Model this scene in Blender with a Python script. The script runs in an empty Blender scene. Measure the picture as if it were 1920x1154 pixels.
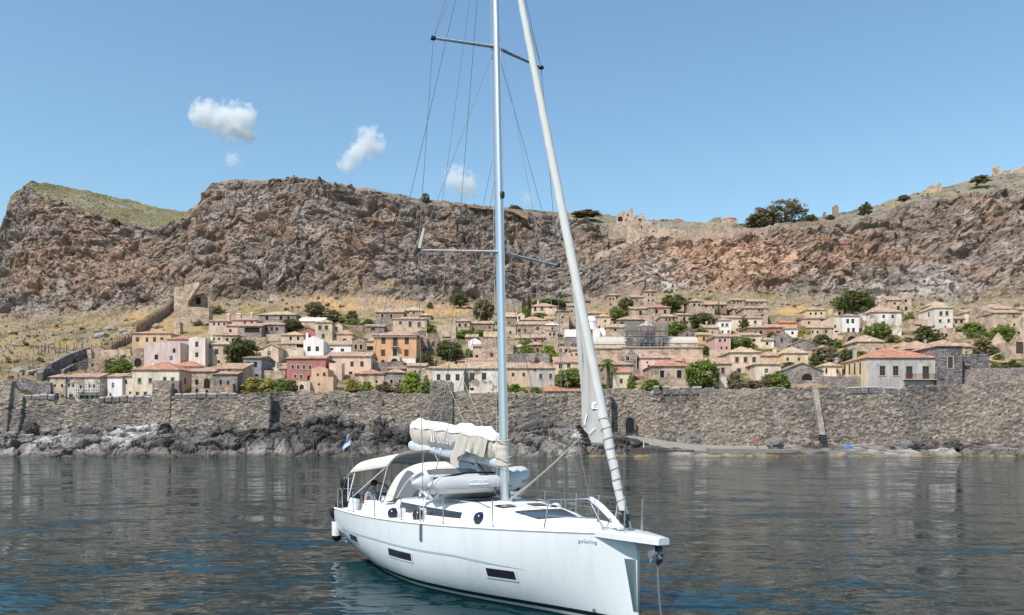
import bpy, bmesh, math, random
import numpy as np
from mathutils import Vector, Matrix, Euler
scene = bpy.context.scene
random.seed(7)
RNG = np.random.default_rng(11)
# ---------------------------------------------------------------- camera
FPX, YH, CAMH = 1500.0, 822.0, 3.5          # focal length in photo pixels, horizon row, eye height
cam_data = bpy.data.cameras.new("camera")
cam = bpy.data.objects.new("camera", cam_data)
scene.collection.objects.link(cam)
cam.location = (0, 0, CAMH)
cam.rotation_euler = (math.radians(90), 0, 0)
cam_data.sensor_width = 36.0
cam_data.lens = 36.0 * FPX / 1920.0
cam_data.shift_y = (YH - 577.0) / 1920.0
cam_data.clip_start = 0.1
cam_data.clip_end = 20000.0
scene.camera = cam
# ---------------------------------------------------------------- sky, sun, exposure
SUN_EL, SUN_AZ = math.radians(53), math.radians(38)       # azimuth: to the left of straight behind the camera
world = bpy.data.worlds.new("World")
scene.world = world
world.use_nodes = True
wn = world.node_tree.nodes
wl = world.node_tree.links
for n in list(wn):
 wn.remove(n)
w_out = wn.new("ShaderNodeOutputWorld")
w_bg = wn.new("ShaderNodeBackground")
w_sky = wn.new("ShaderNodeTexSky")
w_sky.sky_type = 'NISHITA'
w_sky.sun_disc = False
w_sky.sun_elevation = SUN_EL
w_sky.sun_rotation = math.radians(180) + SUN_AZ
w_sky.altitude = 0
w_sky.air_density = 1.5
w_sky.dust_density = 0.3
w_sky.ozone_density = 3.2
w_bg.inputs["Strength"].default_value = 0.111
w_tint = wn.new("ShaderNodeMix"); w_tint.data_type = 'RGBA'; w_tint.blend_type = 'MULTIPLY'
w_tint.inputs[0].default_value = 1.0
w_tint.inputs[7].default_value = (0.88, 1.0, 1.03, 1)
wl.new(w_sky.outputs[0], w_tint.inputs[6])
wl.new(w_tint.outputs[2], w_bg.inputs[0])
wl.new(w_bg.outputs[0], w_out.inputs[0])
sun_data = bpy.data.lights.new("sun", 'SUN')
sun_data.energy = 3.5
sun_data.angle = math.radians(0.5)
sun_data.color = (1.0, 0.94, 0.85)
sun = bpy.data.objects.new("sun", sun_data)
scene.collection.objects.link(sun)
S_DIR = Vector((-math.cos(SUN_EL) * math.sin(SUN_AZ), -math.cos(SUN_EL) * math.cos(SUN_AZ), math.sin(SUN_EL)))
sun.rotation_euler = S_DIR.to_track_quat('Z', 'Y').to_euler()
sun.location = (0, 0, 300)
scene.view_settings.view_transform = 'Standard'
scene.view_settings.look = 'None'
scene.view_settings.gamma = 1.0
scene.view_settings.exposure = 0.53
scene.view_settings.use_curve_mapping = False
scene.cycles.max_bounces = 6
scene.cycles.diffuse_bounces = 2
scene.cycles.glossy_bounces = 3
scene.cycles.transmission_bounces = 4
scene.cycles.transparent_max_bounces = 8
scene.cycles.volume_bounces = 12
scene.cycles.use_denoising = True
scene.cycles.caustics_reflective = False
scene.cycles.caustics_refractive = False
# ---------------------------------------------------------------- helpers
COL = scene.collection
def tag(o, label=None, cat=None, group=None, kind=None):
 if label: o["label"] = label
 if cat: o["category"] = cat
 if group: o["group"] = group
 if kind: o["kind"] = kind
 return o
def empty(name, loc, label=None, cat=None, group=None, rz=0.0):
 o = bpy.data.objects.new(name, None)
 o.empty_display_size = 0.5
 o.location = loc
 o.rotation_euler = (0, 0, rz)
 COL.objects.link(o)
 return tag(o, label, cat, group)
def srgb(r, g, b):
 def f(c):
  c /= 255.0
  return c / 12.92 if c <= 0.04045 else ((c + 0.055) / 1.055) ** 2.4
 return (f(r), f(g), f(b))
class MB:
 """collects simple solids and links them as one mesh object"""
 def __init__(self):
  self.v, self.f, self.m = [], [], []
 def add(self, verts, faces, mat=0):
  b = len(self.v)
  self.v.extend([tuple(p) for p in verts])
  for q in faces:
   self.f.append(tuple(b + i for i in q))
   self.m.append(mat)
  return self
 def box(self, x0, x1, y0, y1, z0, z1, mat=0):
  v = [(x0,y0,z0),(x1,y0,z0),(x1,y1,z0),(x0,y1,z0),(x0,y0,z1),(x1,y0,z1),(x1,y1,z1),(x0,y1,z1)]
  return self.add(v, [(3,2,1,0),(4,5,6,7),(0,1,5,4),(1,2,6,5),(2,3,7,6),(3,0,4,7)], mat)
 def obox(self, c, ax, ay, az, mat=0):
  """box from a centre and three half-axis vectors"""
  c, ax, ay, az = Vector(c), Vector(ax), Vector(ay), Vector(az)
  v = [c+sx*ax+sy*ay+sz*az for sz in (-1,1) for sx,sy in ((-1,-1),(1,-1),(1,1),(-1,1))]
  return self.add(v, [(3,2,1,0),(4,5,6,7),(0,1,5,4),(1,2,6,5),(2,3,7,6),(3,0,4,7)], mat)
 def tube(self, pts, r, n=8, mat=0, caps=True):
  pts = [Vector(p) for p in pts]
  rs = r if isinstance(r, (list, tuple)) else [r] * len(pts)
  rings = []
  up = None
  for i, p in enumerate(pts):
   d = (pts[min(i+1, len(pts)-1)] - pts[max(i-1, 0)]).normalized()
   if up is None:
    up = Vector((0,0,1)) if abs(d.z) < 0.9 else Vector((1,0,0))
   a = d.cross(up).normalized()
   bb = a.cross(d).normalized()
   up = bb
   rings.append([p + rs[i]*(math.cos(2*math.pi*k/n)*a + math.sin(2*math.pi*k/n)*bb) for k in range(n)])
  v = [q for ring in rings for q in ring]
  f = []
  for i in range(len(pts)-1):
   for k in range(n):
    k2 = (k+1) % n
    f.append((i*n+k, i*n+k2, (i+1)*n+k2, (i+1)*n+k))
  if caps:
   f.append(tuple(range(n-1, -1, -1)))
   f.append(tuple((len(pts)-1)*n + k for k in range(n)))
  return self.add(v, f, mat)
 def loft(self, rings, closed=True, mat=0, cap0=False, cap1=False):
  n = len(rings[0])
  v = [q for ring in rings for q in ring]
  f = []
  for i in range(len(rings)-1):
   for k in range(n if closed else n-1):
    k2 = (k+1) % n
    f.append((i*n+k, i*n+k2, (i+1)*n+k2, (i+1)*n+k))
  if cap0: f.append(tuple(range(n-1, -1, -1)))
  if cap1: f.append(tuple((len(rings)-1)*n + k for k in range(n)))
  return self.add(v, f, mat)
 def lathe(self, prof, n=16, c=(0,0,0), axis='z', mat=0, a0=0.0, a1=2*math.pi):
  """prof: list of (radius, height)"""
  full = abs(a1 - a0 - 2*math.pi) < 1e-6
  m = n if full else n + 1
  rings = []
  for r, h in prof:
   ring = []
   for k in range(m):
    a = a0 + (a1 - a0) * k / n
    if axis == 'z': q = (c[0]+r*math.cos(a), c[1]+r*math.sin(a), c[2]+h)
    elif axis == 'x': q = (c[0]+h, c[1]+r*math.cos(a), c[2]+r*math.sin(a))
    else: q = (c[0]+r*math.sin(a), c[1]+h, c[2]+r*math.cos(a))
    ring.append(q)
   rings.append(ring)
  return self.loft(rings, closed=full, mat=mat)
 def build(self, name, mats, parent=None, smooth=False, loc=None, link=True, weld=False):
  me = bpy.data.meshes.new(name)
  me.from_pydata([tuple(p) for p in self.v], [], self.f)
  if not isinstance(mats, (list, tuple)): mats = [mats]
  for mt in mats: me.materials.append(mt)
  me.polygons.foreach_set("material_index", self.m)
  if weld:
   bm = bmesh.new(); bm.from_mesh(me)
   bmesh.ops.remove_doubles(bm, verts=bm.verts, dist=1e-4)
   bmesh.ops.recalc_face_normals(bm, faces=bm.faces)
   bm.to_mesh(me); bm.free()
  if smooth:
   me.polygons.foreach_set("use_smooth", [True] * len(me.polygons))
   if smooth != 'all':
    try: me.set_sharp_from_angle(angle=math.radians(40))
    except Exception: pass
  me.update()
  o = bpy.data.objects.new(name, me)
  if link: COL.objects.link(o)
  if parent is not None: o.parent = parent
  if loc is not None: o.location = loc
  return o
def grid_mesh(name, P, mat, col=None, smooth=True, parent=None):
 """P: (rows, cols, 3) array -> mesh object, optional per-point colour"""
 nr, nc = P.shape[:2]
 me = bpy.data.meshes.new(name)
 me.vertices.add(nr * nc)
 me.vertices.foreach_set("co", P.reshape(-1).astype(np.float32))
 idx = np.arange(nr * nc).reshape(nr, nc)
 q = np.stack([idx[:-1, :-1], idx[:-1, 1:], idx[1:, 1:], idx[1:, :-1]], -1).reshape(-1, 4)
 nq = len(q)
 me.loops.add(nq * 4)
 me.loops.foreach_set("vertex_index", q.reshape(-1).astype(np.int32))
 me.polygons.add(nq)
 me.polygons.foreach_set("loop_start", np.arange(0, nq * 4, 4, dtype=np.int32))
 me.polygons.foreach_set("use_smooth", np.full(nq, bool(smooth)))
 if col is not None:
  at = me.color_attributes.new("Col", 'FLOAT_COLOR', 'POINT')
  c4 = np.ones((nr * nc, 4), np.float32)
  c4[:, :3] = col.reshape(-1, 3)
  at.data.foreach_set("color", c4.reshape(-1))
 me.update(calc_edges=True)
 me.validate()
 me.materials.append(mat)
 o = bpy.data.objects.new(name, me)
 COL.objects.link(o)
 if parent is not None: o.parent = parent
 return o
# --- numpy noise
def _h(ix, iy, iz, seed):
 h = (ix.astype(np.int64) * 374761393 + iy.astype(np.int64) * 668265263 + iz.astype(np.int64) * 2147483647 + seed * 1274126177) & 0xffffffff
 h = ((h ^ (h >> 13)) * 1274126177) & 0xffffffff
 h = ((h ^ (h >> 16)) * 2246822519) & 0xffffffff
 h = h ^ (h >> 15)
 return (h & 0xffffff).astype(np.float32) / 16777215.0
def vnoise(p, seed=0):
 i = np.floor(p); f = (p - i).astype(np.float32); i = i.astype(np.int64)
 u = f * f * f * (f * (f * 6 - 15) + 10)
 x, y, z = i[..., 0], i[..., 1], i[..., 2]
 def c(a, b, d): return _h(x + a, y + b, z + d, seed)
 ux, uy, uz = u[..., 0], u[..., 1], u[..., 2]
 a = c(0,0,0)*(1-ux) + c(1,0,0)*ux
 b = c(0,1,0)*(1-ux) + c(1,1,0)*ux
 e = c(0,0,1)*(1-ux) + c(1,0,1)*ux
 g = c(0,1,1)*(1-ux) + c(1,1,1)*ux
 return ((a*(1-uy) + b*uy)*(1-uz) + (e*(1-uy) + g*uy)*uz) * 2 - 1
def fbm(p, octv=4, gain=0.5, seed=0):
 s = 0; a = 1.0; t = 0
 for k in range(octv):
  s = s + a * vnoise(p, seed + k * 17); t += a
  p = p * 2.03 + 11.7; a *= gain
 return s / t
def ridged(p, octv=4, gain=0.5, seed=0):
 s = 0; a = 1.0; t = 0
 for k in range(octv):
  s = s + a * (1 - 2*np.abs(vnoise(p, seed + k * 31))); t += a
  p = p * 2.07 + 5.3; a *= gain
 return s / t
def worley(p, seed=0):
 """F1, F2, cell id (0..1)"""
 i = np.floor(p).astype(np.int64)
 f1 = np.full(p.shape[:-1], 9.0, np.float32); f2 = f1.copy(); cid = np.zeros_like(f1)
 for dx in (-1, 0, 1):
  for dy in (-1, 0, 1):
   for dz in (-1, 0, 1):
    cx, cy, cz = i[..., 0]+dx, i[..., 1]+dy, i[..., 2]+dz
    ox = cx + _h(cx, cy, cz, seed) - p[..., 0]
    oy = cy + _h(cx, cy, cz, seed+1) - p[..., 1]
    oz = cz + _h(cx, cy, cz, seed+2) - p[..., 2]
    d = np.sqrt(ox*ox + oy*oy + oz*oz).astype(np.float32)
    near = d < f1
    f2 = np.where(near, f1, np.minimum(f2, d))
    cid = np.where(near, _h(cx, cy, cz, seed+3), cid)
    f1 = np.where(near, d, f1)
 return f1, f2, cid
def sstep(a, b, x):
 t = np.clip((x - a) / (b - a), 0, 1)
 return t * t * (3 - 2 * t)
def mixc(c, d, w):
 return c * (1 - w[..., None]) + np.asarray(d, np.float32) * w[..., None]
def back(px, py, Y):
 """photo pixel at distance Y -> world point"""
 return Vector(((px - 960.0) * Y / FPX, Y, CAMH + (YH - py) * Y / FPX))
# ---------------------------------------------------------------- materials
def new_mat(name):
 m = bpy.data.materials.new(name)
 m.use_nodes = True
 nt = m.node_tree
 b = nt.nodes.get("Principled BSDF")
 return m, nt, b
def N(nt, kind, **kw):
 n = nt.nodes.new(kind)
 for k, v in kw.items():
  if hasattr(n, k): setattr(n, k, v)
  else: n.inputs[k].default_value = v
 return n
def mathn(nt, op, a, b=None):
 n = nt.nodes.new("ShaderNodeMath"); n.operation = op
 for i, x in enumerate((a, b)):
  if x is None: continue
  if isinstance(x, (int, float)): n.inputs[i].default_value = x
  else: nt.links.new(x, n.inputs[i])
 return n.outputs[0]
def mixn(nt, a, b, fac, blend='MIX'):
 n = nt.nodes.new("ShaderNodeMix"); n.data_type = 'RGBA'; n.blend_type = blend
 for sock, x in ((n.inputs[6], a), (n.inputs[7], b), (n.inputs[0], fac)):
  if isinstance(x, (int, float)): sock.default_value = x
  elif isinstance(x, tuple): sock.default_value = (*x[:3], 1)
  else: nt.links.new(x, sock)
 return n.outputs[2]
def ramp(nt, fac, stops):
 n = nt.nodes.new("ShaderNodeValToRGB")
 e = n.color_ramp.elements
 while len(e) < len(stops): e.new(0.5)
 for i, (p, c) in enumerate(stops):
  e[i].position = p
  e[i].color = (c, c, c, 1) if isinstance(c, (int, float)) else (*c, 1)
 nt.links.new(fac, n.inputs[0])
 return n.outputs[0]
def pos(nt, scale=(1,1,1)):
 g = nt.nodes.new("ShaderNodeNewGeometry")
 mp = nt.nodes.new("ShaderNodeMapping")
 mp.inputs["Scale"].default_value = scale
 nt.links.new(g.outputs["Position"], mp.inputs[0])
 return mp.outputs[0]
def noise(nt, vec, scale, detail=4, rough=0.55, out=0):
 n = nt.nodes.new("ShaderNodeTexNoise")
 n.inputs["Scale"].default_value = scale
 n.inputs["Detail"].default_value = detail
 n.inputs["Roughness"].default_value = rough
 nt.links.new(vec, n.inputs["Vector"])
 return n.outputs[out]
def bump(nt, b, h, strength, dist):
 n = nt.nodes.new("ShaderNodeBump")
 n.inputs["Strength"].default_value = strength
 n.inputs["Distance"].default_value = dist
 nt.links.new(h, n.inputs["Height"])
 nt.links.new(n.outputs[0], b.inputs["Normal"])
 return n
def simple(name, col, rough=0.5, metal=0.0, spec=0.5, vary=0.0, vscale=3.0):
 m, nt, b = new_mat(name)
 b.inputs["Base Color"].default_value = (*col, 1)
 b.inputs["Roughness"].default_value = rough
 b.inputs["Metallic"].default_value = metal
 b.inputs["Specular IOR Level"].default_value = spec
 if vary:
  f = noise(nt, pos(nt), vscale, 5)
  c = mixn(nt, tuple(x*(1-vary) for x in col), tuple(min(1, x*(1+vary)) for x in col), f)
  nt.links.new(c, b.inputs["Base Color"])
  rr = ramp(nt, f, [(0.3, max(0, rough-0.1)), (0.7, min(1, rough+0.1))])
  nt.links.new(rr, b.inputs["Roughness"])
 return m
def vcol_mat(name, scales, amps, bdist, rough=0.95, bstr=0.6, bscale=1.5):
 """colour from the mesh's own colour attribute, broken up by fine noise and relief"""
 m, nt, b = new_mat(name)
 at = N(nt, "ShaderNodeVertexColor", layer_name="Col")
 c = at.outputs[0]
 for sc, am in zip(scales, amps):
  f = noise(nt, pos(nt), sc, 6, 0.62)
  r = ramp(nt, f, [(0.3, 1-am), (0.7, 1+am)])
  mul = nt.nodes.new("ShaderNodeMix"); mul.data_type = 'RGBA'; mul.blend_type = 'MULTIPLY'
  mul.clamp_result = False
  mul.inputs[0].default_value = 1.0
  nt.links.new(c, mul.inputs[6]); nt.links.new(r, mul.inputs[7])
  c = mul.outputs[2]
 nt.links.new(c, b.inputs["Base Color"])
 b.inputs["Roughness"].default_value = rough
 b.inputs["Specular IOR Level"].default_value = 0.15
 h = noise(nt, pos(nt), bscale, 8, 0.7)
 bump(nt, b, h, bstr, bdist)
 return m
# ================================================================ the hill, cliffs and town slope
# photo column: five stations (row, distance): town front, cliff foot, mid cliff, rim, skyline
KEYS = {
 -420:((712,172),(670,345),(640,400),(610,440),(600,460)),
 -160:((716,170),(640,330),(560,372),(505,405),(488,440)),
 0:((724,169),(602,300),(520,325),(447,345),(428,354)),
 22:((726,169),(600,300),(500,330),(390,364),(369,376)),
 60:((732,170),(598,300),(480,335),(364,372),(342,385)),
 130:((746,171),(594,300),(488,332),(396,362),(350,410)),
 200:((748,171),(588,300),(498,330),(420,358),(367,425)),
 250:((748,171),(583,300),(505,328),(433,355),(378,430)),
 300:((745,171),(575,300),(500,327),(435,353),(392,432)),
 345:((742,171),(570,300),(492,325),(428,350),(398,432)),
 368:((742,171),(568,300),(482,322),(396,342),(388,350)),
 400:((742,171),(566,300),(472,322),(353,344),(346,352)),
 430:((742,171),(564,300),(466,322),(347,345),(341,353)),
 540:((741,171),(560,298),(462,322),(344,348),(338,355)),
 600:((740,171),(560,298),(466,324),(349,348),(342,355)),
 700:((740,171),(564,298),(476,325),(367,350),(358,357)),
 770:((740,171),(568,298),(482,326),(381,352),(372,359)),
 850:((740,171),(574,300),(490,328),(389,354),(380,361)),
 960:((740,171),(578,305),(500,335),(402,365),(393,374)),
 1060:((740,171),(578,308),(510,342),(420,380),(402,410)),
 1130:((736,171),(566,304),(502,342),(437,378),(402,425)),
 1200:((732,171),(552,295),(500,322),(458,345),(412,412)),
 1300:((732,171),(550,292),(505,318),(459,340),(418,385)),
 1400:((730,171),(554,290),(505,316),(453,338),(424,378)),
 1500:((730,171),(558,290),(500,315),(441,340),(413,372)),
 1600:((728,171),(562,290),(496,315),(426,345),(398,378)),
 1700:((726,170),(568,288),(490,315),(405,350),(371,384)),
 1800:((722,169),(570,288),(482,315),(386,352),(345,388)),
 1920:((718,168),(562,288),(466,315),(366,352),(319,392)),
 2080:((714,167),(555,288),(445,318),(335,358),(282,398)),
 2340:((714,167),(565,300),(470,335),(380,375),(345,420)),
}
KX = np.array(sorted(KEYS))
KV = np.array([KEYS[k] for k in sorted(KEYS)], float)      # (n,5,2)
def stations(px):
 px = np.asarray(px, float)
 out = np.empty(px.shape + (5, 2))
 for s in range(5):
  for c in range(2):
   out[..., s, c] = np.interp(px, KX, KV[:, s, c])
 return out
def yz(st):
 """rows -> heights"""
 z = CAMH + (YH - st[..., 0]) * st[..., 1] / FPX
 return st[..., 1], z
def ground(px, py):
 """point of the smooth slope seen at a photo pixel"""
 Yk, Zk = yz(stations(np.array([px]))[0])
 t = np.linspace(0, 4, 801)
 Ys = np.interp(t, range(5), Yk); Zs = np.interp(t, range(5), Zk)
 rows = YH - (Zs - CAMH) * FPX / Ys
 j = int(np.argmin(np.abs(rows - py)))
 return Vector(((px - 960.0) * Ys[j] / FPX, Ys[j], Zs[j]))
def ground_z(px, Y):
 Yk, Zk = yz(stations(np.array([px]))[0])
 return float(np.interp(Y, Yk, Zk))
pxs = np.concatenate([np.linspace(-420, -90, 70), np.linspace(-88, 2008, 1160), np.linspace(2010, 2340, 70)])
tt = np.concatenate([np.linspace(0, 1, 72)[:-1], np.linspace(1, 2, 92)[:-1], np.linspace(2, 3, 112)[:-1], np.linspace(3, 4, 46)])
st = stations(pxs)
Yk, Zk = yz(st)                                             # (nc,5)
Yg = np.stack([np.interp(tt, range(5), Yk[i]) for i in range(len(pxs))], 1)   # rows, cols
Zg = np.stack([np.interp(tt, range(5), Zk[i]) for i in range(len(pxs))], 1)
PXg = np.broadcast_to(pxs[None, :], Yg.shape)
Tg = np.broadcast_to(tt[:, None], Yg.shape)
PYg = YH - (Zg - CAMH) * FPX / Yg
P = np.stack([(PXg - 960) * Yg / FPX, Yg, Zg], -1)
# --- craggy relief
amp = sstep(0.86, 1.25, Tg) * (1 - 0.90 * sstep(3.0, 3.25, Tg))
right = sstep(1150, 1300, PXg)
q = P.copy()
wq = np.stack([fbm(P/26, 3, seed=3), fbm(P/26, 3, seed=4), fbm(P/26, 3, seed=5)], -1)
q = P + wq * 7
# tilted strata: the layers run up to the right on the left hill and in the middle
ca, sa = math.cos(0.6), math.sin(0.6)
qs = np.stack([(q[..., 0]*ca + q[..., 2]*sa) / 26, q[..., 1] / 14, (-q[..., 0]*sa + q[..., 2]*ca) / 7.5], -1)
strata = ridged(qs, 3, 0.5, seed=21)
vert = np.stack([q[..., 0] / 11, q[..., 1] / 14, q[..., 2] / 30], -1)
butt = ridged(vert, 3, 0.5, seed=33)
f1, f2, cid = worley(q * np.array([1/7.5, 1/7.5, 1/6.0]), seed=5)
g1, g2, gid = worley((q + wq) * np.array([1/3.0, 1/3.0, 1/2.4]), seed=9)
h1, h2, hid = worley((q + wq) / 1.35, seed=12)
big = fbm(P/38, 3, seed=40)
fine = fbm(P/1.6, 4, 0.6, seed=50)
hole = sstep(0.30, 0.62, ridged(q/np.array([17, 17, 10]), 2, 0.5, seed=77) * -1)
r1 = ridged(q/np.array([13, 13, 9.0]), 5, 0.55, seed=141)
r2 = ridged((P + 0.6*wq*7)/np.array([5.0, 5.0, 3.6]), 5, 0.6, seed=143)
D = amp * (big*6.0 + strata*2.6 + butt*(2.0 + 2.2*right) + r1*2.2 + r2*1.25
  + (cid-0.5)*1.7 - 0.8*np.exp(-(f2-f1)*7) + (gid-0.5)*0.8 - 0.4*np.exp(-(g2-g1)*6)
  + (hid-0.5)*0.5 + fine*0.9 - hole*4.2)
# vertical clefts, tilted ledges with undercut shadow, and calmer slabs between
wz = P[..., 2] + 6*wq[..., 0] + 0.16*P[..., 0]
n_c = fbm(P/5, 3, seed=309)
cz = vnoise(np.stack([(P[..., 0] + 15*wq[..., 1] + 3*n_c)/15, 0*Tg, P[..., 2]/38], -1), 301)
cleft = np.exp(-(cz/0.055)**2) * sstep(-0.25, 0.25, fbm(P/30, 2, seed=303))
saw = (wz/10.5) % 1.0
ledge = (saw - 0.5) * sstep(-0.1, 0.35, fbm(P/24, 3, seed=305))
calm = sstep(0.0, 0.4, fbm(P/14, 3, seed=307))
D = D - amp*calm*0.4*(r2*1.25 + fine*0.9 + (hid-0.5)*0.5) + amp*(2.6*ledge - 2.6*cleft)
town = (1 - sstep(0.86, 1.1, Tg))
leftslope = town * (1 - sstep(235, 330, PXg))
D = D + town*(0.35*fbm(P/5, 3, seed=61) + 0.12*fine)
# the rubble slope left of the town and the rocky belt above it
rub = np.clip(gid*1.6 - 0.95, 0, 1) * np.clip(1.5 - 3*np.abs(f1 - 0.3), 0, 1)
belt = sstep(0.70, 0.85, Tg) * (1 - sstep(0.98, 1.15, Tg))
D = D + (leftslope*0.9 + belt*(1-leftslope)*0.8) * (rub*0.9 + 0.5*(hid-0.5) + 0.8*fbm(P/9, 3, seed=62))
# rough plateau edge
D = D + sstep(3.0, 3.3, Tg) * (0.9*fbm(P/7, 4, seed=63) + 0.5*(hid-0.4))
dirv = np.stack([np.zeros_like(Tg), -0.80 - 0*Tg, 0.45 + 0*Tg], -1)
flat = np.maximum(town, sstep(3.0, 3.2, Tg))[..., None]
dirv = dirv * (1 - flat) + np.array([0, -0.25, 0.95]) * flat
# small sideways push so that the crags are not a pure height field
side = amp[..., None] * np.stack([fbm(P/5, 3, seed=71)*1.3, 0*Tg, fbm(P/5, 3, seed=72)*0.8], -1)
PT = P + D[..., None]*dirv + side
# --- ground colours (albedo of the materials themselves)
n1 = fbm(P/16, 4, seed=81); n2 = fbm(P/5, 4, seed=82); n3 = fbm(P/2.2, 4, 0.6, seed=83)
rock = np.empty(P.shape, np.float32); rock[:] = (0.235, 0.196, 0.168)
rock = mixc(rock, (0.30, 0.268, 0.24), sstep(-0.1, 0.5, n2 + 0.5*(gid-0.5)))
rock = mixc(rock, (0.15, 0.128, 0.112), sstep(0.05, 0.5, -n2 + 0.6*(hid-0.5)))
rock = mixc(rock, (0.25, 0.19, 0.15), 0.6*sstep(-0.05, 0.4, n1))
def blob(cx, cy, rx, ry):
 return np.exp(-(((PXg-cx)/rx)**2 + ((PYg-cy)/ry)**2))
rust = (0.9*blob(160, 430, 90, 60) + 0.7*blob(60, 520, 60, 70) + 0.9*blob(500, 440, 120, 60) + 0.8*blob(720, 420, 60, 50)
  + 0.7*blob(690, 490, 50, 40) + 0.9*blob(240, 520, 120, 60) + 0.4*blob(1000, 470, 120, 50)
  + 1.3*blob(1260, 490, 110, 45) + 1.2*blob(1420, 495, 110, 50) + 0.8*blob(1600, 490, 130, 45) + 0.7*blob(1830, 440, 100, 50)
  + 0.6*blob(1350, 545, 90, 25))
rw = sstep(0.28, 0.75, rust*0.75 + 0.55*n1 + 0.35*(cid-0.5))
rock = mixc(rock, (0.32, 0.21, 0.155), (0.48 + 0.3*right)*rw)
rock = mixc(rock, (0.46, 0.325, 0.235), sstep(0.55, 0.95, rust*0.6 + 0.6*n2 + 0.5*(gid-0.5)) * (0.4 + 0.6*right))
pale = (1.0*blob(1215, 510, 70, 40) + 1.0*blob(1640, 560, 200, 35) + 0.8*blob(1280, 545, 80, 30) + 0.4*blob(450, 520, 160, 60) + 0.8*blob(1760, 545, 100, 35))
streak = fbm(np.stack([q[..., 0]/2.2, q[..., 1]/2.2, q[..., 2]/9], -1), 3, seed=90)
rock = mixc(rock, (0.42, 0.40, 0.375), 0.85*sstep(0.45, 0.9, pale*0.62 + 0.7*streak))
rock = mixc(rock, (0.34, 0.32, 0.29), 0.5*sstep(0.1, 0.5, streak))
rock = mixc(rock, (0.095, 0.083, 0.075), 0.4*np.exp(-(f2-f1)*9) + 0.22*np.exp(-(g2-g1)*9))
rock = mixc(rock, (0.135, 0.12, 0.11), 0.55*sstep(0.15, 0.5, fbm(np.stack([q[..., 0]/1.8, q[..., 1]/4, q[..., 2]/14], -1), 3, seed=95)) * calm)
rock = mixc(rock, (0.08, 0.07, 0.065), 0.3*cleft)
col = np.clip(0.25 + (rock - 0.25)*1.12, 0.02, 0.6) * np.array([1.18, 1.115, 1.085], np.float32)
# scrub growing in the cliff
scrub = sstep(0.22, 0.42, n3 + 0.3*n1 - 0.10) * amp
col = mixc(col, (0.115, 0.108, 0.070), 0.6*scrub)
# dry grass on the slope and the belt above the town
earth = np.empty(P.shape, np.float32); earth[:] = (0.27, 0.222, 0.155)
earth = mixc(earth, (0.27, 0.225, 0.095), sstep(-0.15, 0.35, n1 + 0.4*n2))
earth = mixc(earth, (0.155, 0.142, 0.075), sstep(0.0, 0.4, -n1 + 0.6*n2) * 0.8)
earth = mixc(earth, (0.10, 0.098, 0.048), sstep(0.12, 0.42, n3 + 0.4*n2))
tw = sstep(320, 420, PXg) * (1 - sstep(0.74, 0.84, Tg))
earth = mixc(earth, (0.30, 0.25, 0.195), 0.7*tw)
earth = mixc(earth, (0.085, 0.095, 0.040), 0.8*tw*sstep(-0.12, 0.22, n2 + 0.4*n3))
gold = 1.1*blob(660, 568, 130, 18) + 0.9*blob(860, 580, 90, 14) + 0.9*blob(1330, 582, 60, 12) + 1.2*blob(1500, 582, 55, 12) + blob(270, 608, 60, 30)
earth = mixc(earth, (0.42, 0.295, 0.15), sstep(0.25, 0.9, gold + 0.5*n2))
rockon = np.clip(sstep(0.02, 0.3, rub) + 0.8*sstep(0.25, 0.45, n2 + 0.3*n3), 0, 1)
earth = mixc(earth, (0.24, 0.215, 0.19), rockon * np.maximum(leftslope, belt) * 0.9)
earth = mixc(earth, (0.10, 0.095, 0.06), 0.75*leftslope*sstep(0.08, 0.35, fbm(P/7, 4, 0.6, seed=85)))
topgrass = np.empty(P.shape, np.float32); topgrass[:] = (0.185, 0.165, 0.085)
topgrass = mixc(topgrass, (0.265, 0.22, 0.125), sstep(-0.1, 0.4, n1))
topgrass = mixc(topgrass, (0.13, 0.12, 0.055), sstep(0.1, 0.4, n3))
topgrass = mixc(topgrass, (0.25, 0.225, 0.195), sstep(0.15, 0.45, n2 - 0.3*(1 - blob(230, 400, 130, 40))))
wg = np.clip(1 - sstep(0.88, 1.12, Tg + 0.16*n1 + 0.08*n2), 0, 1)
strip = np.clip(blob(1840, 552, 110, 10)*1.2 + blob(680, 548, 160, 9) - 0.3, 0, 1) * sstep(-0.2, 0.3, n2)
wg = np.maximum(wg, strip * (Tg < 1.6))
earth = earth * np.array([1.16, 1.02, 0.86], np.float32)
col = mixc(col, (0, 0, 0), wg) + earth * wg[..., None]
wt = sstep(2.96, 3.16, Tg + 0.05*n2)
rocktop = np.empty(P.shape, np.float32); rocktop[:] = (0.25, 0.215, 0.175)
rocktop = mixc(rocktop, (0.145, 0.13, 0.09), sstep(-0.05, 0.35, n2 + 0.5*n3))
rocktop = mixc(rocktop, (0.28, 0.235, 0.13), sstep(0.1, 0.4, n1))
lh = np.clip(1 - sstep(340, 372, PXg) + 0.7*blob(1110, 405, 60, 14) + 0.35*sstep(1400, 1600, PXg)*sstep(0, .4, n1), 0, 1)
topc = rocktop * (1 - lh[..., None]) + topgrass * lh[..., None]
col = col * (1 - wt[..., None]) + topc * wt[..., None]
hill_mat = vcol_mat("hill_rock", [0.9, 3.0], [0.28, 0.22], 0.5, bstr=0.9, bscale=1.1)
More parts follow.
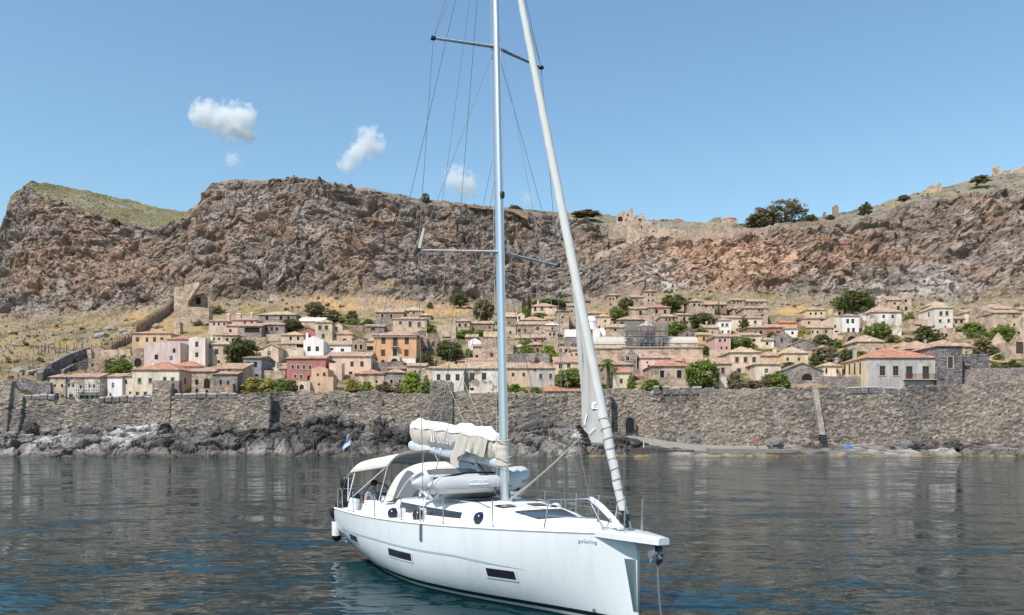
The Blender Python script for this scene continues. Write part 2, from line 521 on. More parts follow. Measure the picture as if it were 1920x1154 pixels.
# plateau runs on behind the skyline, then falls away; the front foot goes down behind the sea wall
back1 = PT[-1] + np.array([0, 40, -4.0]); back2 = PT[-1] + np.array([0, 260, -60.0])
front = PT[0].copy(); front[:, 2] = -3
allP = np.concatenate([front[None], PT, back1[None], back2[None]], 0)
allC = np.concatenate([col[:1], col, col[-1:], col[-1:]], 0)
tag(grid_mesh("hillside", allP, hill_mat, allC, smooth=False), kind="structure")
TER = dict(px=pxs, P=PT)
# ================================================================ the sea
def make_water():
 m, nt, b = new_mat("sea_water")
 b.inputs["Base Color"].default_value = (0.003, 0.022, 0.029, 1)
 b.inputs["Roughness"].default_value = 0.03
 b.inputs["IOR"].default_value = 1.29
 b.inputs["Specular IOR Level"].default_value = 0.32
 # slopes of swell, chop and ripples added up into the surface normal
 acc = None
 for sc, det, kx, ky in (((0.20, 0.32, 1), 1, 0.11, 0.31), ((0.42, 1.15, 1), 2, 0.15, 0.38), ((1.5, 4.2, 1), 3, 0.18, 0.44)):
  c = noise(nt, pos(nt, sc), 1.0, det, 0.5, out=1)
  v = nt.nodes.new("ShaderNodeVectorMath"); v.operation = 'MULTIPLY_ADD'
  v.inputs[1].default_value = (kx, ky, 0); v.inputs[2].default_value = (-kx/2, -ky/2, 0)
  nt.links.new(c, v.inputs[0])
  if acc is None: acc = v.outputs[0]
  else:
   a2 = nt.nodes.new("ShaderNodeVectorMath"); nt.links.new(acc, a2.inputs[0]); nt.links.new(v.outputs[0], a2.inputs[1]); acc = a2.outputs[0]
 up = nt.nodes.new("ShaderNodeVectorMath"); up.inputs[1].default_value = (0, 0, 1); nt.links.new(acc, up.inputs[0])
 nm = nt.nodes.new("ShaderNodeVectorMath"); nm.operation = 'NORMALIZE'; nt.links.new(up.outputs[0], nm.inputs[0])
 nt.links.new(nm.outputs[0], b.inputs["Normal"])
 # light scattered back out of the sea itself
 df = nt.nodes.new("ShaderNodeBsdfDiffuse"); df.inputs[0].default_value = (0.012, 0.048, 0.050, 1)
 mx = nt.nodes.new("ShaderNodeMixShader"); mx.inputs[0].default_value = 0.11
 nt.links.new(b.outputs[0], mx.inputs[1]); nt.links.new(df.outputs[0], mx.inputs[2])
 nt.links.new(mx.outputs[0], nt.nodes["Material Output"].inputs[0])
 return m
water_mat = make_water()
wx = np.array([-6000, -900, -300, 0, 300, 900, 6000.0]); wy = np.array([-3000, -200, 0, 60, 120, 200, 700, 9000.0])
WX, WY = np.meshgrid(wx, wy)
tag(grid_mesh("sea", np.stack([WX, WY, 0*WX], -1), water_mat, smooth=False), kind="structure")
# ================================================================ rocky shore
RX = [-420, 0, 60, 200, 300, 450, 560, 700, 860, 1000, 1100, 1160, 1200, 1330, 1440, 1640, 1780, 1920, 2340]
RT = [800, 800, 800, 793, 790, 800, 782, 785, 798, 790, 800, 812, 818, 838, 832, 828, 826, 828, 825]     # top row of the rocks
spx = np.concatenate([np.linspace(-420, -60, 60), np.linspace(-58, 1978, 1120), np.linspace(1980, 2340, 60)])
sv = np.linspace(0, 1, 84)
SX, SV = np.meshgrid(spx, sv)
top = np.interp(SX, RX, RT) + 5*fbm(np.stack([SX/60, 0*SX, 0*SX], -1), 3, seed=101)
Yw = 167.0
ztop = CAMH + (YH - top) * Yw / FPX
Y0 = 150.0 + 2.5*fbm(np.stack([SX/110, 0*SX, 0*SX+3], -1), 3, seed=102)
prof = SV**0.8
Ysh = Y0 + (Yw + 1.5 - Y0) * SV
jet = sstep(1170, 1215, SX) * (1 - sstep(1640, 1760, SX))             # where the low landing runs
zlin = -0.9 + (ztop + 0.9) * np.where(SV < 0.25, SV * 1.9, 0.475 + (SV - 0.25) * 0.70)
Psh = np.stack([(SX - 960) * 160.0 / FPX, Ysh, zlin], -1)
w3 = np.stack([fbm(Psh/6, 3, seed=111), fbm(Psh/6, 3, seed=112), fbm(Psh/6, 3, seed=113)], -1)
qq = Psh + 2.2*w3
a1, a2, aid = worley(qq/np.array([4.6, 4.2, 3.4]), seed=121)
b1, b2, bid = worley(qq/np.array([1.9, 1.7, 1.3]), seed=131)
c1, c2, cid2 = worley(qq/0.75, seed=141)
rd = ridged(qq/np.array([5.0, 4.0, 3.0]), 4, 0.55, seed=151)
Ash = np.clip(SV*5, 0, 1) * (1 - 0.72*jet) * np.interp(SX, [0, 700, 1100, 1400, 1920], [0.95, 1.15, 1.0, 0.7, 0.8])
Dsh = Ash * (1.6*(aid-0.42) + 0.9*rd + 0.8*(bid-0.5) - 0.8*np.exp(-(a2-a1)*6) - 0.35*np.exp(-(b2-b1)*6) + 0.3*(cid2-0.5) + 0.25*fbm(qq/0.9, 3, seed=161))
Psh2 = Psh + Dsh[..., None] * np.array([0.0, -0.62, 0.72]) + (Ash*0.5)[..., None] * np.stack([w3[..., 1], 0*SX, 0*SX], -1)
m1 = fbm(Psh/9, 4, seed=171); m2 = fbm(Psh/2.5, 4, 0.6, seed=172)
sc = np.empty(Psh.shape, np.float32); sc[:] = (0.165, 0.146, 0.132)
sc = mixc(sc, (0.29, 0.262, 0.236), sstep(0.0, 0.45, m1 + 0.5*(bid-0.5)))
sc = mixc(sc, (0.055, 0.048, 0.045), sstep(0.0, 0.45, -m1 + 0.5*m2))
def sb(cx, cy, rx, ry):
 py = YH - (Psh[..., 2] - CAMH)*FPX/Psh[..., 1]
 return np.exp(-(((SX-cx)/rx)**2 + ((py-cy)/ry)**2))
dark = sb(520, 815, 110, 30) + 0.8*sb(860, 805, 120, 28) + 0.6*sb(760, 830, 90, 20)
sc = mixc(sc, (0.042, 0.037, 0.035), 0.8*np.clip(dark, 0, 1))
white = 1.2*sb(262, 816, 34, 22) + 0.9*sb(115, 828, 50, 18) + 0.7*sb(210, 812, 26, 14) + 0.9*sb(1100, 818, 60, 20) + 0.7*sb(690, 812, 25, 12)
sc = mixc(sc, (0.46, 0.435, 0.41), sstep(0.35, 0.85, white + 0.45*m2))
py_s = YH - (Psh2[..., 2] - CAMH)*FPX/Psh2[..., 1]
wet = 1 - sstep(0.15, 1.0, Psh2[..., 2])
sc = mixc(sc, (0.040, 0.036, 0.034), wet * (0.75 + 0*wet) * (1 - 0.8*sstep(900, 1150, SX)))
sc = mixc(sc, (0.27, 0.20, 0.095), 0.8*(1 - sstep(0.1, 0.55, Psh2[..., 2])) * (0.25 + 0.75*sstep(900, 1100, SX)) * sstep(-0.3, 0.2, m2))
sc = mixc(sc, (0.03, 0.027, 0.025), 0.7*np.exp(-(a2-a1)*8))
sc = np.clip(sc*1.28, 0, .6)
shore_mat = vcol_mat("shore_rock", [1.2, 4.0], [0.30, 0.25], 0.35, bstr=0.9, bscale=1.8)
tag(grid_mesh("rocky_shore", Psh2, shore_mat, sc, smooth=False), kind="structure")
# ================================================================ the sea wall
# each stretch: photo columns, distance of the top, top rows (px,row) list, base row list, colour set
WALL_STONES = [(0.13,0.12,0.112),(0.20,0.185,0.17),(0.27,0.245,0.22),(0.36,0.32,0.275),(0.42,0.37,0.31),(0.165,0.158,0.155)]
wall_mat = vcol_mat("sea_wall_stone", [2.2, 7.0], [0.16, 0.14], 0.12, bstr=0.7, bscale=4.0)
cap_mat = simple("wall_capping", (0.40, 0.37, 0.335), 0.9, vary=0.3, vscale=1.5)
sea_wall = empty("sea_wall", back(960, 735, 168.0), "long grey rubble sea wall with worn battlements standing on the shore rocks", "wall")
SWO = np.array(sea_wall.location)
def wall_stretch(name, x0, x1, Yt, tops, bases, tint=(1, 1, 1), beige=0.0, batter=1.6, seed=0, rough=1.0, dark=0.0):
 n = max(6, int((x1 - x0) / 1.75))
 px = np.linspace(x0, x1, n)
 nz = 74
 v = np.linspace(0, 1, nz)
 PX, V = np.meshgrid(px, v)
 tp = np.interp(PX, [a for a, b in tops], [b for a, b in tops])
 bp = np.interp(PX, [a for a, b in bases], [b for a, b in bases])
 zt = CAMH + (YH - tp) * Yt / FPX
 zb = CAMH + (YH - bp) * Yt / FPX - 1.2
 Z = zb + (zt - zb) * V
 Y = Yt - batter * (1 - V)
 X = (PX - 960) * Yt / FPX
 Pw = np.stack([X, Y, Z], -1)
 w = np.stack([fbm(Pw/2.5, 2, seed=201), fbm(Pw/2.5, 2, seed=202), fbm(Pw/2.5, 2, seed=203)], -1)
 p = (Pw + 0.5*w) * np.array([1/0.72, 1/2.0, 1/0.42]); p[..., 1] *= 0.2
 f1, f2, cid = worley(p, seed=211 + seed)
 g1, g2, gid = worley(p * 2.1, seed=221 + seed)
 big = fbm(Pw/7, 4, seed=231); mid = fbm(Pw/2.2, 3, seed=232)
 d = rough * (0.17*(cid-0.5) - 0.16*np.exp(-(f2-f1)*6) + 0.10*(gid-0.5) - 0.06*np.exp(-(g2-g1)*6)) + 0.35*big + 0.12*mid
 edge = np.minimum(np.clip((1-V)*10, 0, 1), 1)
 Pw[..., 1] -= d * edge
 Pw[..., 2] += (V > 0.985) * (0.55*mid + 0.40*(gid-0.5) + 0.5*fbm(Pw/5, 2, seed=240))
 pal = np.array(WALL_STONES, np.float32)
 c = pal[np.clip((cid * 6).astype(int), 0, 5)]
 c = 0.72*c + 0.28*pal[np.clip((gid * 6).astype(int), 0, 5)]
 c = mixc(c, (0.345, 0.30, 0.25), np.clip(beige + 0.45*sstep(0.05, 0.5, big) + 0.25*sstep(0.2, 0.5, mid), 0, 0.85))
 c = mixc(c, (0.145, 0.140, 0.14), np.clip(dark + 0.55*sstep(0.05, 0.45, -big + 0.3*mid), 0, 0.8))
 c = mixc(c, (0.06, 0.055, 0.05), 0.65*np.exp(-(f2-f1)*9))
 hol = (gid > 0.972) & (g1 < 0.30)
 c[hol] = (0.02, 0.018, 0.016)
 c = np.clip(0.22 + (c - 0.22)*1.15, 0.015, 0.6) * np.array([1.03, 0.965, 0.92], np.float32)
 # top and back
 t1 = Pw[-1].copy(); t1[:, 1] += 1.3
 t2 = t1.copy(); t2[:, 2] = zb[-1] - 0.5
 PP = np.concatenate([Pw, t1[None], t2[None]], 0)
 CC = np.concatenate([c, np.full((1,) + c.shape[1:], 0.3, np.float32), c[:1]], 0)
 # ends
 l = PP[:, :1].copy(); l[..., 1] = Yt + 1.3
 r = PP[:, -1:].copy(); r[..., 1] = Yt + 1.3
 PP = np.concatenate([l, PP, r], 1)
 CC = np.concatenate([CC[:, :1], CC, CC[:, -1:]], 1)
 o = grid_mesh(name, PP - SWO, wall_mat, CC, parent=sea_wall)
 return o
def merlon(px, w, ytop, ybot, Y, label=None, cap=True, th=1.0):
 a = back(px - w/2, ybot, Y); b_ = back(px + w/2, ytop, Y)
 mb = MB()
 o = Vector(SWO)
 x0, x1, z0, z1 = a.x, b_.x, a.z - 0.4, b_.z
 r = random.Random(int(px)); z1 -= 0.18 + 0.25*r.random()
 ch = 0.24 + 0.1*r.random()
 mb.box(x0, x1, Y - 0.08, Y + th, z0, z1 - ch)
 j = lambda: r.uniform(-0.06, 0.06)
 v = [(x0-.04, Y-.12, z1-ch), (x1+.04, Y-.12, z1-ch), (x1+.06, Y+th+.06, z1-ch), (x0-.06, Y+th+.06, z1-ch),
  (x0+.12+j(), Y-.02, z1+j()), (x1-.12+j(), Y-.02, z1+j()), (x1-.12, Y+th-.12, z1+j()), (x0+.12, Y+th-.12, z1+j())]
 mb.add(v, [(3,2,1,0),(4,5,6,7),(0,1,5,4),(1,2,6,5),(2,3,7,6),(3,0,4,7)], 1)
 mb.v = [tuple(Vector(p) - o) for p in mb.v]
 return mb.build("merlon", [stone_wall_mat, cap_mat], sea_wall)
def stone_mat(name, c0, c1, c2, scale=2.2, mortar=(0.36, 0.32, 0.27), rough=0.95, plaster=None, pl_amt=0.5):
 """rubble masonry: stones of three tones, pale joints, patches of old plaster"""
 pk = lambda c: None if c is None else (c[0]*1.1, c[1]*1.075, c[2]*1.2)
 c0, c1, c2, mortar, plaster = (pk(c) for c in (c0, c1, c2, mortar, plaster))
 m, nt, b = new_mat(name)
 p = pos(nt, (1, 1, 1.7))
 wob = noise(nt, p, 1.3, 2, 0.5, out=1)
 pv = nt.nodes.new("ShaderNodeVectorMath"); pv.operation = 'MULTIPLY_ADD'
 pv.inputs[1].default_value = (0.35, 0.35, 0.35)
 nt.links.new(wob, pv.inputs[0]); nt.links.new(p, pv.inputs[2])
 vo = nt.nodes.new("ShaderNodeTexVoronoi"); vo.inputs["Scale"].default_value = scale
 nt.links.new(pv.outputs[0], vo.inputs["Vector"])
 ve = nt.nodes.new("ShaderNodeTexVoronoi"); ve.feature = 'DISTANCE_TO_EDGE'; ve.inputs["Scale"].default_value = scale
 nt.links.new(pv.outputs[0], ve.inputs["Vector"])
 sep = nt.nodes.new("ShaderNodeSeparateColor"); nt.links.new(vo.outputs["Color"], sep.inputs[0])
 c = ramp(nt, sep.outputs[0], [(0.1, c0), (0.5, c1), (0.9, c2)])
 e = ramp(nt, ve.outputs["Distance"], [(0.02, 1.0), (0.09, 0.0)])
 c = mixn(nt, c, mortar, e)
 st_ = noise(nt, pos(nt), 0.35, 5, 0.6)
 sh = ramp(nt, st_, [(0.32, 0.72), (0.68, 1.22)])
 c = mixn(nt, c, sh, 1.0, 'MULTIPLY')
 if plaster:
  f = noise(nt, pos(nt), 0.5, 5, 0.65)
  fm = ramp(nt, f, [(pl_amt - 0.05, 1.0), (pl_amt + 0.05, 0.0)])
  c = mixn(nt, c, plaster, fm)
 nt.links.new(c, b.inputs["Base Color"])
 b.inputs["Roughness"].default_value = rough
 b.inputs["Specular IOR Level"].default_value = 0.15
 h = ramp(nt, ve.outputs["Distance"], [(0.0, 0.0), (0.12, 1.0)])
 n2 = noise(nt, pos(nt), 6.0, 4)
 hh = mathn(nt, 'ADD', h, mathn(nt, 'MULTIPLY', n2, 0.5))
 bump(nt, b, hh, 0.8, 0.08)
 return m
stone_wall_mat = stone_mat("rubble_grey", (0.13, 0.12, 0.11), (0.21, 0.19, 0.165), (0.29, 0.255, 0.215), 2.4, (0.18, 0.16, 0.14))
wall_stretch("wall_section", -420, 22, 165.1, [(-420, 705), (0, 714), (22, 714)], [(-420, 800), (22, 800)], beige=0.55, batter=2.0, seed=1)
wall_stretch("wall_section", 22, 44, 165.5, [(22, 713), (30, 736), (44, 742)], [(22, 800), (44, 800)], beige=0.30, batter=2.0, seed=2)
wall_stretch("wall_section", 44, 286, 166.0, [(44, 744), (100, 751), (150, 752), (200, 750), (286, 744)], [(44, 802), (286, 800)], beige=0.05, dark=0.1, seed=3)
wall_stretch("wall_section", 286, 322, 165.7, [(286, 719), (322, 719)], [(286, 800), (322, 800)], beige=0.30, seed=4)
wall_stretch("wall_section", 322, 508, 165.6, [(322, 741), (400, 739), (508, 736)], [(322, 808), (508, 800)], beige=0.08, seed=5)
wall_stretch("wall_section", 508, 806, 168.0, [(508, 735), (640, 735), (806, 737)], [(508, 800), (600, 790), (806, 800)], beige=0.05, dark=0.12, seed=6)
wall_stretch("wall_section", 806, 850, 167.3, [(806, 717), (812, 715), (846, 716), (850, 720)], [(806, 800), (850, 800)], dark=0.45, seed=7)
wall_stretch("wall_section", 850, 1090, 167.6, [(850, 735), (950, 736), (1090, 737)], [(850, 800), (1090, 800)], dark=0.15, seed=8)
wall_stretch("wall_section", 1090, 1146, 166.8, [(1090, 732), (1146, 726)], [(1090, 805), (1146, 812)], dark=0.1, seed=9)
wall_stretch("wall_section", 1146, 1209, 169.4, [(1146, 728), (1209, 729)], [(1146, 815), (1209, 818)], beige=0.35, seed=10)
wall_stretch("wall_section", 1209, 1314, 167.6, [(1209, 733), (1314, 733)], [(1209, 835), (1314, 842)], beige=0.08, seed=11)
wall_stretch("wall_section", 1314, 1430, 166.2, [(1314, 731), (1380, 729), (1430, 727)], [(1314, 842), (1430, 840)], beige=0.20, seed=12)
wall_stretch("wall_section", 1430, 1530, 165.8, [(1430, 727), (1530, 725)], [(1430, 840), (1530, 836)], dark=0.06, batter=2.2, seed=13)
wall_stretch("wall_section", 1530, 1782, 166.2, [(1530, 727), (1600, 728), (1640, 732), (1690, 732), (1700, 725), (1782, 722)], [(1530, 836), (1782, 832)], beige=0.05, dark=0.05, seed=14)
wall_stretch("wall_section", 1782, 2340, 164.8, [(1782, 724), (1830, 717), (1920, 716), (2340, 714)], [(1782, 834), (2340, 834)], beige=0.12, batter=2.4, seed=15)
# slanting buttress edge on the bastion corner
mb = MB()
a = back(1527, 725, 165.7); c_ = back(1541, 815, 163.4)
mb.obox((a + c_)/2 - Vector(SWO), (0.55, 0, 0), (0, 0.5, 0.05), (c_ - a)/2)
tag(mb.build("corner_quoin", [stone_mat("quoin_tan", (0.30, 0.25, 0.19), (0.38, 0.31, 0.24), (0.42, 0.36, 0.29), 1.6)], sea_wall), "pale tan corner stones leaning down the bastion edge")
for x, w in ((52, 14), (68, 14), (82, 13), (96, 11)):
 merlon(x, w, 737, 746, 165.9)
for x in (191, 203, 218, 232, 246, 262, 278):
 merlon(x, 11 if x > 200 else 8, 741 if x < 230 else 739, 750, 165.9)
for x, w in ((334, 12), (348, 10), (362, 13), (378, 15), (398, 16), (420, 13), (437, 12)):
 merlon(x, w, 734, 743, 165.5)
for x, w, t in ((1231, 9, 721), (1250, 12, 722), (1266, 12, 723), (1284, 15, 722), (1307, 17, 722)):
 merlon(x, w, t, 736, 167.5)
for x, w, t in ((1602, 20, 722), (1622, 16, 722), (1641, 26, 721), (1671, 18, 724)):
 merlon(x, w, t, 734, 166.1)
# the sea gate: dark arched doorway in the recess
def arch_outline(w, h, n=9):
 r = w/2
 pts = [(-r, 0), (r, 0), (r, h - r)]
 pts += [(r*math.cos(math.pi*k/n), h - r + r*math.sin(math.pi*k/n)) for k in range(1, n)]
 pts.append((-r, h - r))
 return pts
def arch_panel(mb, c, w, h, depth=0.3, mat=0, proud=0.03, yaw=0.0):
 o = arch_outline(w, h)
 ca, sa = math.cos(yaw), math.sin(yaw)
 def tp(x, y, z): return (c[0] + x*ca - y*sa, c[1] + x*sa + y*ca, c[2] + z)
 n = len(o)
 f = [tp(x, -proud, z) for x, z in o]; b_ = [tp(x, depth, z) for x, z in o]
 mb.add(f + b_, [tuple(range(n))] + [(k, n+k, n+(k+1) % n, (k+1) % n) for k in range(n)], mat)
 return mb
def arch_ring(mb, c, w, h, t=0.3, proud=0.12, mat=0, yaw=0.0):
 o = arch_outline(w, h); i2 = arch_outline(w + 2*t, h + t)
 ca, sa = math.cos(yaw), math.sin(yaw)
 def tp(x, y, z): return (c[0] + x*ca - y*sa, c[1] + x*sa + y*ca, c[2] + z)
 n = len(o)
 for k in range(1, n):
  k2 = (k+1) % n
  v = [tp(o[k][0], -proud, o[k][1]), tp(o[k2][0], -proud, o[k2][1]), tp(i2[k2][0], -proud, i2[k2][1]), tp(i2[k][0], -proud, i2[k][1]),
   tp(o[k][0], .15, o[k][1]), tp(o[k2][0], .15, o[k2][1]), tp(i2[k2][0], .15, i2[k2][1]), tp(i2[k][0], .15, i2[k][1])]
  mb.add(v, [(0,1,2,3), (4,7,6,5), (0,4,5,1), (2,6,7,3), (1,5,6,2), (0,3,7,4)], mat)
 return mb
void_mat = simple("dark_interior", (0.012, 0.011, 0.010), 0.9)
g = back(1181, 807, 167.35) - Vector(SWO)
gate = arch_panel(MB(), (g.x, g.y, g.z), 1.75, 2.65, 0.6).build("doorway", void_mat, sea_wall)
tag(gate, "dark arched doorway in the foot of the wall")
arch_ring(MB(), (g.x, g.y, g.z), 1.75, 2.65, 0.35, 0.15).build("arch", stone_wall_mat, gate)
# low path, landing and its small things on the shore at the right
path_mat = simple("pale_path", (0.36, 0.325, 0.285), 0.95, vary=0.25, vscale=1.2)
conc_mat = simple("landing_concrete", (0.22, 0.20, 0.18), 0.95, vary=0.3, vscale=0.8)
def ribbon(name, pts, width, th, mat, lab=None):
 mb = MB()
 for (x0, y0, Y0_), (x1, y1, Y1_) in zip(pts[:-1], pts[1:]):
  a, b_ = back(x0, y0, Y0_), back(x1, y1, Y1_)
  v = [a, b_, b_ + Vector((0, width, .1)), a + Vector((0, width, .1))]
  lo = [p - Vector((0, 0, th)) for p in v]
  mb.add(v + lo, [(0,1,2,3), (4,5,1,0), (5,6,2,1), (7,4,0,3), (6,7,3,2), (7,6,5,4)])
 return mb.build(name, mat, weld=True)
tag(ribbon("shore_path", [(1172, 818, 162), (1215, 822, 161), (1262, 830, 159.5), (1310, 835, 158.5), (1360, 837, 158), (1440, 838.5, 158)], 2.0, 1.3, path_mat), kind="structure")
tag(ribbon("landing_stage", [(1330, 842, 156.0), (1440, 843, 155.8), (1560, 845, 155.4), (1630, 848, 154.8)], 2.6, 0.9, conc_mat), kind="structure")
# ================================================================ the town: materials and the house builder
def desat(c, a, k=1.0):
 l = 0.3*c[0] + 0.55*c[1] + 0.15*c[2]
 return tuple(k*(x*(1-a) + l*a) for x in c)
def plaster_mat(name, rgb, stain=0.22, patch=None, pa=0.40, k=1.0):
 m, nt, b = new_mat(name)
 c0 = desat(srgb(*rgb), 0.34, k*1.1)
 c0 = (c0[0]*1.05, c0[1]*.965, c0[2]*.94)
 f = noise(nt, pos(nt, (1, 1, 0.6)), 0.45, 6, 0.65)
 c = mixn(nt, tuple(x * (1 - stain * 1.5) for x in c0), tuple(min(0.9, x * (1 + stain * 0.6)) for x in c0), ramp(nt, f, [(0.3, 0.0), (0.62, 1.0)]))
 s = noise(nt, pos(nt, (2.2, 2.2, 0.22)), 1.0, 4, 0.6)
 c = mixn(nt, c, ramp(nt, s, [(0.28, 0.78), (0.55, 1.04)]), 1.0, 'MULTIPLY')
 if patch:
  g = noise(nt, pos(nt), 0.55, 5, 0.6)
  c = mixn(nt, c, tuple(x * k for x in srgb(*patch)), ramp(nt, g, [(pa, 1.0), (pa + 0.04, 0.0)]))
 nt.links.new(c, b.inputs["Base Color"])
 b.inputs["Roughness"].default_value = 0.92
 b.inputs["Specular IOR Level"].default_value = 0.2
 bump(nt, b, noise(nt, pos(nt), 2.5, 7, 0.65), 0.5, 0.06)
 return m
def roof_mat(name, c0, c1, c2, moss=0.25):
 m, nt, b = new_mat(name)
 g = nt.nodes.new("ShaderNodeNewGeometry")
 sp = nt.nodes.new("ShaderNodeSeparateXYZ"); nt.links.new(g.outputs["Position"], sp.inputs[0])
 sn = nt.nodes.new("ShaderNodeSeparateXYZ"); nt.links.new(g.outputs["True Normal"], sn.inputs[0])
 ax = mathn(nt, 'ABSOLUTE', sn.outputs[0]); ay = mathn(nt, 'ABSOLUTE', sn.outputs[1])
 sel = mathn(nt, 'GREATER_THAN', ax, ay)
 inv = mathn(nt, 'SUBTRACT', 1.0, sel)
 u = mathn(nt, 'ADD', mathn(nt, 'MULTIPLY', sp.outputs[0], inv), mathn(nt, 'MULTIPLY', sp.outputs[1], sel))
 v = mathn(nt, 'ADD', mathn(nt, 'MULTIPLY', sp.outputs[1], inv), mathn(nt, 'MULTIPLY', sp.outputs[0], sel))
 cu = mathn(nt, 'FLOOR', mathn(nt, 'MULTIPLY', u, 1/0.34)); cv = mathn(nt, 'FLOOR', mathn(nt, 'MULTIPLY', v, 1/0.42))
 cb = nt.nodes.new("ShaderNodeCombineXYZ"); nt.links.new(cu, cb.inputs[0]); nt.links.new(cv, cb.inputs[1])
 wn_ = nt.nodes.new("ShaderNodeTexWhiteNoise"); wn_.noise_dimensions = '2D'; nt.links.new(cb.outputs[0], wn_.inputs["Vector"])
 c0, c1, c2 = ((x[0]*1.0, x[1]*.965, x[2]*.90) for x in (desat(x, 0.36 if name != 'tiles_orange' else 0.34, .95) for x in (c0, c1, c2)))
 c = ramp(nt, wn_.outputs["Value"], [(0.0, c0), (0.5, c1), (1.0, c2)])
 f = noise(nt, pos(nt), 0.7, 5, 0.65)
 c = mixn(nt, c, ramp(nt, f, [(0.28, 0.68), (0.66, 1.18)]), 1.0, 'MULTIPLY')
 f2 = noise(nt, pos(nt), 1.6, 5, 0.7)
 c = mixn(nt, c, (0.20, 0.165, 0.12), ramp(nt, f2, [(0.60, 0.0), (0.74, moss * 2)]))
 nt.links.new(c, b.inputs["Base Color"])
 b.inputs["Roughness"].default_value = 0.9
 b.inputs["Specular IOR Level"].default_value = 0.2
 w = mathn(nt, 'SINE', mathn(nt, 'MULTIPLY', u, 2 * math.pi / 0.34))
 st_ = mathn(nt, 'FRACT', mathn(nt, 'MULTIPLY', v, 1/0.42))
 h = mathn(nt, 'ADD', w, mathn(nt, 'MULTIPLY', st_, 0.35))
 bump(nt, b, h, 0.9, 0.07)
 return m
M = {}
M['cream'] = plaster_mat("plaster_cream", (214, 198, 166))
M['yellow'] = plaster_mat("plaster_pale_yellow", (216, 192, 140))
M['tan'] = plaster_mat("plaster_tan", (198, 174, 140), 0.25)
M['peach'] = plaster_mat("plaster_peach", (212, 184, 150), 0.2)
M['apricot'] = plaster_mat("plaster_apricot", (206, 166, 124), 0.2)
M['ochre'] = plaster_mat("plaster_ochre", (214, 158, 92), 0.12)
M['white'] = plaster_mat("plaster_white", (226, 224, 222), 0.07)
M['offwhite'] = plaster_mat("plaster_offwhite", (214, 205, 190), 0.16)
M['lilac'] = plaster_mat("plaster_lilac", (200, 182, 172), 0.16)
M['pinkgrey'] = plaster_mat("plaster_pink_grey", (206, 178, 162), 0.2)
M['pink'] = plaster_mat("plaster_pink", (206, 164, 152), 0.14)
M['rose'] = plaster_mat("plaster_dusty_rose", (178, 104, 96), 0.14)
M['greyblue'] = plaster_mat("plaster_grey", (178, 172, 166), 0.2, (150, 140, 128), 0.36)
M['patchy'] = plaster_mat("plaster_patchy", (212, 204, 190), 0.25, (158, 140, 118), 0.44)
M['stone'] = stone_mat("stone_tan", srgb(140, 122, 102), srgb(176, 154, 128), srgb(198, 176, 148), 1.9, srgb(188, 168, 140))
M['stonep'] = stone_mat("stone_plastered", srgb(140, 122, 102), srgb(170, 148, 122), srgb(190, 168, 140), 1.8, srgb(180, 160, 132), plaster=srgb(202, 180, 150), pl_amt=0.50)
M['stoneg'] = stone_mat("stone_grey", srgb(112, 106, 100), srgb(146, 136, 126), srgb(172, 158, 142), 2.4, srgb(148, 136, 122))
M['stoneb'] = stone_mat("stone_brown", srgb(122, 104, 86), srgb(152, 132, 108), srgb(172, 152, 126), 1.7, srgb(160, 140, 114))
M['greystone'] = stone_mat("stone_blue_grey", srgb(118, 120, 124), srgb(150, 150, 152), srgb(168, 165, 162), 2.2, srgb(150, 147, 143))
M['darkstone'] = stone_mat("stone_dark", srgb(86, 82, 80), srgb(124, 118, 112), srgb(160, 150, 136), 2.3, srgb(118, 110, 102))
M['r_orange'] = roof_mat("tiles_orange", srgb(196, 116, 78), srgb(212, 134, 92), srgb(224, 154, 112), 0.1)
M['r_terra'] = roof_mat("tiles_terracotta", srgb(186, 130, 102), srgb(208, 156, 124), srgb(222, 180, 148), 0.25)
M['r_tan'] = roof_mat("tiles_tan", srgb(176, 138, 100), srgb(204, 168, 124), srgb(224, 192, 148), 0.3)
M['r_pink'] = roof_mat("tiles_pink", srgb(180, 130, 106), srgb(206, 160, 132), srgb(222, 184, 156), 0.25)
M['r_pale'] = roof_mat("tiles_pale_yellow", srgb(196, 160, 116), srgb(214, 180, 134), srgb(226, 196, 152), 0.15)
M['r_brown'] = roof_mat("tiles_brown", srgb(148, 112, 88), srgb(178, 140, 110), srgb(196, 160, 128), 0.3)
M['lime'] = simple("lime_wash", (0.80, 0.79, 0.77), 0.9, vary=0.06)
M['limegrey'] = simple("weathered_lime", (0.50, 0.445, 0.375), 0.92, vary=0.18, vscale=0.8)
M['glass'] = simple("window_glass", (0.022, 0.022, 0.026), 0.25, spec=0.5)
M['void'] = void_mat
M['brown'] = simple("brown_shutter", (0.085, 0.042, 0.028), 0.7, vary=0.2)
M['greywood'] = simple("grey_window_wood", (0.12, 0.10, 0.09), 0.75, vary=0.2)
M['whitewood'] = simple("white_window_wood", (0.62, 0.60, 0.57), 0.6)
M['blue'] = simple("blue_paint", (0.10, 0.16, 0.30), 0.6)
M['green'] = simple("green_shutter", (0.10, 0.17, 0.13), 0.7)
M['trim'] = simple("stone_surround", (0.46, 0.41, 0.34), 0.9, vary=0.15)
M['iron'] = simple("dark_iron", (0.035, 0.03, 0.028), 0.6)
M['steelpole'] = simple("scaffold_steel", (0.22, 0.23, 0.24), 0.5, metal=0.3)
M['plank'] = simple("scaffold_plank", (0.22, 0.19, 0.15), 0.85, vary=0.3)
M['wood'] = simple("weathered_post", (0.14, 0.105, 0.075), 0.9, vary=0.3)
_wmesh = {}
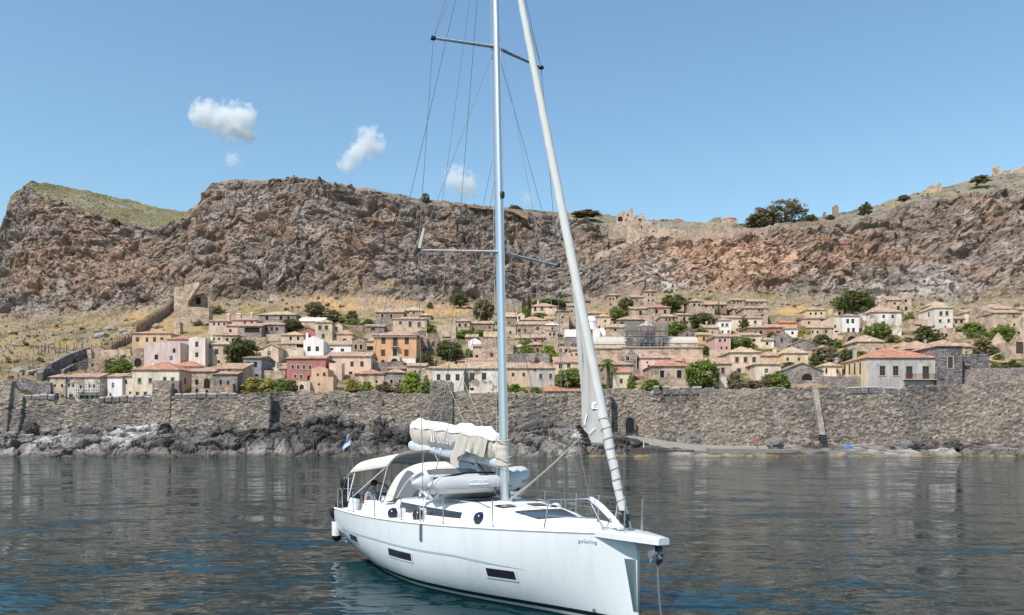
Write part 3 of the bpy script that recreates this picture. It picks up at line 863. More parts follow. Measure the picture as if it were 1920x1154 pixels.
def window_meshes(w, h, kind):
 """glazed opening: pane with mullions (shared between windows of one size)"""
 key = (round(w, 1), round(h, 1), kind)
 if key in _wmesh: return _wmesh[key]
 w, h = key[0], key[1]
 mb = MB()
 if kind == 'a':
  arch_panel(mb, (0, 0, -h/2), w, h, 0.05, 1, 0.02)
  me = mb.build("window", [M['void'], M['void']], link=False)
 else:
  mb.box(-w/2, w/2, 0.0, 0.05, -h/2, h/2, 1)
  fr = {'w': 'greywood', 'd': 'void', 's': 'brown', 'l': 'whitewood', 'b': 'blue', 'g': 'green'}[kind]
  if kind != 'd':
   t = 0.07
   if kind in ('s', 'g', 'b'):
    for sx in (-1, 1):
     mb.box(min(sx*0.02, sx*w*0.48), max(sx*0.02, sx*w*0.48), -0.06, -0.004, -h*0.48, h*0.48, 0)
   else:
    mb.box(-w/2, -w/2 + t, -0.05, -0.002, -h/2, h/2, 0); mb.box(w/2 - t, w/2, -0.05, -0.002, -h/2, h/2, 0)
    mb.box(-w/2 + t, w/2 - t, -0.05, -0.002, h/2 - t, h/2, 0); mb.box(-w/2 + t, w/2 - t, -0.05, -0.002, -h/2, -h/2 + t, 0)
    mb.box(-t/2, t/2, -0.045, -0.003, -h/2 + t, h/2 - t, 0)
    mb.box(-w/2 + t, -t/2, -0.04, -0.004, h*0.12, h*0.12 + t*0.8, 0); mb.box(t/2, w/2 - t, -0.04, -0.004, h*0.12, h*0.12 + t*0.8, 0)
  me = mb.build("window", [M[fr], M['glass'] if kind != 'd' else M['void']], link=False)
 s = MB()
 t = 0.17
 s.box(-w/2 - t, -w/2, -0.03, 0.1, -h/2, h/2); s.box(w/2, w/2 + t, -0.03, 0.1, -h/2, h/2)
 s.box(-w/2 - t, w/2 + t, -0.035, 0.1, h/2, h/2 + t)
 s.box(-w/2 - t - .04, w/2 + t + .04, -0.09, 0.1, -h/2 - t*0.8, -h/2)
 so = s.build("surround", [M['trim']], link=False)
 _wmesh[key] = (me.data, so.data)
 bpy.data.objects.remove(me); bpy.data.objects.remove(so)
 return _wmesh[key]
HOUSES = []
def house(label, x0, x1, yb, ye, roof=None, wall='stone', d=8.0, wins=(), chim=(), name="house", cat="house", sur=False, Y=None, yaw=0.0, sides=(), low=None, group=None, over=0.28):
 """x0..x1 front edge columns, yb foot row, ye eave row; roof=(kind,row,tiles); wins=(x,y,w,h,kind)"""
 xm = (x0 + x1) / 2
 if Y is None: Y = ground(xm, yb).y
 s = Y / FPX
 o = back(xm, yb, Y)
 w = (x1 - x0) * s; H = (yb - ye) * s
 root = empty(name, o, label, cat, group, yaw)
 hw = w / 2
 # front wall with real openings
 holes = []
 for q in wins:
  q = tuple(q) + (('w',) if len(q) == 4 else ())
  cx = (q[0] - xm) * s; cz = (yb - q[1]) * s
  ww, wh = max(0.45, q[2] * s), max(0.45, q[3] * s)
  if q[4] == 'a':
   holes.append([cx, cz, ww, wh, q[4]]); continue
  cx = min(max(cx, -hw + ww/2 + 0.12), hw - ww/2 - 0.12); cz = min(cz, H - wh/2 - 0.06)
  holes.append([cx, cz, ww, wh, q[4]])
 real = [h for h in holes if h[4] != 'a']
 xs = sorted({-hw, hw} | {round(h[0] - h[2]/2, 3) for h in real} | {round(h[0] + h[2]/2, 3) for h in real})
 zs = sorted({-5.0, H} | {round(h[1] - h[3]/2, 3) for h in real} | {round(h[1] + h[3]/2, 3) for h in real})
 mb = MB()
 for i in range(len(xs) - 1):
  for j in range(len(zs) - 1):
   mx, mz = (xs[i] + xs[i+1]) / 2, (zs[j] + zs[j+1]) / 2
   if any(abs(mx - h[0]) < h[2]/2 and abs(mz - h[1]) < h[3]/2 for h in real): continue
   mb.add([(xs[i], 0, zs[j]), (xs[i+1], 0, zs[j]), (xs[i+1], 0, zs[j+1]), (xs[i], 0, zs[j+1])], [(0, 1, 2, 3)])
 rec = 0.2
 for h in real:
  a, b_, c, e = h[0]-h[2]/2, h[0]+h[2]/2, h[1]-h[3]/2, h[1]+h[3]/2
  f = [(a, 0, c), (b_, 0, c), (b_, 0, e), (a, 0, e)]; g = [(x, rec, z) for x, _, z in f]
  mb.add(f + g, [(0, 4, 5, 1), (1, 5, 6, 2), (2, 6, 7, 3), (3, 7, 4, 0), (4, 7, 6, 5)])
 kind, yr, tiles = roof if roof else ('flat', None, None)
 mb.add([(hw, 0, -5), (hw, d, -5), (hw, d, H), (hw, 0, H)], [(0, 1, 2, 3)])
 mb.add([(-hw, d, -5), (-hw, 0, -5), (-hw, 0, H), (-hw, d, H)], [(0, 1, 2, 3)])
 mb.add([(hw, d, -5), (-hw, d, -5), (-hw, d, H), (hw, d, H)], [(0, 1, 2, 3)])
 mb.add([(-hw, 0, H), (hw, 0, H), (hw, d, H), (-hw, d, H)], [(0, 1, 2, 3)])
 def zat(row, dep): return CAMH + (YH - row) * (Y + dep) / FPX - o.z
 R = None
 th = 0.14
 if kind == 'gf':
  zr = max(zat(yr, 0), H + 0.3)
  mb.add([(-hw, 0, H), (hw, 0, H), (0, 0, zr)], [(0, 1, 2)])
  mb.add([(hw, d, H), (-hw, d, H), (0, d, zr)], [(0, 1, 2)])
  if tiles:
   k = (zr - H) / hw; ov = over * 0.7
   R = MB()
   top = [(-hw-ov, -ov, H-ov*k), (0, -ov, zr), (hw+ov, -ov, H-ov*k), (-hw-ov, d+ov, H-ov*k), (0, d+ov, zr), (hw+ov, d+ov, H-ov*k)]
   top = [(x, y, z + 0.03) for x, y, z in top]
   up = [(x, y, z + th) for x, y, z in top]
   R.add(top + up, [(6,7,10,9), (7,8,11,10), (1,0,3,4), (2,1,4,5), (0,1,7,6), (1,2,8,7), (4,3,9,10), (5,4,10,11), (3,0,6,9), (2,5,11,8)])
 elif kind in ('hip', 'gs', 'shed'):
  ov = over
  R = MB()
  if kind == 'shed':
   zr = max(zat(yr, d), H + 0.2)
   low_ = [(-hw-ov, -ov, H-0.05), (hw+ov, -ov, H-0.05), (hw+ov, d+ov, zr), (-hw-ov, d+ov, zr)]
   mb.add([(hw, 0, H), (hw, d, H), (hw, d, zr)], [(0, 1, 2)]); mb.add([(-hw, d, H), (-hw, 0, H), (-hw, d, zr)], [(0, 1, 2)])
   up = [(x, y, z + th) for x, y, z in low_]
   R.add(low_ + up, [(4,5,6,7), (3,2,1,0), (0,1,5,4), (1,2,6,5), (2,3,7,6), (3,0,4,7)])
  else:
   zr = max(zat(yr, d/2), H + 0.45)
   e = [(-hw-ov, -ov, H), (hw+ov, -ov, H), (hw+ov, d+ov, H), (-hw-ov, d+ov, H)]
   el = [(x, y, z + 0.01) for x, y, z in e]; eu = [(x, y, z + th) for x, y, z in e]
   if kind == 'gs':
    rr = [(-hw-ov*0.6, d/2, zr), (hw+ov*0.6, d/2, zr)]
    eu = [(max(-hw-ov*0.6, min(hw+ov*0.6, x)), y, z) for x, y, z in eu]
    mb.add([(hw, 0, H), (hw, d, H), (hw, d/2, zr)], [(0, 1, 2)]); mb.add([(-hw, d, H), (-hw, 0, H), (-hw, d/2, zr)], [(0, 1, 2)])
   elif w >= d:
    rr = [(-hw + d/2, d/2, zr), (hw - d/2, d/2, zr)]
    if w - d < 0.2: rr = [(-0.1, d/2, zr), (0.1, d/2, zr)]
   else:
    rr = [(0, w/2, zr), (0, d - w/2, zr)]
   v = el + eu + rr
   if kind == 'gs' or w >= d:
    f = [(4,5,9,8), (6,7,8,9), (5,6,9), (7,4,8)]
   else:
    f = [(4,5,8), (5,6,9,8), (6,7,9), (7,4,8,9)]
   f += [(0,1,5,4), (1,2,6,5), (2,3,7,6), (3,0,4,7), (3,2,1,0)]
   R.add(v, f)
 elif kind == 'flat':
  p = 0.35; t = 0.28
  mb.box(-hw, hw, 0.003, t, H, H + p); mb.box(-hw, hw, d - t, d - .003, H, H + p)
  mb.box(-hw, -hw + t, t, d - t, H, H + p); mb.box(hw - t, hw, t, d - t, H, H + p)
 elif kind == 'slab':
  R = MB(); R.box(-hw - .25, hw + .25, -.3, d, H + .01, H + .2 + (0 if yr is None else 0))
  if yr is not None:
   zr = max(zat(yr, d), H + .35)
   R = MB(); lo = [(-hw-.2, -.25, H), (hw+.2, -.25, H), (hw+.2, d, zr-.2), (-hw-.2, d, zr-.2)]; up = [(x, y, z+.2) for x, y, z in lo]
   R.add(lo + up, [(4,5,6,7), (3,2,1,0), (0,1,5,4), (1,2,6,5), (2,3,7,6), (3,0,4,7)])
 elif kind == 'vault':
  zr = max(zat(yr, 0), H + 0.4)
  R = MB()
  n = 12; hh = zr - H
  ra = []
  for yy in (-0.12, d):
   pass
  rings = []
  for xx in (-hw - .1, hw + .1):
   rings.append([(xx, d/2 - (d/2 + .12) * math.cos(math.pi*k/n), H + 0.02 + hh*1.35 * math.sin(math.pi*k/n)) for k in range(n + 1)])
  v = rings[0] + rings[1]; m_ = n + 1
  R.add(v, [(k, m_+k, m_+k+1, k+1) for k in range(n)] + [tuple(range(m_)), tuple(m_ + k for k in reversed(range(m_)))])
 wm = M[wall] if isinstance(wall, str) else wall
 wo = mb.build("wall", [wm], root, weld=True)
 if R is not None:
  ro = R.build("roof", [M[tiles]], root, weld=True)
 for h in holes:
  me, so = window_meshes(h[2], h[3], h[4])
  wn2 = bpy.data.objects.new("doorway" if h[4] == 'a' or (h[3] > 1.9*h[2] and h[1] - h[3]/2 < 0.5) else "window", me); COL.objects.link(wn2); wn2.parent = root
  wn2.location = (h[0], rec - 0.06 if h[4] != 'a' else -0.01, h[1])
  if sur and h[4] != 'a':
   s2 = bpy.data.objects.new("surround", so); COL.objects.link(s2); s2.parent = wn2
   s2.location = (0, -(rec - 0.06), 0)
 for q in sides:                                            # openings on a side wall: (side, depth, row, w m, h m, kind)
  sgn = -1 if q[0] == 'L' else 1
  me, so = window_meshes(q[3], q[4], q[5] if len(q) > 5 else 'w')
  wn2 = bpy.data.objects.new("window", me); COL.objects.link(wn2); wn2.parent = root
  wn2.location = (sgn * (hw + 0.01), q[1], CAMH + (YH - q[2]) * (Y + q[1]) / FPX - o.z)
  wn2.rotation_euler = (0, 0, sgn * math.pi / 2)
 for c in chim:
  cx = (c[0] - xm) * s; wd = max(0.45, c[2] * s); dd = c[4] if len(c) > 4 else d * 0.4
  zt = CAMH + (YH - c[1]) * (Y + dd) / FPX - o.z
  m2 = MB(); m2.box(cx - wd/2, cx + wd/2, dd - wd/2, dd + wd/2, H - 0.2, zt - 0.22, 0)
  m2.box(cx - wd*.62, cx + wd*.62, dd - wd*.62, dd + wd*.62, zt - 0.22, zt - .1, 1)
  m2.box(cx - wd*.35, cx + wd*.35, dd - wd*.35, dd + wd*.35, zt - .1, zt + .1, 1)
  m2.build("chimney", [wm, M[c[3]] if len(c) > 3 else M['lime']], root)
 HOUSES.append((root, x0, x1, yb, ye, Y))
 return root
def W(lst, w, h, k='w'):
 return [(x, y, w, h, k) for x, y in lst]
# ================================================================ the houses, front row to back row
G = "houses of the old town on the slope"
def hs(label, x0, x1, yb, ye, **k):
 k.setdefault('group', G)
 return house(label, x0, x1, yb, ye, **k)
# --- front row behind the sea wall, from the end near the grassy slope
hs("small stone house with orange tiled roof behind the wall, beside the scaffolded white house", 93.5, 123, 748, 708, roof=('hip', 702, 'r_terra'), wall='stonep', d=6,
 wins=[(103,723.5,3,5,'d'),(116.5,723.5,3,6,'d'),(97,740,5,10,'d'),(107,743,7,11,'a')])
hs("long whitewashed house with grey stone foot, mostly behind pole scaffolding", 123, 187, 751, 708, roof=('gs', 700, 'r_terra'), wall='patchy', d=8,
 wins=W([(129,723),(137.5,723),(151.5,725.7),(168,724),(176.5,724)],3.5,7,'d')+W([(151.5,744),(163,744),(173.5,744)],4,6,'d')+[(133,745,8,11,'w')])
hs("narrow white house joining the scaffolded house to the cream house with corbelled chimney", 201.5, 229, 746, 707, roof=('gs', 700, 'r_terra'), wall='white', d=8, wins=[(212,723,5,10,'l'),(207,741,4,7,'d')])
hs("low cream annex with a single brown window beside the long cream house", 229, 248, 745, 706, roof=('gs', 702, 'r_terra'), wall='cream', d=7, wins=[(236,716,4.5,7),(244,737,2,5,'d')], chim=[(242,689,5,'limegrey')], name="annex")
hs("long cream house with orange roof, grey stone annex and round chimney behind the battlements", 248, 336, 745, 694.5, roof=('hip', 679, 'r_orange'), wall='cream', d=12,
 wins=W([(261.6,714),(282,714),(309,712),(323.5,713)],5.5,9)+W([(257.6,738.5),(272.5,738.5)],5,6), sur=True, chim=[(268,683,6,'lime',5),(280,682,5,'lime',6)],
 sides=[('R',3,715,.7,1.3),('R',8,716,.7,1.3)])
hs("stone annex with dark arch built against the long cream house", 286, 336, 746, 717, wall='stoneg', d=1.4, Y=169.3, roof=('flat',0,0), wins=[(327.5,737,12,16,'a')], name="annex")
hs("roofless stone house with a big ragged hole in its front", 359.5, 400, 741, 697, roof=('shed', 690, 'r_terra'), wall='stone', d=8,
 wins=[(369,717,6,10,'d'),(388,719,11,18,'a'),(369,733,5,7,'d'),(388,736,6,8,'d')])
hs("dark weathered stone house with sloping orange roof next to the holed ruin", 400, 445, 740, 702, roof=('shed', 691, 'r_terra'), wall='stoneg', d=8,
 wins=W([(414,718),(428,719)],3,9,'d')+[(438.5,723,3,6,'d')])
hs("low stone outbuilding in front of the dark weathered house", 404, 437, 741, 725, roof=('flat',0,0), wall='stoneb', d=2.0, Y=169.0, name="outbuilding", cat="outbuilding")
hs("orange hip roofed house with pinkish walls directly behind the long cream house", 316, 376, 700, 688, roof=('hip', 677, 'r_orange'), wall='pinkgrey', d=9)
hs("large lilac white house with flat terrace and three small windows", 270, 338, 690, 645, roof=('flat',0,0), wall='lilac', d=10,
 wins=[(293,670,6.5,9,'d'),(326.5,658,5,8,'d'),(321,672,6,8,'b')])
hs("apricot house with long tan roof and brown shuttered windows below the stair wall", 248, 320.5, 657, 626, roof=('hip', 620, 'r_terra'), wall='apricot', d=9,
 wins=[(258,637,6.5,8,'s'),(275.5,637.5,5,9,'s'),(289.7,637,5.5,9),(303.5,635.5,6,5)])
hs("lilac house under a bright orange hip roof behind the terrace", 314, 358.6, 664, 637, roof=('hip', 630, 'r_orange'), wall='lilac', d=8, wins=[(349,655,8,9,'d'),(322,644,10,3,'b')])
hs("tall pale gabled house with two windows one above the other", 354, 384.6, 690, 634.5, roof=('gf', 631, None), wall='offwhite', d=9,
 wins=[(369,646,5.5,10),(369,665.7,6,9),(367,684,4,4,'d')], sides=[('R',3,648,.6,1.4),('R',6,649,.6,1.4)], chim=[(386,629,4,'limegrey',4)])
hs("narrow pale annex with one tiny window against the tall gabled house", 377, 397, 691, 655, roof=('flat',0,0), wall='offwhite', d=5, Y=199.5, wins=[(386,668,3,6,'d')], name="annex")
hs("tan house under a straw yellow hip roof with two grey shuttered windows", 397.6, 433, 684, 646.6, roof=('hip', 640, 'r_pale'), wall='tan', d=8,
 wins=[(406,660,6.5,10),(422,659.5,6.5,11),(410,679,5,6,'d')])
hs("low rough stone house with long orange roof below the dark olive tree", 405, 456, 735, 692, roof=('shed', 682, 'r_terra'), wall='stonep', d=7, wins=[(440.6,698.6,4,4,'d'),(430,693.5,3,3,'d')])
hs("grey blue stone house with two black windows above the wall gardens", 455.6, 490, 712, 672, roof=('gs', 668, 'r_brown'), wall='greystone', d=11,
 wins=W([(466,684),(479,684)],6,10,'d')+[(480.7,704.7,6,5,'d')])
hs("cream house with tan roof and small pale windows above the grey blue stone house", 460, 494, 676, 654, roof=('hip', 648, 'r_terra'), wall='cream', d=8, wins=W([(469.5,664),(487.7,664)],4.5,6,'l'))
hs("beige gabled house with one pale blue window and outside stair", 494, 522, 684, 653, roof=('gf', 646.5, 'r_tan'), wall='peach', d=14, wins=[(504.6,663,6.5,8,'l')],
 sides=[('R',5,664,.6,1.5),('R',9,666,.6,1.5)])
hs("tiny orange roofed lean-to between the white cistern cone and the rose house", 513, 538, 707, 692, roof=('shed', 682, 'r_terra'), wall='stonep', d=6, wins=[(531,700,5,4,'d')], name="lean_to", cat="lean-to")
hs("long dusty rose house with four white framed windows in a row", 538, 610.7, 714, 673, roof=('gs', 667, 'r_pink'), wall='rose', d=8,
 wins=W([(549,688.6),(559.3,688.6),(570,688.6),(581.6,689)],5,7.5)+[(553.5,706,5,6),(565,707,5,7),(579.5,709,7,9,'a')], sur=True)
hs("large peach house with long corrugated tile roof beside the rose house", 612.4, 695.5, 703, 669, roof=('gs', 660.5, 'r_pink'), wall='peach', d=9,
 wins=[(626,680,6,5),(660,683,6,10),(678.7,683,6.5,10),(643,701,6,5,'d'),(657.5,700,7,6)])
hs("peach side block leaning on the large peach house", 617, 641, 706, 684, roof=('flat',0,0), wall='peach', d=3.0, Y=182.5, name="annex")
hs("small ochre chapel with rounded gable and low terrace", 584, 615, 715, 692, roof=('gf', 687, None), wall='apricot', d=6, Y=176.0, wins=[(608,702,4,7,'a'),(596,703,3,4,'d')], name="chapel", cat="chapel")
hs("ochre terrace block with one dark hatch below the chapel", 581, 625, 731, 710, roof=('flat',0,0), wall='apricot', d=3.6, Y=171.6, wins=[(597.7,721,4,4,'d')], name="terrace_block", cat="terrace")
hs("small white edged arched gateway beside the wall gardens", 559.6, 581, 731, 719, roof=('flat',0,0), wall='peach', d=2.0, Y=170.6, wins=[(565.6,726,8,10,'a')], name="gateway", cat="gateway")
hs("low plastered stone house with long orange roof behind light green shrubs", 665, 720, 724, 702, roof=('hip', 693, 'r_orange'), wall='stonep', d=8, wins=[(706,716,4,5,'d')])
hs("low grey stone house with peaked pinkish roof and one white framed window", 720.5, 760.5, 724, 699.5, roof=('hip', 692.5, 'r_pink'), wall='stoneg', d=8, wins=[(734,716,5,8,'d'),(750,715,6,7)], sur=True)
hs("narrow brown roofed shed behind the two low orange roofed houses", 727, 764, 700, 692.5, roof=('gs', 686, 'r_brown'), wall='stoneg', d=5, name="shed", cat="shed")
hs("stone house with two small framed windows and pale tiled roof below the ochre mansion", 763, 799, 712, 687, roof=('gs', 681, 'r_tan'), wall='stone', d=7, wins=W([(778,698),(787,698)],4,6,'d'), sur=True)
hs("small peach plastered block between the stone house and the large dirty white house", 799, 812, 712, 691, roof=('gs', 687, 'r_tan'), wall='peach', d=6, name="annex")
hs("large dirty white house with tan hip roof and three tall windows above the wall", 811, 870, 740, 692, roof=('hip', 679, 'r_tan'), wall='offwhite', d=10,
 wins=[(822.4,708,7,12),(840,708,9,12,'s'),(858,708,7.5,12)])
hs("patchy white house with two barred windows joined to the dirty white house", 871, 934, 737, 692, roof=('gs', 678, 'r_tan'), wall='patchy', d=10,
 wins=W([(885.5,707),(907.6,706)],8.5,13)+[(885,730,7,5,'d')])
hs("brick orange roofed house peeping over the two dirty white houses", 857, 928, 692, 678, roof=('gs', 671, 'r_terra'), wall='apricot', d=6)
hs("long tan house with corrugated roof and two small windows right of the mast foot", 943, 994, 726, 691.5, roof=('gs', 680, 'r_pink'), wall='peach', d=9, wins=W([(962,703),(982,703)],5,7))
hs("white end of the long corrugated roof house with two brown windows", 994, 1040, 727, 691.5, roof=('hip', 680, 'r_pink'), wall='greyblue', d=9, wins=W([(1014,706),(1032.4,706)],5.5,9)+[(1003,694,2.5,3,'d')], sur=True)
hs("tan house with two brown windows behind the round green tree by the furled sail", 1040, 1091, 702, 680, roof=('shed', 670, 'r_terra'), wall='peach', d=8, wins=W([(1051,687),(1066.5,686.5)],6.5,9))
hs("very low shed with long orange roof right on the sea wall", 1022, 1090, 738, 734, roof=('shed', 725.5, 'r_orange'), wall='stonep', d=4.5, Y=170.2, name="shed", cat="shed")
hs("low house with orange roof half hidden behind the lower sail", 1068, 1112, 722, 702, roof=('hip', 694, 'r_terra'), wall='peach', d=7, wins=[(1100,711,5,6,'d')])
hs("small stone house with peaked terracotta roof behind the palm", 1120, 1187.5, 720, 684.5, roof=('hip', 674, 'r_terra'), wall='stone', d=8, wins=[(1154,694,6,6),(1131,711,5.5,7,'l'),(1128,694,5,5,'d')])
hs("tiny cream house with orange peaked roof and one brown window on the wall", 1150, 1185, 727, 699.5, roof=('hip', 690, 'r_orange'), wall='cream', d=6, wins=[(1165,715,5.5,9,'s')])
hs("grey stone house with one slanting gable and white framed window", 1169, 1199.5, 703, 668, roof=('gf', 657, None), wall='stoneg', d=8, wins=[(1177,672.5,6.5,8,'w'),(1196,680,4,24,'d')], sur=True)
hs("wide pinkish plaster house with faded pink roof above the peaked stone house", 1201, 1258, 705, 672, roof=('hip', 663, 'r_pink'), wall='pinkgrey', d=9, wins=[(1216,687,4,5,'d'),(1214,680,3,3,'d')], chim=[(1232.5,658,8,'limegrey',3),(1204,660,5,'limegrey',3)])
hs("faded pink roofed long house below the great church terrace", 1258, 1322, 700, 678, roof=('gs', 666, 'r_pink'), wall='pinkgrey', d=9)
hs("stone house with orange hip roof and two black windows in broad white surrounds", 1221, 1295, 728, 687.5, roof=('hip', 675.5, 'r_orange'), wall='stonep', d=11, wins=[(1241.5,702,8,13.5,'d'),(1273.7,702,8.5,14.5,'d')], sur=True)
hs("long terracotta roofed house with one tall grey window behind the fig tree", 1290, 1372, 712, 683, roof=('gs', 671, 'r_terra'), wall='stonep', d=9, wins=[(1355.4,695.5,7,12,'w')], sur=True)
hs("square tan house with straw hip roof and three tall dark windows", 1369, 1425.6, 700, 661.5, roof=('hip', 652.5, 'r_pale'), wall='peach', d=13,
 wins=W([(1382,675),(1398,675),(1414,675)],6.5,10)+[(1385.7,695,7,7,'w')], sur=True, sides=[('L',4,672,.7,1.0)])
hs("tan block with terracotta roof and tall chimney beside the square tan house", 1425.6, 1469, 684, 668, roof=('hip', 659, 'r_terra'), wall='peach', d=7, chim=[(1460,652,6,'limegrey',3)])
hs("cream house with tan roof and one green shuttered window above the olive bushes", 1417, 1464, 716, 684, roof=('hip', 675, 'r_tan'), wall='cream', d=11, wins=[(1437,695.5,7,8,'g')], sides=[('L',5,690,.7,1.2)])
hs("pale yellow house with straw hip roof and two windows by the conifer", 1469.7, 1515, 690, 663, roof=('hip', 651.5, 'r_pale'), wall='yellow', d=9, wins=W([(1477,674),(1498,674)],5,6,'w'))
hs("rubble gabled house with wide dark arched window above the wall", 1464.5, 1544, 722, 697, roof=('gf', 681.5, 'r_brown'), wall='stoneg', d=9, wins=[(1513,707,20,13,'a')])
hs("small cream house with hip roof in front of the yellow sided mansion", 1544, 1579, 707, 687, roof=('hip', 680, 'r_pale'), wall='cream', d=6, wins=[(1549.7,696,3,10,'d'),(1570,696,3,8,'d')])
big = hs("broad grey plaster mansion with bright orange hip roof, yellow side and iron balcony", 1625, 1758, 735, 672, roof=('hip', 652, 'r_orange'), wall='greyblue', d=13.4, Y=169.6,
 wins=[(1654.7,695.5,10.5,18,'w'),(1679.6,695.5,11,18,'w'),(1705,699,12,24,'w'),(1736,699,12,24,'w'),(1698,727,9,10,'a')], sur=True, name="mansion",
 sides=[('L',3,691,.8,2.6,'s'),('L',5.8,692,.8,2.6,'s'),('L',8.5,693,.8,2.4,'s'),('L',11,694,.8,2.2,'s')], chim=[(1600,672,6,'limegrey',9),(1633,651,6,'limegrey',8)])
hs("tall dark rubble tower with one brown shuttered window joined to the grey mansion", 1758, 1804, 728, 650, roof=('hip', 640, 'r_pink'), wall='darkstone', d=11, Y=168.6, wins=[(1782,680,10,21,'s')], sur=True, name="tower", cat="tower")
hs("roofless dark stone block with a boarded brown window beside the rubble tower", 1804, 1855, 715, 667, roof=('flat',0,0), wall='darkstone', d=8, Y=171.0, wins=[(1814,692,12,12,'s')])
hs("stone wing with pinkish roof behind the rubble tower", 1790, 1823, 680, 651, roof=('gs', 643, 'r_pink'), wall='stone', d=6, Y=181.0, wins=[(1812,661,4,3,'d')])
hs("stone house with long sloping terracotta roof reaching down to the rubble tower", 1703, 1762, 690, 655, roof=('hip', 640, 'r_terra'), wall='stone', d=9, Y=183.0, chim=[(1750,638,4,'limegrey')])
# --- second and third rows
hs("low stone house with flat pale roof and one small window beside the green fig", 165.6, 196, 701, 677, roof=('flat',0,0), wall='stoneb', d=12, wins=[(173.5,685,5,7)])
hs("tiny cream house with tan roof, lower of the pair under the pink house", 396, 417.5, 644, 629, roof=('hip', 624, 'r_tan'), wall='cream', d=6, wins=W([(401,636),(410.6,636)],4.5,5))
hs("small stone house with two dark windows beside the tiny cream house", 417.5, 446, 648, 629.5, roof=('hip', 625, 'r_terra'), wall='stone', d=7, wins=W([(426,637.5),(436.5,638)],5,6.5,'d'), sur=True)
hs("pale pink fronted stone house with three little windows under the castle ruin", 391.5, 424.5, 626, 603, roof=('hip', 598.5, 'r_pink'), wall='pinkgrey', d=7, wins=W([(401.6,608),(410,608),(420.5,608)],4,5.5,'w'), chim=[(420,590,6,'lime',4)])
hs("pink house with a single dark window below the twin chimneys", 424.5, 447, 628, 612, roof=('hip', 607, 'r_pink'), wall='pink', d=7, wins=[(432,620.5,4.5,6,'d')])
hs("upper pink house with white capped chimneys", 436, 480, 622, 601, roof=('hip', 595, 'r_pink'), wall='pink', d=7, wins=W([(459,605.5),(472,605.5)],4,4.5,'d'), chim=[(442,589,8,'lime',3),(466,587,5,'lime',3)])
hs("stone house with a deep shaded verandah", 448, 490.5, 638, 612, roof=('shed', 607, 'r_terra'), wall='stoneg', d=7, wins=[(472.5,619.5,28,9,'d')], sides=[('L',3,620,.6,.8)])
hs("grey stone house with three square windows next to the verandah house", 492, 533.5, 632, 609.5, roof=('gs', 604, 'r_pink'), wall='stoneg', d=8, wins=W([(499.8,616.5),(509.7,616.8),(519.4,617)],4.2,6,'d')+[(518,632,3,3,'d')])
hs("long grey stone house with straw coloured roof highest on this side of the slope", 484.7, 556, 607, 591, roof=('hip', 584.5, 'r_pale'), wall='stoneg', d=8, wins=[(500.6,597,5,7,'d'),(526.6,597,5,7,'d'),(541,596.8,5,5,'d')])
hs("tan house with flared straw roof over a shaded terrace", 527, 569, 645, 629, roof=('hip', 622, 'r_pale'), wall='tan', d=7, wins=W([(545,635),(559,635)],4.5,6.5,'d'))
hs("long low terrace wall with dark pergola below the flared roof house", 520, 571, 660, 645, roof=('slab', None, 'limegrey'), wall='stonep', d=4, wins=[(563,649,14,6,'d'),(552,657,5,3,'d')], name="pergola_house")
hs("low stone house roofed with a bright white sheet", 557.5, 604, 616, 603, roof=('slab', 596, 'lime'), wall='stonep', d=6)
hs("deep pink gabled house behind the white gabled house", 560, 594, 640, 622, roof=('gf', 614.5, 'r_brown'), wall='rose', d=7, wins=[(579.5,630,4.5,5,'d')], chim=[(568.5,621,4,'lime',1)])
hs("tan two storey house with jutting upper floor", 590.7, 623, 642, 605.5, roof=('hip', 600, 'r_tan'), wall='tan', d=7, wins=W([(600,614.6),(612,615)],6,8,'w')+[(606,630.5,5.5,8,'w')], sur=True)
hs("narrow tan gabled house beside the jutting upper floor", 624, 642, 640, 609.5, roof=('gf', 604.7, 'r_tan'), wall='tan', d=7, wins=[(630.6,616.5,4.5,6.5),(629,630,4,7)], sur=True)
hs("pure white gabled house with two grey windows and white chimney", 569, 606.5, 671, 638.5, roof=('gf', 630, None), wall='white', d=9, wins=W([(579.5,654.5),(595,654.5)],6.5,9,'w'), chim=[(573.7,625,4,'lime',1.2)])
hs("low white house with tan tiles beside the white gable", 607, 658.7, 664, 647.5, roof=('gs', 639, 'r_tan'), wall='white', d=7, wins=[(622,655,6,4.5),(642,656.8,6.5,6)])
hs("cream flat terrace between the beige gable and the white gable", 534, 569, 672, 659, roof=('flat',0,0), wall='cream', d=6, name="terrace_house")
hs("tan house with pinkish peaked roof above the low white house", 632, 661, 658, 627, roof=('hip', 620, 'r_terra'), wall='tan', d=7, wins=[(646,639,6.5,7.5)])
hs("brown stone gabled house with twin dark windows", 660, 688, 666, 637, roof=('gf', 632, 'r_brown'), wall='stoneb', d=8, wins=W([(667,651),(677,651)],5,9.5,'d'), sur=True)
hs("narrow dark terraced infill against the ochre mansion", 687, 702, 668, 640, roof=('shed', 634, 'r_terra'), wall='stonep', d=6, wins=[(694,653.5,12,8,'d')], name="infill_house")
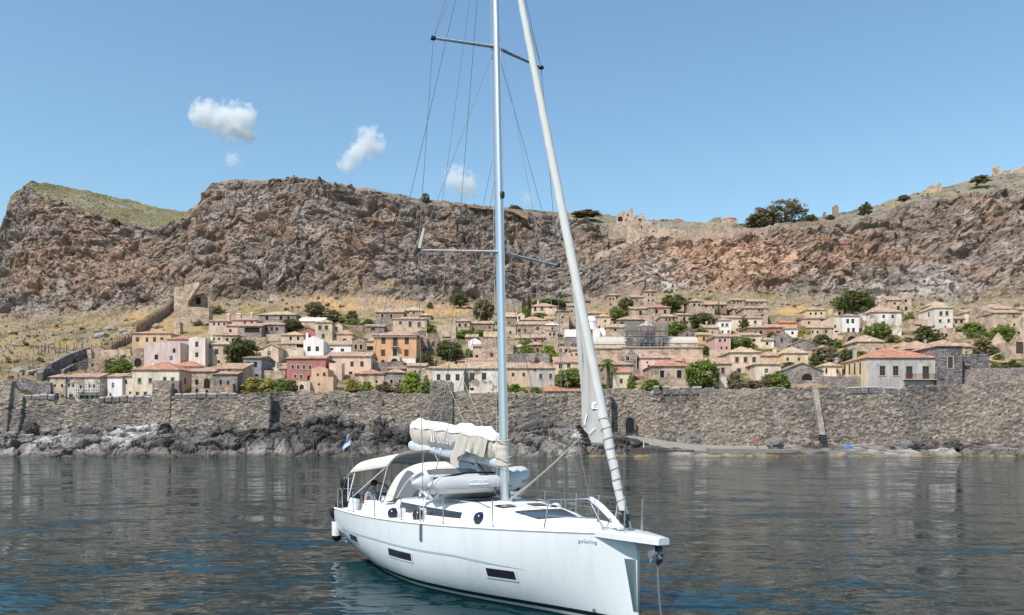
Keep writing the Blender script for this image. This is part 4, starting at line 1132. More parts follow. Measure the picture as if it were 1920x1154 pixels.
# the ochre mansion with its stone porch and balcony
ym = hs("tall ochre mansion with brown shutters, stone porch and pink hip roof", 701, 780.8, 685, 630, roof=('hip', 620, 'r_pink'), wall='ochre', d=11,
 wins=[(719,639,8,12.5,'s'),(741,641.5,9,18,'s'),(762.7,639.7,8,13,'s'),(718.4,662,8,12.5,'s'),(762,662,8,12.5,'s'),(740.6,661,8,14,'w'),(718,679.5,7,9,'a')], name="mansion", over=0.5)
def on(root, px, py, dy=0.0):
 """local point on a house front for a photo pixel"""
 Y = root.location.y
 return Vector(((px - 960) * Y / FPX - root.location.x, dy, CAMH + (YH - py) * Y / FPX - root.location.z))
s_ = ym.location.y / FPX
p = on(ym, 741, 683); m2 = MB(); m2.box(p.x - 10.5*s_, p.x + 10.5*s_, -2.0, -.02, p.z - 1, p.z + 13*s_)
m2.build("porch", M['cream'], ym)
m2 = arch_panel(MB(), (p.x + 0.1, -2.0, p.z), 13*s_, 9*s_, 0.2); m2.build("arch", M['void'], ym)
p = on(ym, 741, 650.5); m2 = MB(); m2.box(p.x - 7*s_, p.x + 7*s_, -1.0, -.02, p.z - .15, p.z)
for k in range(9):
 x = p.x - 6.8*s_ + 13.6*s_*k/8; m2.box(x - .02, x + .02, -.98, -.94, p.z, p.z + 1.0, 1)
m2.box(p.x - 7*s_, p.x + 7*s_, -.99, -.93, p.z + 1.0, p.z + 1.06, 1)
m2.build("balcony", [M['trim'], M['iron']], ym)
p = on(ym, 740.6, 669); m2 = MB(); q = on(ym, 740.6, 653)
for sx in (-1, 1): m2.box(p.x + sx*5.2*s_ - .15, p.x + sx*5.2*s_ + .15, -.14, -.01, p.z, q.z)
m2.box(p.x - 6*s_, p.x + 6*s_, -.18, -.01, q.z, q.z + .4); m2.build("door_surround", M['trim'], ym)
p = on(ym, 766.5, 685); m2 = MB(); m2.box(p.x - 13*s_, p.x + 13.2*s_, -.12, -.01, p.z, p.z + 12*s_); m2.build("plinth", M['white'], ym)
e_ = on(ym, 741, 630.2); m2 = MB(); m2.box(e_.x - 41*s_, e_.x + 41*s_, -.35, -.01, e_.z - .35, e_.z - .02); m2.build("cornice", M['trim'], ym)
# balcony of the grey mansion
s2_ = big.location.y / FPX
p = on(big, 1730, 711.5); m2 = MB(); m2.box(p.x - 37*s2_, p.x + 37*s2_, -1.0, -.02, p.z - .18, p.z)
for k in range(38):
 x = p.x - 36.5*s2_ + 73*s2_*k/37; m2.box(x - .018, x + .018, -.97, -.93, p.z, p.z + 1.0, 1)
for k in range(5):
 x = p.x - 36.5*s2_ + 73*s2_*k/4; m2.box(x - .04, x + .04, -.99, -.91, p.z, p.z + 1.1, 2)
m2.box(p.x - 37*s2_, p.x + 37*s2_, -.99, -.91, p.z + 1.0, p.z + 1.08, 2)
m2.build("balcony", [M['trim'], M['iron'], M['brown']], big)
for px in (1705, 1736):
 p = on(big, px, 711); m2 = MB(); m2.box(p.x - 6*s2_, p.x + 6*s2_, -.05, -.004, p.z, p.z + 11*s2_); m2.build("door_panel", M['brown'], big)
sx = (1625 - 960) * big.location.y / FPX - big.location.x; hzz = (735 - 672) * s2_
m2 = MB(); m2.box(sx - .05, sx - .005, .1, 13.3, -2, hzz - .02); m2.build("side_render", M['yellow'], big)
hs("tan house with deep set windows behind leafy shrubs above the ochre mansion", 736, 800, 628, 599, roof=('hip', 594, 'r_tan'), wall='tan', d=8, wins=[(751,605.5,5,5.5),(769,608,6,10),(786,609,5.5,9,'s'),(786,624.5,5.5,6,'s')], sur=True)
hs("stone house with pink tiles and two white framed windows on the upper slope", 704.7, 757, 609, 586.5, roof=('gs', 579, 'r_pink'), wall='stoneb', d=7, wins=W([(717,592.6),(733.6,593)],4.8,7.2,'d')+[(733,606,3,4,'d'),(715,604,4,3,'d')], sur=True)
hs("highest little stone house with straw roof beside the pink tiled one", 757, 792, 594, 583, roof=('hip', 575, 'r_pale'), wall='stone', d=7, wins=W([(764.8,587),(776,587)],3.5,3.5,'d'))
hs("tiny stone hut with straw hip roof near the cactus patch", 787, 808, 600, 592, roof=('hip', 587, 'r_pale'), wall='stoneb', d=5, name="hut", cat="hut")
hs("low grey stone house with tan roof and one wide window", 682.5, 720.6, 624, 613, roof=('gs', 608.5, 'r_tan'), wall='stoneg', d=6, wins=[(699.5,618,8,5,'w')])
hs("narrow brown gabled house at the shoulder of the ochre mansion", 782, 801, 668, 633, roof=('gf', 627.5, None), wall='stoneb', d=8, wins=[(791,634.5,2.8,2.8,'d'),(784.5,651,4,7,'d'),(799,654,3,7,'d'),(792,657,7,4,'d')])
hs("round topped brown stone house with one barred window", 801, 823, 666, 636, roof=('gf', 627, None), wall='stoneb', d=9, wins=[(812,646,5.5,9)])
hs("long low ruin wall house with pale terrace steps", 823, 856, 664, 637, roof=('flat',0,0), wall='stone', d=7, wins=[(836,645,3,4,'d')])
hs("ruined yellowish stone house with two small openings", 820, 855, 634, 612, roof=('flat',0,0), wall='stonep', d=6, wins=W([(838.5,627),(846,627.6)],3.5,5,'d'))
hs("small stone house with tan hip roof and two dark windows near the shroud lines", 855, 881, 625, 603, roof=('hip', 598, 'r_tan'), wall='stone', d=6, wins=W([(862,610),(873,610)],4.2,7,'d'), sur=True)
hs("low stone house with one black opening left of the mast", 885, 925, 622, 607.5, roof=('gs', 602, 'r_tan'), wall='stoneb', d=6, wins=[(918,615,3.5,4,'d')], chim=[(897.5,598,4,'limegrey')])
hs("small brown house with tan tiles above the white gable behind the shrouds", 873, 896, 642, 633, roof=('gs', 627, 'r_tan'), wall='stoneb', d=5)
hs("little bright white gabled house behind the shrouds", 878, 902, 658, 640, roof=('gf', 634.2, None), wall='white', d=7)
hs("narrow tan house with brick roof beside the little white gable", 886.5, 903, 673, 650, roof=('shed', 646, 'r_terra'), wall='stonep', d=6, wins=[(894,668,5,5,'a')])
hs("tall blank stone house front crossed by the mast", 902.5, 962, 674, 637, roof=('flat',0,0), wall='stone', d=9, wins=[(922,666,6,7.5,'s')])
hs("low stone house with tan tiles above the blank stone front", 907, 935, 640, 633, roof=('gs', 622, 'r_tan'), wall='stoneb', d=6, wins=[(921,636.5,7,3,'d')])
hs("patched stone house with whitewashed corner just right of the mast", 942, 967, 642, 615, roof=('flat',0,0), wall='stonep', d=6, wins=[(957,624,4,6),(953.5,634.5,4.5,5)])
hs("stone house with straw roof and side gable right of the mast", 942, 968, 616, 595, roof=('gs', 586, 'r_pale'), wall='stoneb', d=7, wins=[(955,606,4,4)])
hs("narrow gabled cream house with one barred window under the cypresses", 968, 984, 608, 591, roof=('gf', 584.5, 'r_tan'), wall='cream', d=7, wins=[(973.5,596.5,4,6)])
hs("pinkish cream house with shuttered windows and a chimney below the cliff", 993.4, 1044.5, 590, 575.5, roof=('hip', 568.6, 'r_pink'), wall='peach', d=8, wins=[(1003.5,580,4.5,8,'s'),(1016,579.5,5,7.5,'s'),(1032.8,577.5,4,3,'d')], chim=[(1009.5,563.5,4,'limegrey',3)])
hs("long brown stone house with low tan roof below the pinkish cream house", 975, 1025, 613, 601, roof=('hip', 594, 'r_tan'), wall='stone', d=7, wins=[(985.6,607,5,4,'d')])
hs("peach gabled wing with one window at the end of the brown stone house", 1022, 1044, 613, 599, roof=('shed', 594, 'r_tan'), wall='peach', d=6, wins=[(1035,603.5,5,6)])
hs("broad stone house with four odd windows above the belfry", 969, 1044, 633, 609.5, roof=('gs', 603, 'r_tan'), wall='stone', d=7, wins=[(973.5,620,6,6),(985,620,4,6),(1008,616.5,5,6),(1017.7,625,2.8,4,'d')])
hs("little house with pink roof under the broad stone house", 966.6, 993, 646, 635, roof=('gs', 628.5, 'r_pink'), wall='stonep', d=6)
hs("low house with pink shed roof and two tiny windows left of the belfry", 997.8, 1024.6, 648, 634, roof=('shed', 627.5, 'r_pink'), wall='stoneb', d=5, wins=W([(1003.5,639.5),(1018,639.5)],3.5,4.5,'d'), chim=[(1011,625,4,'limegrey',4)])
hs("small pale yellow house with straw hip roof behind the bright green tree", 963, 988, 672, 652, roof=('hip', 646.5, 'r_pale'), wall='yellow', d=6)
hs("low stone house with peaked pink roof between two green trees", 990, 1017, 664, 647.5, roof=('hip', 641.5, 'r_pink'), wall='stoneb', d=6, wins=[(1008,656.5,4,7,'d')])
hs("tall blank stone block right under the cliff paths", 1044.5, 1067, 622, 584, roof=('slab', None, 'r_tan'), wall='stone', d=9, wins=[(1055,595.5,3,4,'d'),(1054,605,3,3,'d')])
hs("higher blank stone block behind the furled sail", 1065, 1084, 612, 574, roof=('shed', 569.5, 'r_tan'), wall='stone', d=8, wins=[(1072,584,3,4,'d')])
hs("flat topped stone house with two square windows below the vaulted chapel", 1048, 1071, 664, 651.5, roof=('flat',0,0), wall='stone', d=6, wins=W([(1050.8,658),(1061.5,658)],4.5,6.5,'d'))
hs("orange tiled strip house close to the sail edge", 1070.5, 1109, 672, 657, roof=('gs', 651.5, 'r_terra'), wall='peach', d=7, wins=[(1082,665,7,5)])
# --- around the churches
hs("long cream house with red tiled roof under the church terrace", 1108.6, 1168, 676, 657.5, roof=('gs', 651, 'r_terra'), wall='cream', d=7, wins=[(1120,671,7,5.5),(1133,669.5,6.5,6.5),(1150,669.5,5,9)])
hs("pinkish house behind the white dome with two small windows", 1120, 1144, 617, 594.5, roof=('hip', 589.5, 'r_pink'), wall='peach', d=7, wins=[(1135,602.5,4,5),(1135,613,3.5,3.5,'d'),(1123.6,613.5,3,4,'d')])
hs("low red roofed house behind the white dome", 1096.5, 1138, 596, 588.5, roof=('hip', 582, 'r_terra'), wall='stonep', d=7)
hs("square blank stone house right of the white vault", 1137, 1174, 634, 614.5, roof=('gs', 608, 'r_tan'), wall='stone', d=8, wins=[(1153.6,619,4.5,4.5,'d')])
hs("stone house with five tiny windows alone under the crag", 1138, 1164, 579, 554.5, roof=('hip', 551.5, 'r_pink'), wall='stone', d=7, wins=W([(1144,561),(1150,561)],3,4,'d')+[(1157,558.5,3.5,4,'d'),(1145,571,3,3,'d')])
hs("tall stone tower house with four tiny windows under the crag", 1207, 1231, 578, 547, roof=('hip', 544, 'r_pink'), wall='stone', d=6, wins=W([(1216.4,552.8),(1223,552.8)],2.8,4,'d')+W([(1216,564),(1224,564)],3,4,'d'), name="tower_house")
hs("stone house with a brown door leaning on the tall tower house", 1185, 1207, 580, 558, roof=('shed', 554, 'r_pink'), wall='stone', d=6, wins=[(1194,563,3,3,'d'),(1203,570,3.5,5,'s')])
hs("stone house with orange hip roof and two large dark windows below the tower house", 1215, 1257, 601, 577.5, roof=('hip', 571.5, 'r_orange'), wall='stone', d=8, wins=W([(1231,584.5),(1247,585)],5,7.5,'d'))
hs("low stone wing with one tall dark doorway beside the orange hip roof", 1184, 1215, 600, 579.5, roof=('shed', 576, 'r_tan'), wall='stone', d=7, wins=[(1201,587.5,4.5,8.5,'d')])
hs("low grey house with long pale pink roof behind the scaffolding", 1157, 1207, 610, 600, roof=('hip', 593.5, 'r_pink'), wall='stoneg', d=7, wins=[(1166.6,605.7,4.5,4,'d')])
hs("stone house with three narrow windows right of the scaffolding", 1238.6, 1271, 622, 594.5, roof=('hip', 589.5, 'r_tan'), wall='stone', d=8, wins=W([(1249,599.8),(1256,599.8),(1263,599.8)],2.8,5,'d'))
hs("grey gabled stone house with two windows at the end of the church roof", 1272, 1306, 640, 627, roof=('gf', 616.5, 'r_brown'), wall='stoneg', d=8, wins=W([(1288,629.5),(1299,629.5)],4.2,6,'w'))
hs("orange ochre house with tan tiles at the end of the church terrace", 1308.6, 1337, 646, 629, roof=('gs', 623.5, 'r_tan'), wall='ochre', d=7, wins=[(1320,636,4.5,8,'w'),(1331,635.5,3,7,'d')])
hs("stone house with slim dark doorway stepping up to the narrow cypress", 1271, 1297, 612, 591, roof=('shed', 588, 'r_tan'), wall='stone', d=6, wins=[(1277,604,3,5,'d'),(1289,605,2.8,4,'d')])
# --- upper right of the town
hs("big square stone house with two windows high up under the cliff", 1293, 1318, 596, 565.5, roof=('hip', 561.5, 'r_tan'), wall='stone', d=8, wins=W([(1302,572.3),(1311,572.3)],3.6,4.8,'d')+[(1303,590,3,3,'d')])
hs("long stone wing with pink roof continuing the big square house", 1318, 1340, 597, 572, roof=('gs', 566, 'r_pink'), wall='stone', d=7, wins=[(1323.7,575,3.6,4,'d'),(1330,593,3.5,4,'d'),(1337,575.6,2.8,5,'d')])
hs("end house of the long wing, half behind two slim cypresses", 1340, 1363, 594, 572, roof=('gs', 566.5, 'r_pink'), wall='stoneb', d=7, wins=[(1354,576,3,5,'d')])
hs("upper stone house with three small windows in a line", 1372, 1396, 580, 563.5, roof=('hip', 559.5, 'r_pink'), wall='stone', d=6, wins=W([(1376.5,567.5),(1384,567.3),(1389.5,567.3)],3,4,'d'))
hs("long upper house with four slit windows under a pink roof", 1396, 1437.5, 580, 566, roof=('gs', 561, 'r_pink'), wall='stone', d=6, wins=W([(1401,570),(1409.6,570),(1419.5,569.6),(1428,569.4)],3.4,2.6,'d'))
hs("small square stone house with paired windows in front of the long upper house", 1373.6, 1395, 594, 579.5, roof=('hip', 576, 'r_pink'), wall='stone', d=6, wins=W([(1379.6,584),(1388,584)],3,4.5,'d'))
hs("massive stone house with stepped pink roofs and blank walls", 1395, 1440, 610, 578.5, roof=('gs', 575, 'r_pink'), wall='stone', d=9, wins=[(1423.5,581.5,3.5,3,'d'),(1430,581.8,3,3,'d'),(1429,592,4.5,3.5,'d')])
hs("lean-to roof stepping down the massive stone house", 1395, 1426, 603, 585.5, roof=('shed', 581, 'r_pink'), wall='stone', d=2.5, Y=254.5, name="lean_to", cat="lean-to")
hs("cream house with terracotta strip roof behind the dark conifer", 1354.5, 1391, 620, 597, roof=('gs', 592, 'r_terra'), wall='cream', d=8, wins=[(1387,603.5,4,5)])
hs("white grey house with two windows and a carved balcony", 1346.7, 1370.5, 627, 601.5, roof=('hip', 598.5, 'r_pink'), wall='white', d=8, wins=W([(1355,609.8),(1363,609.8)],3.8,5.6,'w')+[(1354.5,622.8,3,5,'w'),(1366,622.3,3.5,4,'w')], sur=True)
hs("low tan lean-to with steep tiled roof beside the white grey house", 1321, 1347, 628, 615, roof=('shed', 606, 'r_tan'), wall='tan', d=8, wins=[(1335.6,624,3.5,4.5)], chim=[(1328,604,3,'lime',2),(1342,599,3,'lime',5)], name="lean_to", cat="lean-to")
hs("cream house with a dark window between the conifer and the massive house", 1400, 1429.5, 613, 597, roof=('gs', 593.5, 'r_tan'), wall='cream', d=7, wins=[(1416,604.5,4.5,6,'s')], sur=True)
hs("brown stone house with broad tan hip roof", 1401, 1438, 637, 615, roof=('hip', 609, 'r_tan'), wall='stoneb', d=8, wins=[(1427,623.8,4.5,6.5,'d'),(1416.5,622.5,4,3,'d')])
hs("house with faded terracotta roof and deep pink wall", 1438, 1470, 630, 614.5, roof=('gs', 608.5, 'r_terra'), wall='rose', d=7, wins=[(1459,623,7,3,'d')])
hs("house with bright orange ochre wall and terracotta roof", 1465, 1495, 616, 606, roof=('gs', 601.5, 'r_orange'), wall='ochre', d=6)
hs("small white house with one black window beside the bright green bush", 1472, 1496, 633, 617, roof=('gs', 613.5, 'r_pink'), wall='white', d=6, wins=[(1486,624.8,4.8,5.5,'d')])
hs("pink two storey house with four small windows", 1340, 1370, 664, 632, roof=('gs', 627, 'r_pink'), wall='pink', d=9, wins=W([(1350,639),(1359.3,638.6)],3.8,5.5,'d')+[(1353,653,4,5.5,'w'),(1362.6,653,3.2,5.5,'d')])
hs("plain pink wing behind the rounded tree", 1370, 1391, 660, 632, roof=('gs', 627.5, 'r_pink'), wall='pinkgrey', d=8, wins=[(1382,637,3,3,'d')])
hs("cream house with a low tan roof and two wide windows", 1389, 1428, 652, 629.5, roof=('gs', 624, 'r_tan'), wall='cream', d=8, wins=[(1399.6,640.5,6.5,4,'d'),(1413.4,638.5,6.5,5.5,'d')])
hs("tiny cream house with one window below the grey gable", 1429, 1451.5, 654, 638.5, roof=('gs', 633.5, 'r_tan'), wall='cream', d=6, wins=[(1438.5,644.5,5,5.5,'d')])
hs("grey gabled stone house with one tall window and stone chimney", 1454, 1484.5, 654, 632, roof=('gf', 621, None), wall='stoneg', d=8, wins=[(1466,638.3,4.8,8)])
hs("low grey gabled house behind the pale yellow house", 1482, 1533, 658, 647, roof=('gf', 637, 'r_tan'), wall='stoneg', d=8, wins=[(1497,652,4,3,'d')], chim=[(1504,634,7,'limegrey',1)])
hs("little house showing only its brick peaked roof among the olive trees", 1533, 1560, 664, 654, roof=('hip', 648, 'r_terra'), wall='stoneb', d=6)
hs("pale yellow house with three small windows under the umbrella pine", 1512.6, 1548, 595, 582, roof=('hip', 576.5, 'r_tan'), wall='yellow', d=7, wins=W([(1520,588.6),(1529.7,588.4),(1540,588)],4,4.5,'d'))
hs("flat topped yellow house with one window beside the umbrella pine", 1566.6, 1582, 594, 578, roof=('flat',0,0), wall='yellow', d=6, wins=[(1574,588,4.5,5,'d')])
hs("wide tan house with uneven windows above the garden wall", 1504, 1550, 618, 598, roof=('hip', 593, 'r_tan'), wall='tan', d=7, wins=[(1517,605.8,4.2,5.5),(1541.5,602,4.8,6)])
hs("long low tan house with faded roof in front of the wide tan house", 1509.5, 1561, 632, 615.5, roof=('gs', 609, 'r_pink'), wall='tan', d=5, wins=W([(1524,623),(1533,623)],3.8,4.8,'d')+[(1549,622.5,4.8,6)])
hs("narrow cream house next to the white house with two floors", 1560, 1577, 633, 598, roof=('flat',0,0), wall='cream', d=8, wins=[(1566,612.7,4.2,5.5),(1568.5,622,7,3,'d')])
hs("clean white two storey house with grey windows and brown door", 1579, 1610.5, 627, 593, roof=('hip', 590, 'r_pink'), wall='white', d=8, wins=[(1589.5,602.8,5.5,8.5),(1599,602.5,5.5,8.5),(1591,619.6,5,8),(1600.4,619.6,5.2,9,'s')])
hs("stone undercroft with wide arch below the clean white house", 1581, 1613, 643, 625.5, roof=('flat',0,0), wall='stoneb', d=4, wins=[(1597,637,16,13,'a')], name="undercroft", cat="house foundation")
hs("small tan gabled house with green shutter half under the pine", 1586, 1607, 594, 576, roof=('gf', 570, 'r_tan'), wall='stone', d=7, wins=[(1598,584.8,5.5,9,'g')])
hs("stone gable end house under the cliff", 1639.4, 1665, 590, 566, roof=('gf', 558.5, None), wall='stone', d=8, wins=[(1646,568,2.8,2.8,'d')])
hs("cream stone house with orange roof strip and two storeys below the white streaked cliff", 1665, 1690, 592, 563.5, roof=('gs', 556, 'r_terra'), wall='stonep', d=8, wins=[(1677.5,569.5,4.5,4,'d'),(1684.5,578,5.5,8,'w')])
hs("tall square cream stone house beside the orange roof strip", 1690, 1709, 590, 556, roof=('flat',0,0), wall='stonep', d=8, wins=[(1698.7,564.3,4.2,5.2,'d'),(1699,579,5.5,7.5,'w')])
hs("great ruined mansion with mottled plaster, arches and faded roof", 1634, 1690.5, 630, 586, roof=('hip', 573, 'r_pink'), wall='patchy', d=10, wins=[(1664.5,621,13,12,'a'),(1656,606.5,6,7,'d'),(1657,594,5,6,'w'),(1674,594,5,6,'w')])
hs("roofless plastered ruin wall joined to the great ruined mansion", 1618, 1636, 625, 589, roof=('flat',0,0), wall='patchy', d=6, wins=[(1631,602,7,7,'a')], name="ruin", cat="ruin")
hs("wide stone house with spreading tan roof above the orange roofed mansion", 1608, 1659, 668, 641.5, roof=('hip', 630.5, 'r_tan'), wall='stonep', d=12, wins=[(1645.5,655.6,6,4.5,'d')])
hs("small stone house with terracotta roof and two slits below the round dark tree", 1682, 1731, 666, 651.5, roof=('hip', 641.5, 'r_terra'), wall='stone', d=8, wins=[(1696.5,654.5,3.5,4,'d'),(1711,654,4.5,3,'d')])
hs("tall cream tower house with two corniced windows on top", 1752, 1787, 622, 578, roof=('hip', 571, 'r_pale'), wall='offwhite', d=9, wins=W([(1764.4,588.3),(1775.6,588)],5,8,'w')+W([(1763,602.2),(1779,601.6)],4.4,5,'d')+[(1772.7,613,3.2,3.2,'a')], sur=True, sides=[('L',3,590,.7,1.4),('L',5,604,.6,.9)], name="tower_house")
hs("stone foot with small arch under the cream tower house", 1768, 1791, 634, 617, roof=('flat',0,0), wall='stonep', d=3, wins=[(1774,629,6,6,'a')], name="undercroft", cat="house foundation")
hs("low flat roofed house with one dark window before the tower house", 1706, 1750, 618, 601, roof=('flat',0,0), wall='stonep', d=6, wins=[(1742,608.6,5.5,4.5,'d'),(1722,610,12,1.8,'d')])
hs("straw roofed house behind the cream tower house", 1746, 1781, 584, 573, roof=('hip', 565.5, 'r_pale'), wall='tan', d=8, wins=[(1756,575.5,3.5,3,'d')])
hs("low plastered house with two grey windows right of the tower house", 1789, 1810, 618, 598, roof=('shed', 593, 'r_tan'), wall='stonep', d=7, wins=[(1792.8,604,5.5,6,'w'),(1803,603.4,5.5,7,'w')])
hs("cream house with arched door and three windows above the fig terrace", 1809, 1843, 612, 586.5, roof=('gs', 580.5, 'r_tan'), wall='cream', d=8, wins=[(1824.7,591.3,4.8,5.5),(1818,603,4.5,7,'w'),(1825.5,602.6,5,7,'w'),(1836,603,6,7.5,'s')])
hs("tall narrow tan stone house with two windows stacked", 1843, 1864, 618, 578, roof=('flat',0,0), wall='stonep', d=8, wins=[(1853.6,588.3,4.8,5.5,'d'),(1855.4,600.3,4.8,7,'d')])
hs("wide tan blank walled house with two small windows near the frame edge", 1863, 1916, 622, 587.5, roof=('gs', 581.5, 'r_pink'), wall='stonep', d=8, wins=[(1901,594.3,3.4,5.2,'d'),(1902,609.6,3.8,5.8,'d'),(1872.5,610,2.8,3.5,'d')])
hs("long faded pink roof behind the tan houses at the frame edge", 1846, 1910, 590, 580, roof=('hip', 571, 'r_pink'), wall='stone', d=8)
hs("tan house cut by the frame edge beside the blank walled house", 1917, 1965, 618, 581, roof=('gs', 576, 'r_pink'), wall='tan', d=8, wins=[(1930,592,4,6,'d')])
hs("ruined church gable with tall brown boarded window", 1893, 1936, 672, 641, roof=('gf', 614, None), wall='stonep', d=9, wins=[(1912,649,14,22,'s'),(1910,624,5,5,'a')], name="ruined_church", cat="ruined church")
hs("low orange roofed shed beneath the ruined church gable", 1872, 1910, 688, 680, roof=('shed', 672.5, 'r_terra'), wall='stone', d=6, name="shed", cat="shed")
# ================================================================ churches, belfry, ruins, old walls
def front_slab(name, label, cat, pts, Y, th, mat, group=None, holes=(), parent=None, jag=0.0):
 """a standing wall: photo outline at one real distance, with its thickness; holes = dark arched openings (px,row foot,w,h)"""
 xm = sum(p[0] for p in pts) / len(pts); yb = max(p[1] for p in pts)
 o = back(xm, yb, Y)
 r = random.Random(int(xm * 7 + yb))
 P2 = []
 n = len(pts)
 for i in range(n):
  a, b_ = pts[i], pts[(i + 1) % n]
  P2.append(a)
  if jag and max(a[1], b_[1]) < yb - 1:
   k = int(abs(a[0] - b_[0]) / 4)
   for j in range(1, k):
    t = j / k
    P2.append((a[0] + (b_[0]-a[0])*t, a[1] + (b_[1]-a[1])*t + r.uniform(-jag, jag)))
 f = [back(p[0], p[1], Y) - o for p in P2]
 # run the foot into the ground
 f = [Vector((v.x, 0, v.z - (3.0 if abs(v.z) < 0.4 else 0))) for v in f]
 g = [v + Vector((0, th, 0)) for v in f]
 m = len(f)
 mb = MB(); mb.add(f + g, [tuple(range(m)), tuple(reversed(range(m, 2*m)))] + [(k, m+k, m+(k+1) % m, (k+1) % m) for k in range(m)])
 ob = mb.build(name, M[mat] if isinstance(mat, str) else mat, loc=o, weld=True)
 bm = bmesh.new(); bm.from_mesh(ob.data); bmesh.ops.triangulate(bm, faces=[q for q in bm.faces if len(q.verts) > 4]); bm.to_mesh(ob.data); bm.free()
 tag(ob, label, cat, group)
 s = Y / FPX
 for px, py, w, h in holes:
  c = back(px, py, Y) - o
  arch_panel(MB(), (c.x, 0, c.z), w*s, h*s, 0.02, 0, 0.015).build("opening", M['void'], ob)
 return ob
def line_wall(name, label, pts, h, th, mat, cat="wall", group=None, cap=None, teeth=0):
 """a free standing wall following the ground through photo points (px, foot row)"""
 gp = [ground(a, b) for a, b in pts]
 hs_ = h if isinstance(h, (list, tuple)) else [h] * len(gp)
 o = gp[0]
 mb = MB()
 tk = []
 for (a, ha), (b_, hb) in zip(list(zip(gp, hs_))[:-1], list(zip(gp, hs_))[1:]):
  d = (b_ - a); L = max(0.5, Vector((d.x, d.y)).length); nn = Vector((-d.y, d.x, 0)) / L * th / 2
  v = [a - nn - o, b_ - nn - o, b_ + nn - o, a + nn - o]
  lo = [p + Vector((0, 0, -2.0)) for p in v]; hi = [v[0] + Vector((0,0,ha)), v[1] + Vector((0,0,hb)), v[2] + Vector((0,0,hb)), v[3] + Vector((0,0,ha))]
  mb.add(lo + hi, [(3,2,1,0),(4,5,6,7),(0,1,5,4),(1,2,6,5),(2,3,7,6),(3,0,4,7)])
  if teeth:
   k = max(1, int(L / teeth))
   for j in range(k):
    t = (j + .5) / k; c = a + d * t - o + Vector((0, 0, ha + (hb - ha) * t))
    tk.append((c, d.normalized(), nn))
 ob = mb.build(name, M[mat], loc=o)
 tag(ob, label, cat, group)
 for c, dd, nn in tk:
  m2 = MB(); hd = Vector((dd.x, dd.y, 0)).normalized()
  m2.obox(c + Vector((0, 0, .3)), hd * 0.42, nn * 1.02, Vector((0, 0, .45)))
  m2.build("merlon", M[mat], ob)
 return ob
GW = "old stone walls on the slope"
# --- town walls on the slope beyond the last houses
line_wall("rampart", "crenellated stair wall climbing from the apricot house to the castle ruin", [(252, 634), (285, 610), (310, 594), (326, 580)], [3.2, 3.0, 3.0, 3.4], 1.0, 'stoneb', group=GW, teeth=1.6)
line_wall("rampart", "lower stretch of stair wall coming down behind the flat roofed fig house", [(205, 662), (228, 650), (248, 642)], 2.0, 1.0, 'stoneb', group=GW, teeth=1.6)
line_wall("rampart", "long dark rampart rising from the wall corner to a square stone post", [(92, 699), (120, 686), (145, 678), (166, 672)], [2.2, 2.6, 2.8, 3.0], 1.2, 'darkstone', group=GW)
line_wall("rampart", "second dark rampart under the long one, overgrown at its end", [(116, 702), (140, 698), (165, 694)], [1.0, 2.0, 3.0], 1.0, 'darkstone', group=GW)
line_wall("rampart", "curved dark bastion wall above the broken seaward tower", [(74, 719), (80, 712), (92, 708), (110, 704)], [2.4, 2.6, 2.0, 1.2], 1.2, 'darkstone', group=GW)
line_wall("wall", "pale rubble wall running from the square post to the dark arch", [(168, 673), (205, 672), (246, 671)], 2.2, 0.8, 'stonep', group=GW)
line_wall("wall", "low tumbled wall on the grassy slope near the corner bastion", [(50, 705), (80, 699), (95, 696)], [.9, 1.2, .6], 0.8, 'stone', group=GW)
front_slab("gate_post", "square stone post at the top of the long dark rampart", "post", [(163, 674), (163, 656), (171, 655), (172, 674)], ground(167, 674).y - .5, 1.6, 'stone')
front_slab("broken_tower", "broken dark tower wall with curved top behind the corner of the sea wall", "ruin", [(24, 746), (23, 716), (30, 712), (43, 709), (53, 712), (66, 719), (80, 720), (95, 717), (95, 746)], 170.2, 1.4, 'darkstone', jag=.6)
front_slab("arch_ruin", "dark ruined stone block with a black arch beside the lilac house", "ruin", [(247, 690), (248, 664), (251, 654), (262, 652), (269, 656), (271, 690)], ground(259, 690).y + 1, 3.0, 'stoneb', holes=[(258.5, 689, 14, 17)], jag=.6)
front_slab("terrace", "pale flat terrace slab between the pale rubble wall and the fig tree", "terrace", [(171, 686), (172, 677), (246, 675), (246, 686)], ground(208, 688).y, 6, 'limegrey')
# castle ruin above the pink houses
front_slab("castle_wall", "tall castle curtain wall with bushes on it above the stair wall", "castle wall", [(326, 612), (326, 573), (345, 574), (392, 578), (392, 606)], ground(358, 612).y, 3.0, 'stone', jag=.4)
front_slab("castle_ruin", "castle ruin with a pointed broken gable and yellow grass inside", "ruin", [(326, 576), (326.5, 540), (341, 537), (344, 541), (346, 535), (362, 531), (373, 528), (374, 534), (352, 566), (352, 576)], ground(352, 588).y + 2, 2.0, 'stonep', jag=.6)
front_slab("castle_arch", "dark castle arch standing behind the broken gable", "ruin", [(350, 572), (352, 560), (364, 543), (376, 544), (386, 556), (387, 572)], ground(366, 590).y + 9, 1.6, 'stoneb', holes=[(372, 571, 9, 13)], jag=.6)
front_slab("castle_foot_wall", "cream plastered wall foot below the castle curtain wall", "wall", [(325, 627), (325, 604), (337, 604), (338, 627)], ground(331, 629).y, 2.5, 'stonep')
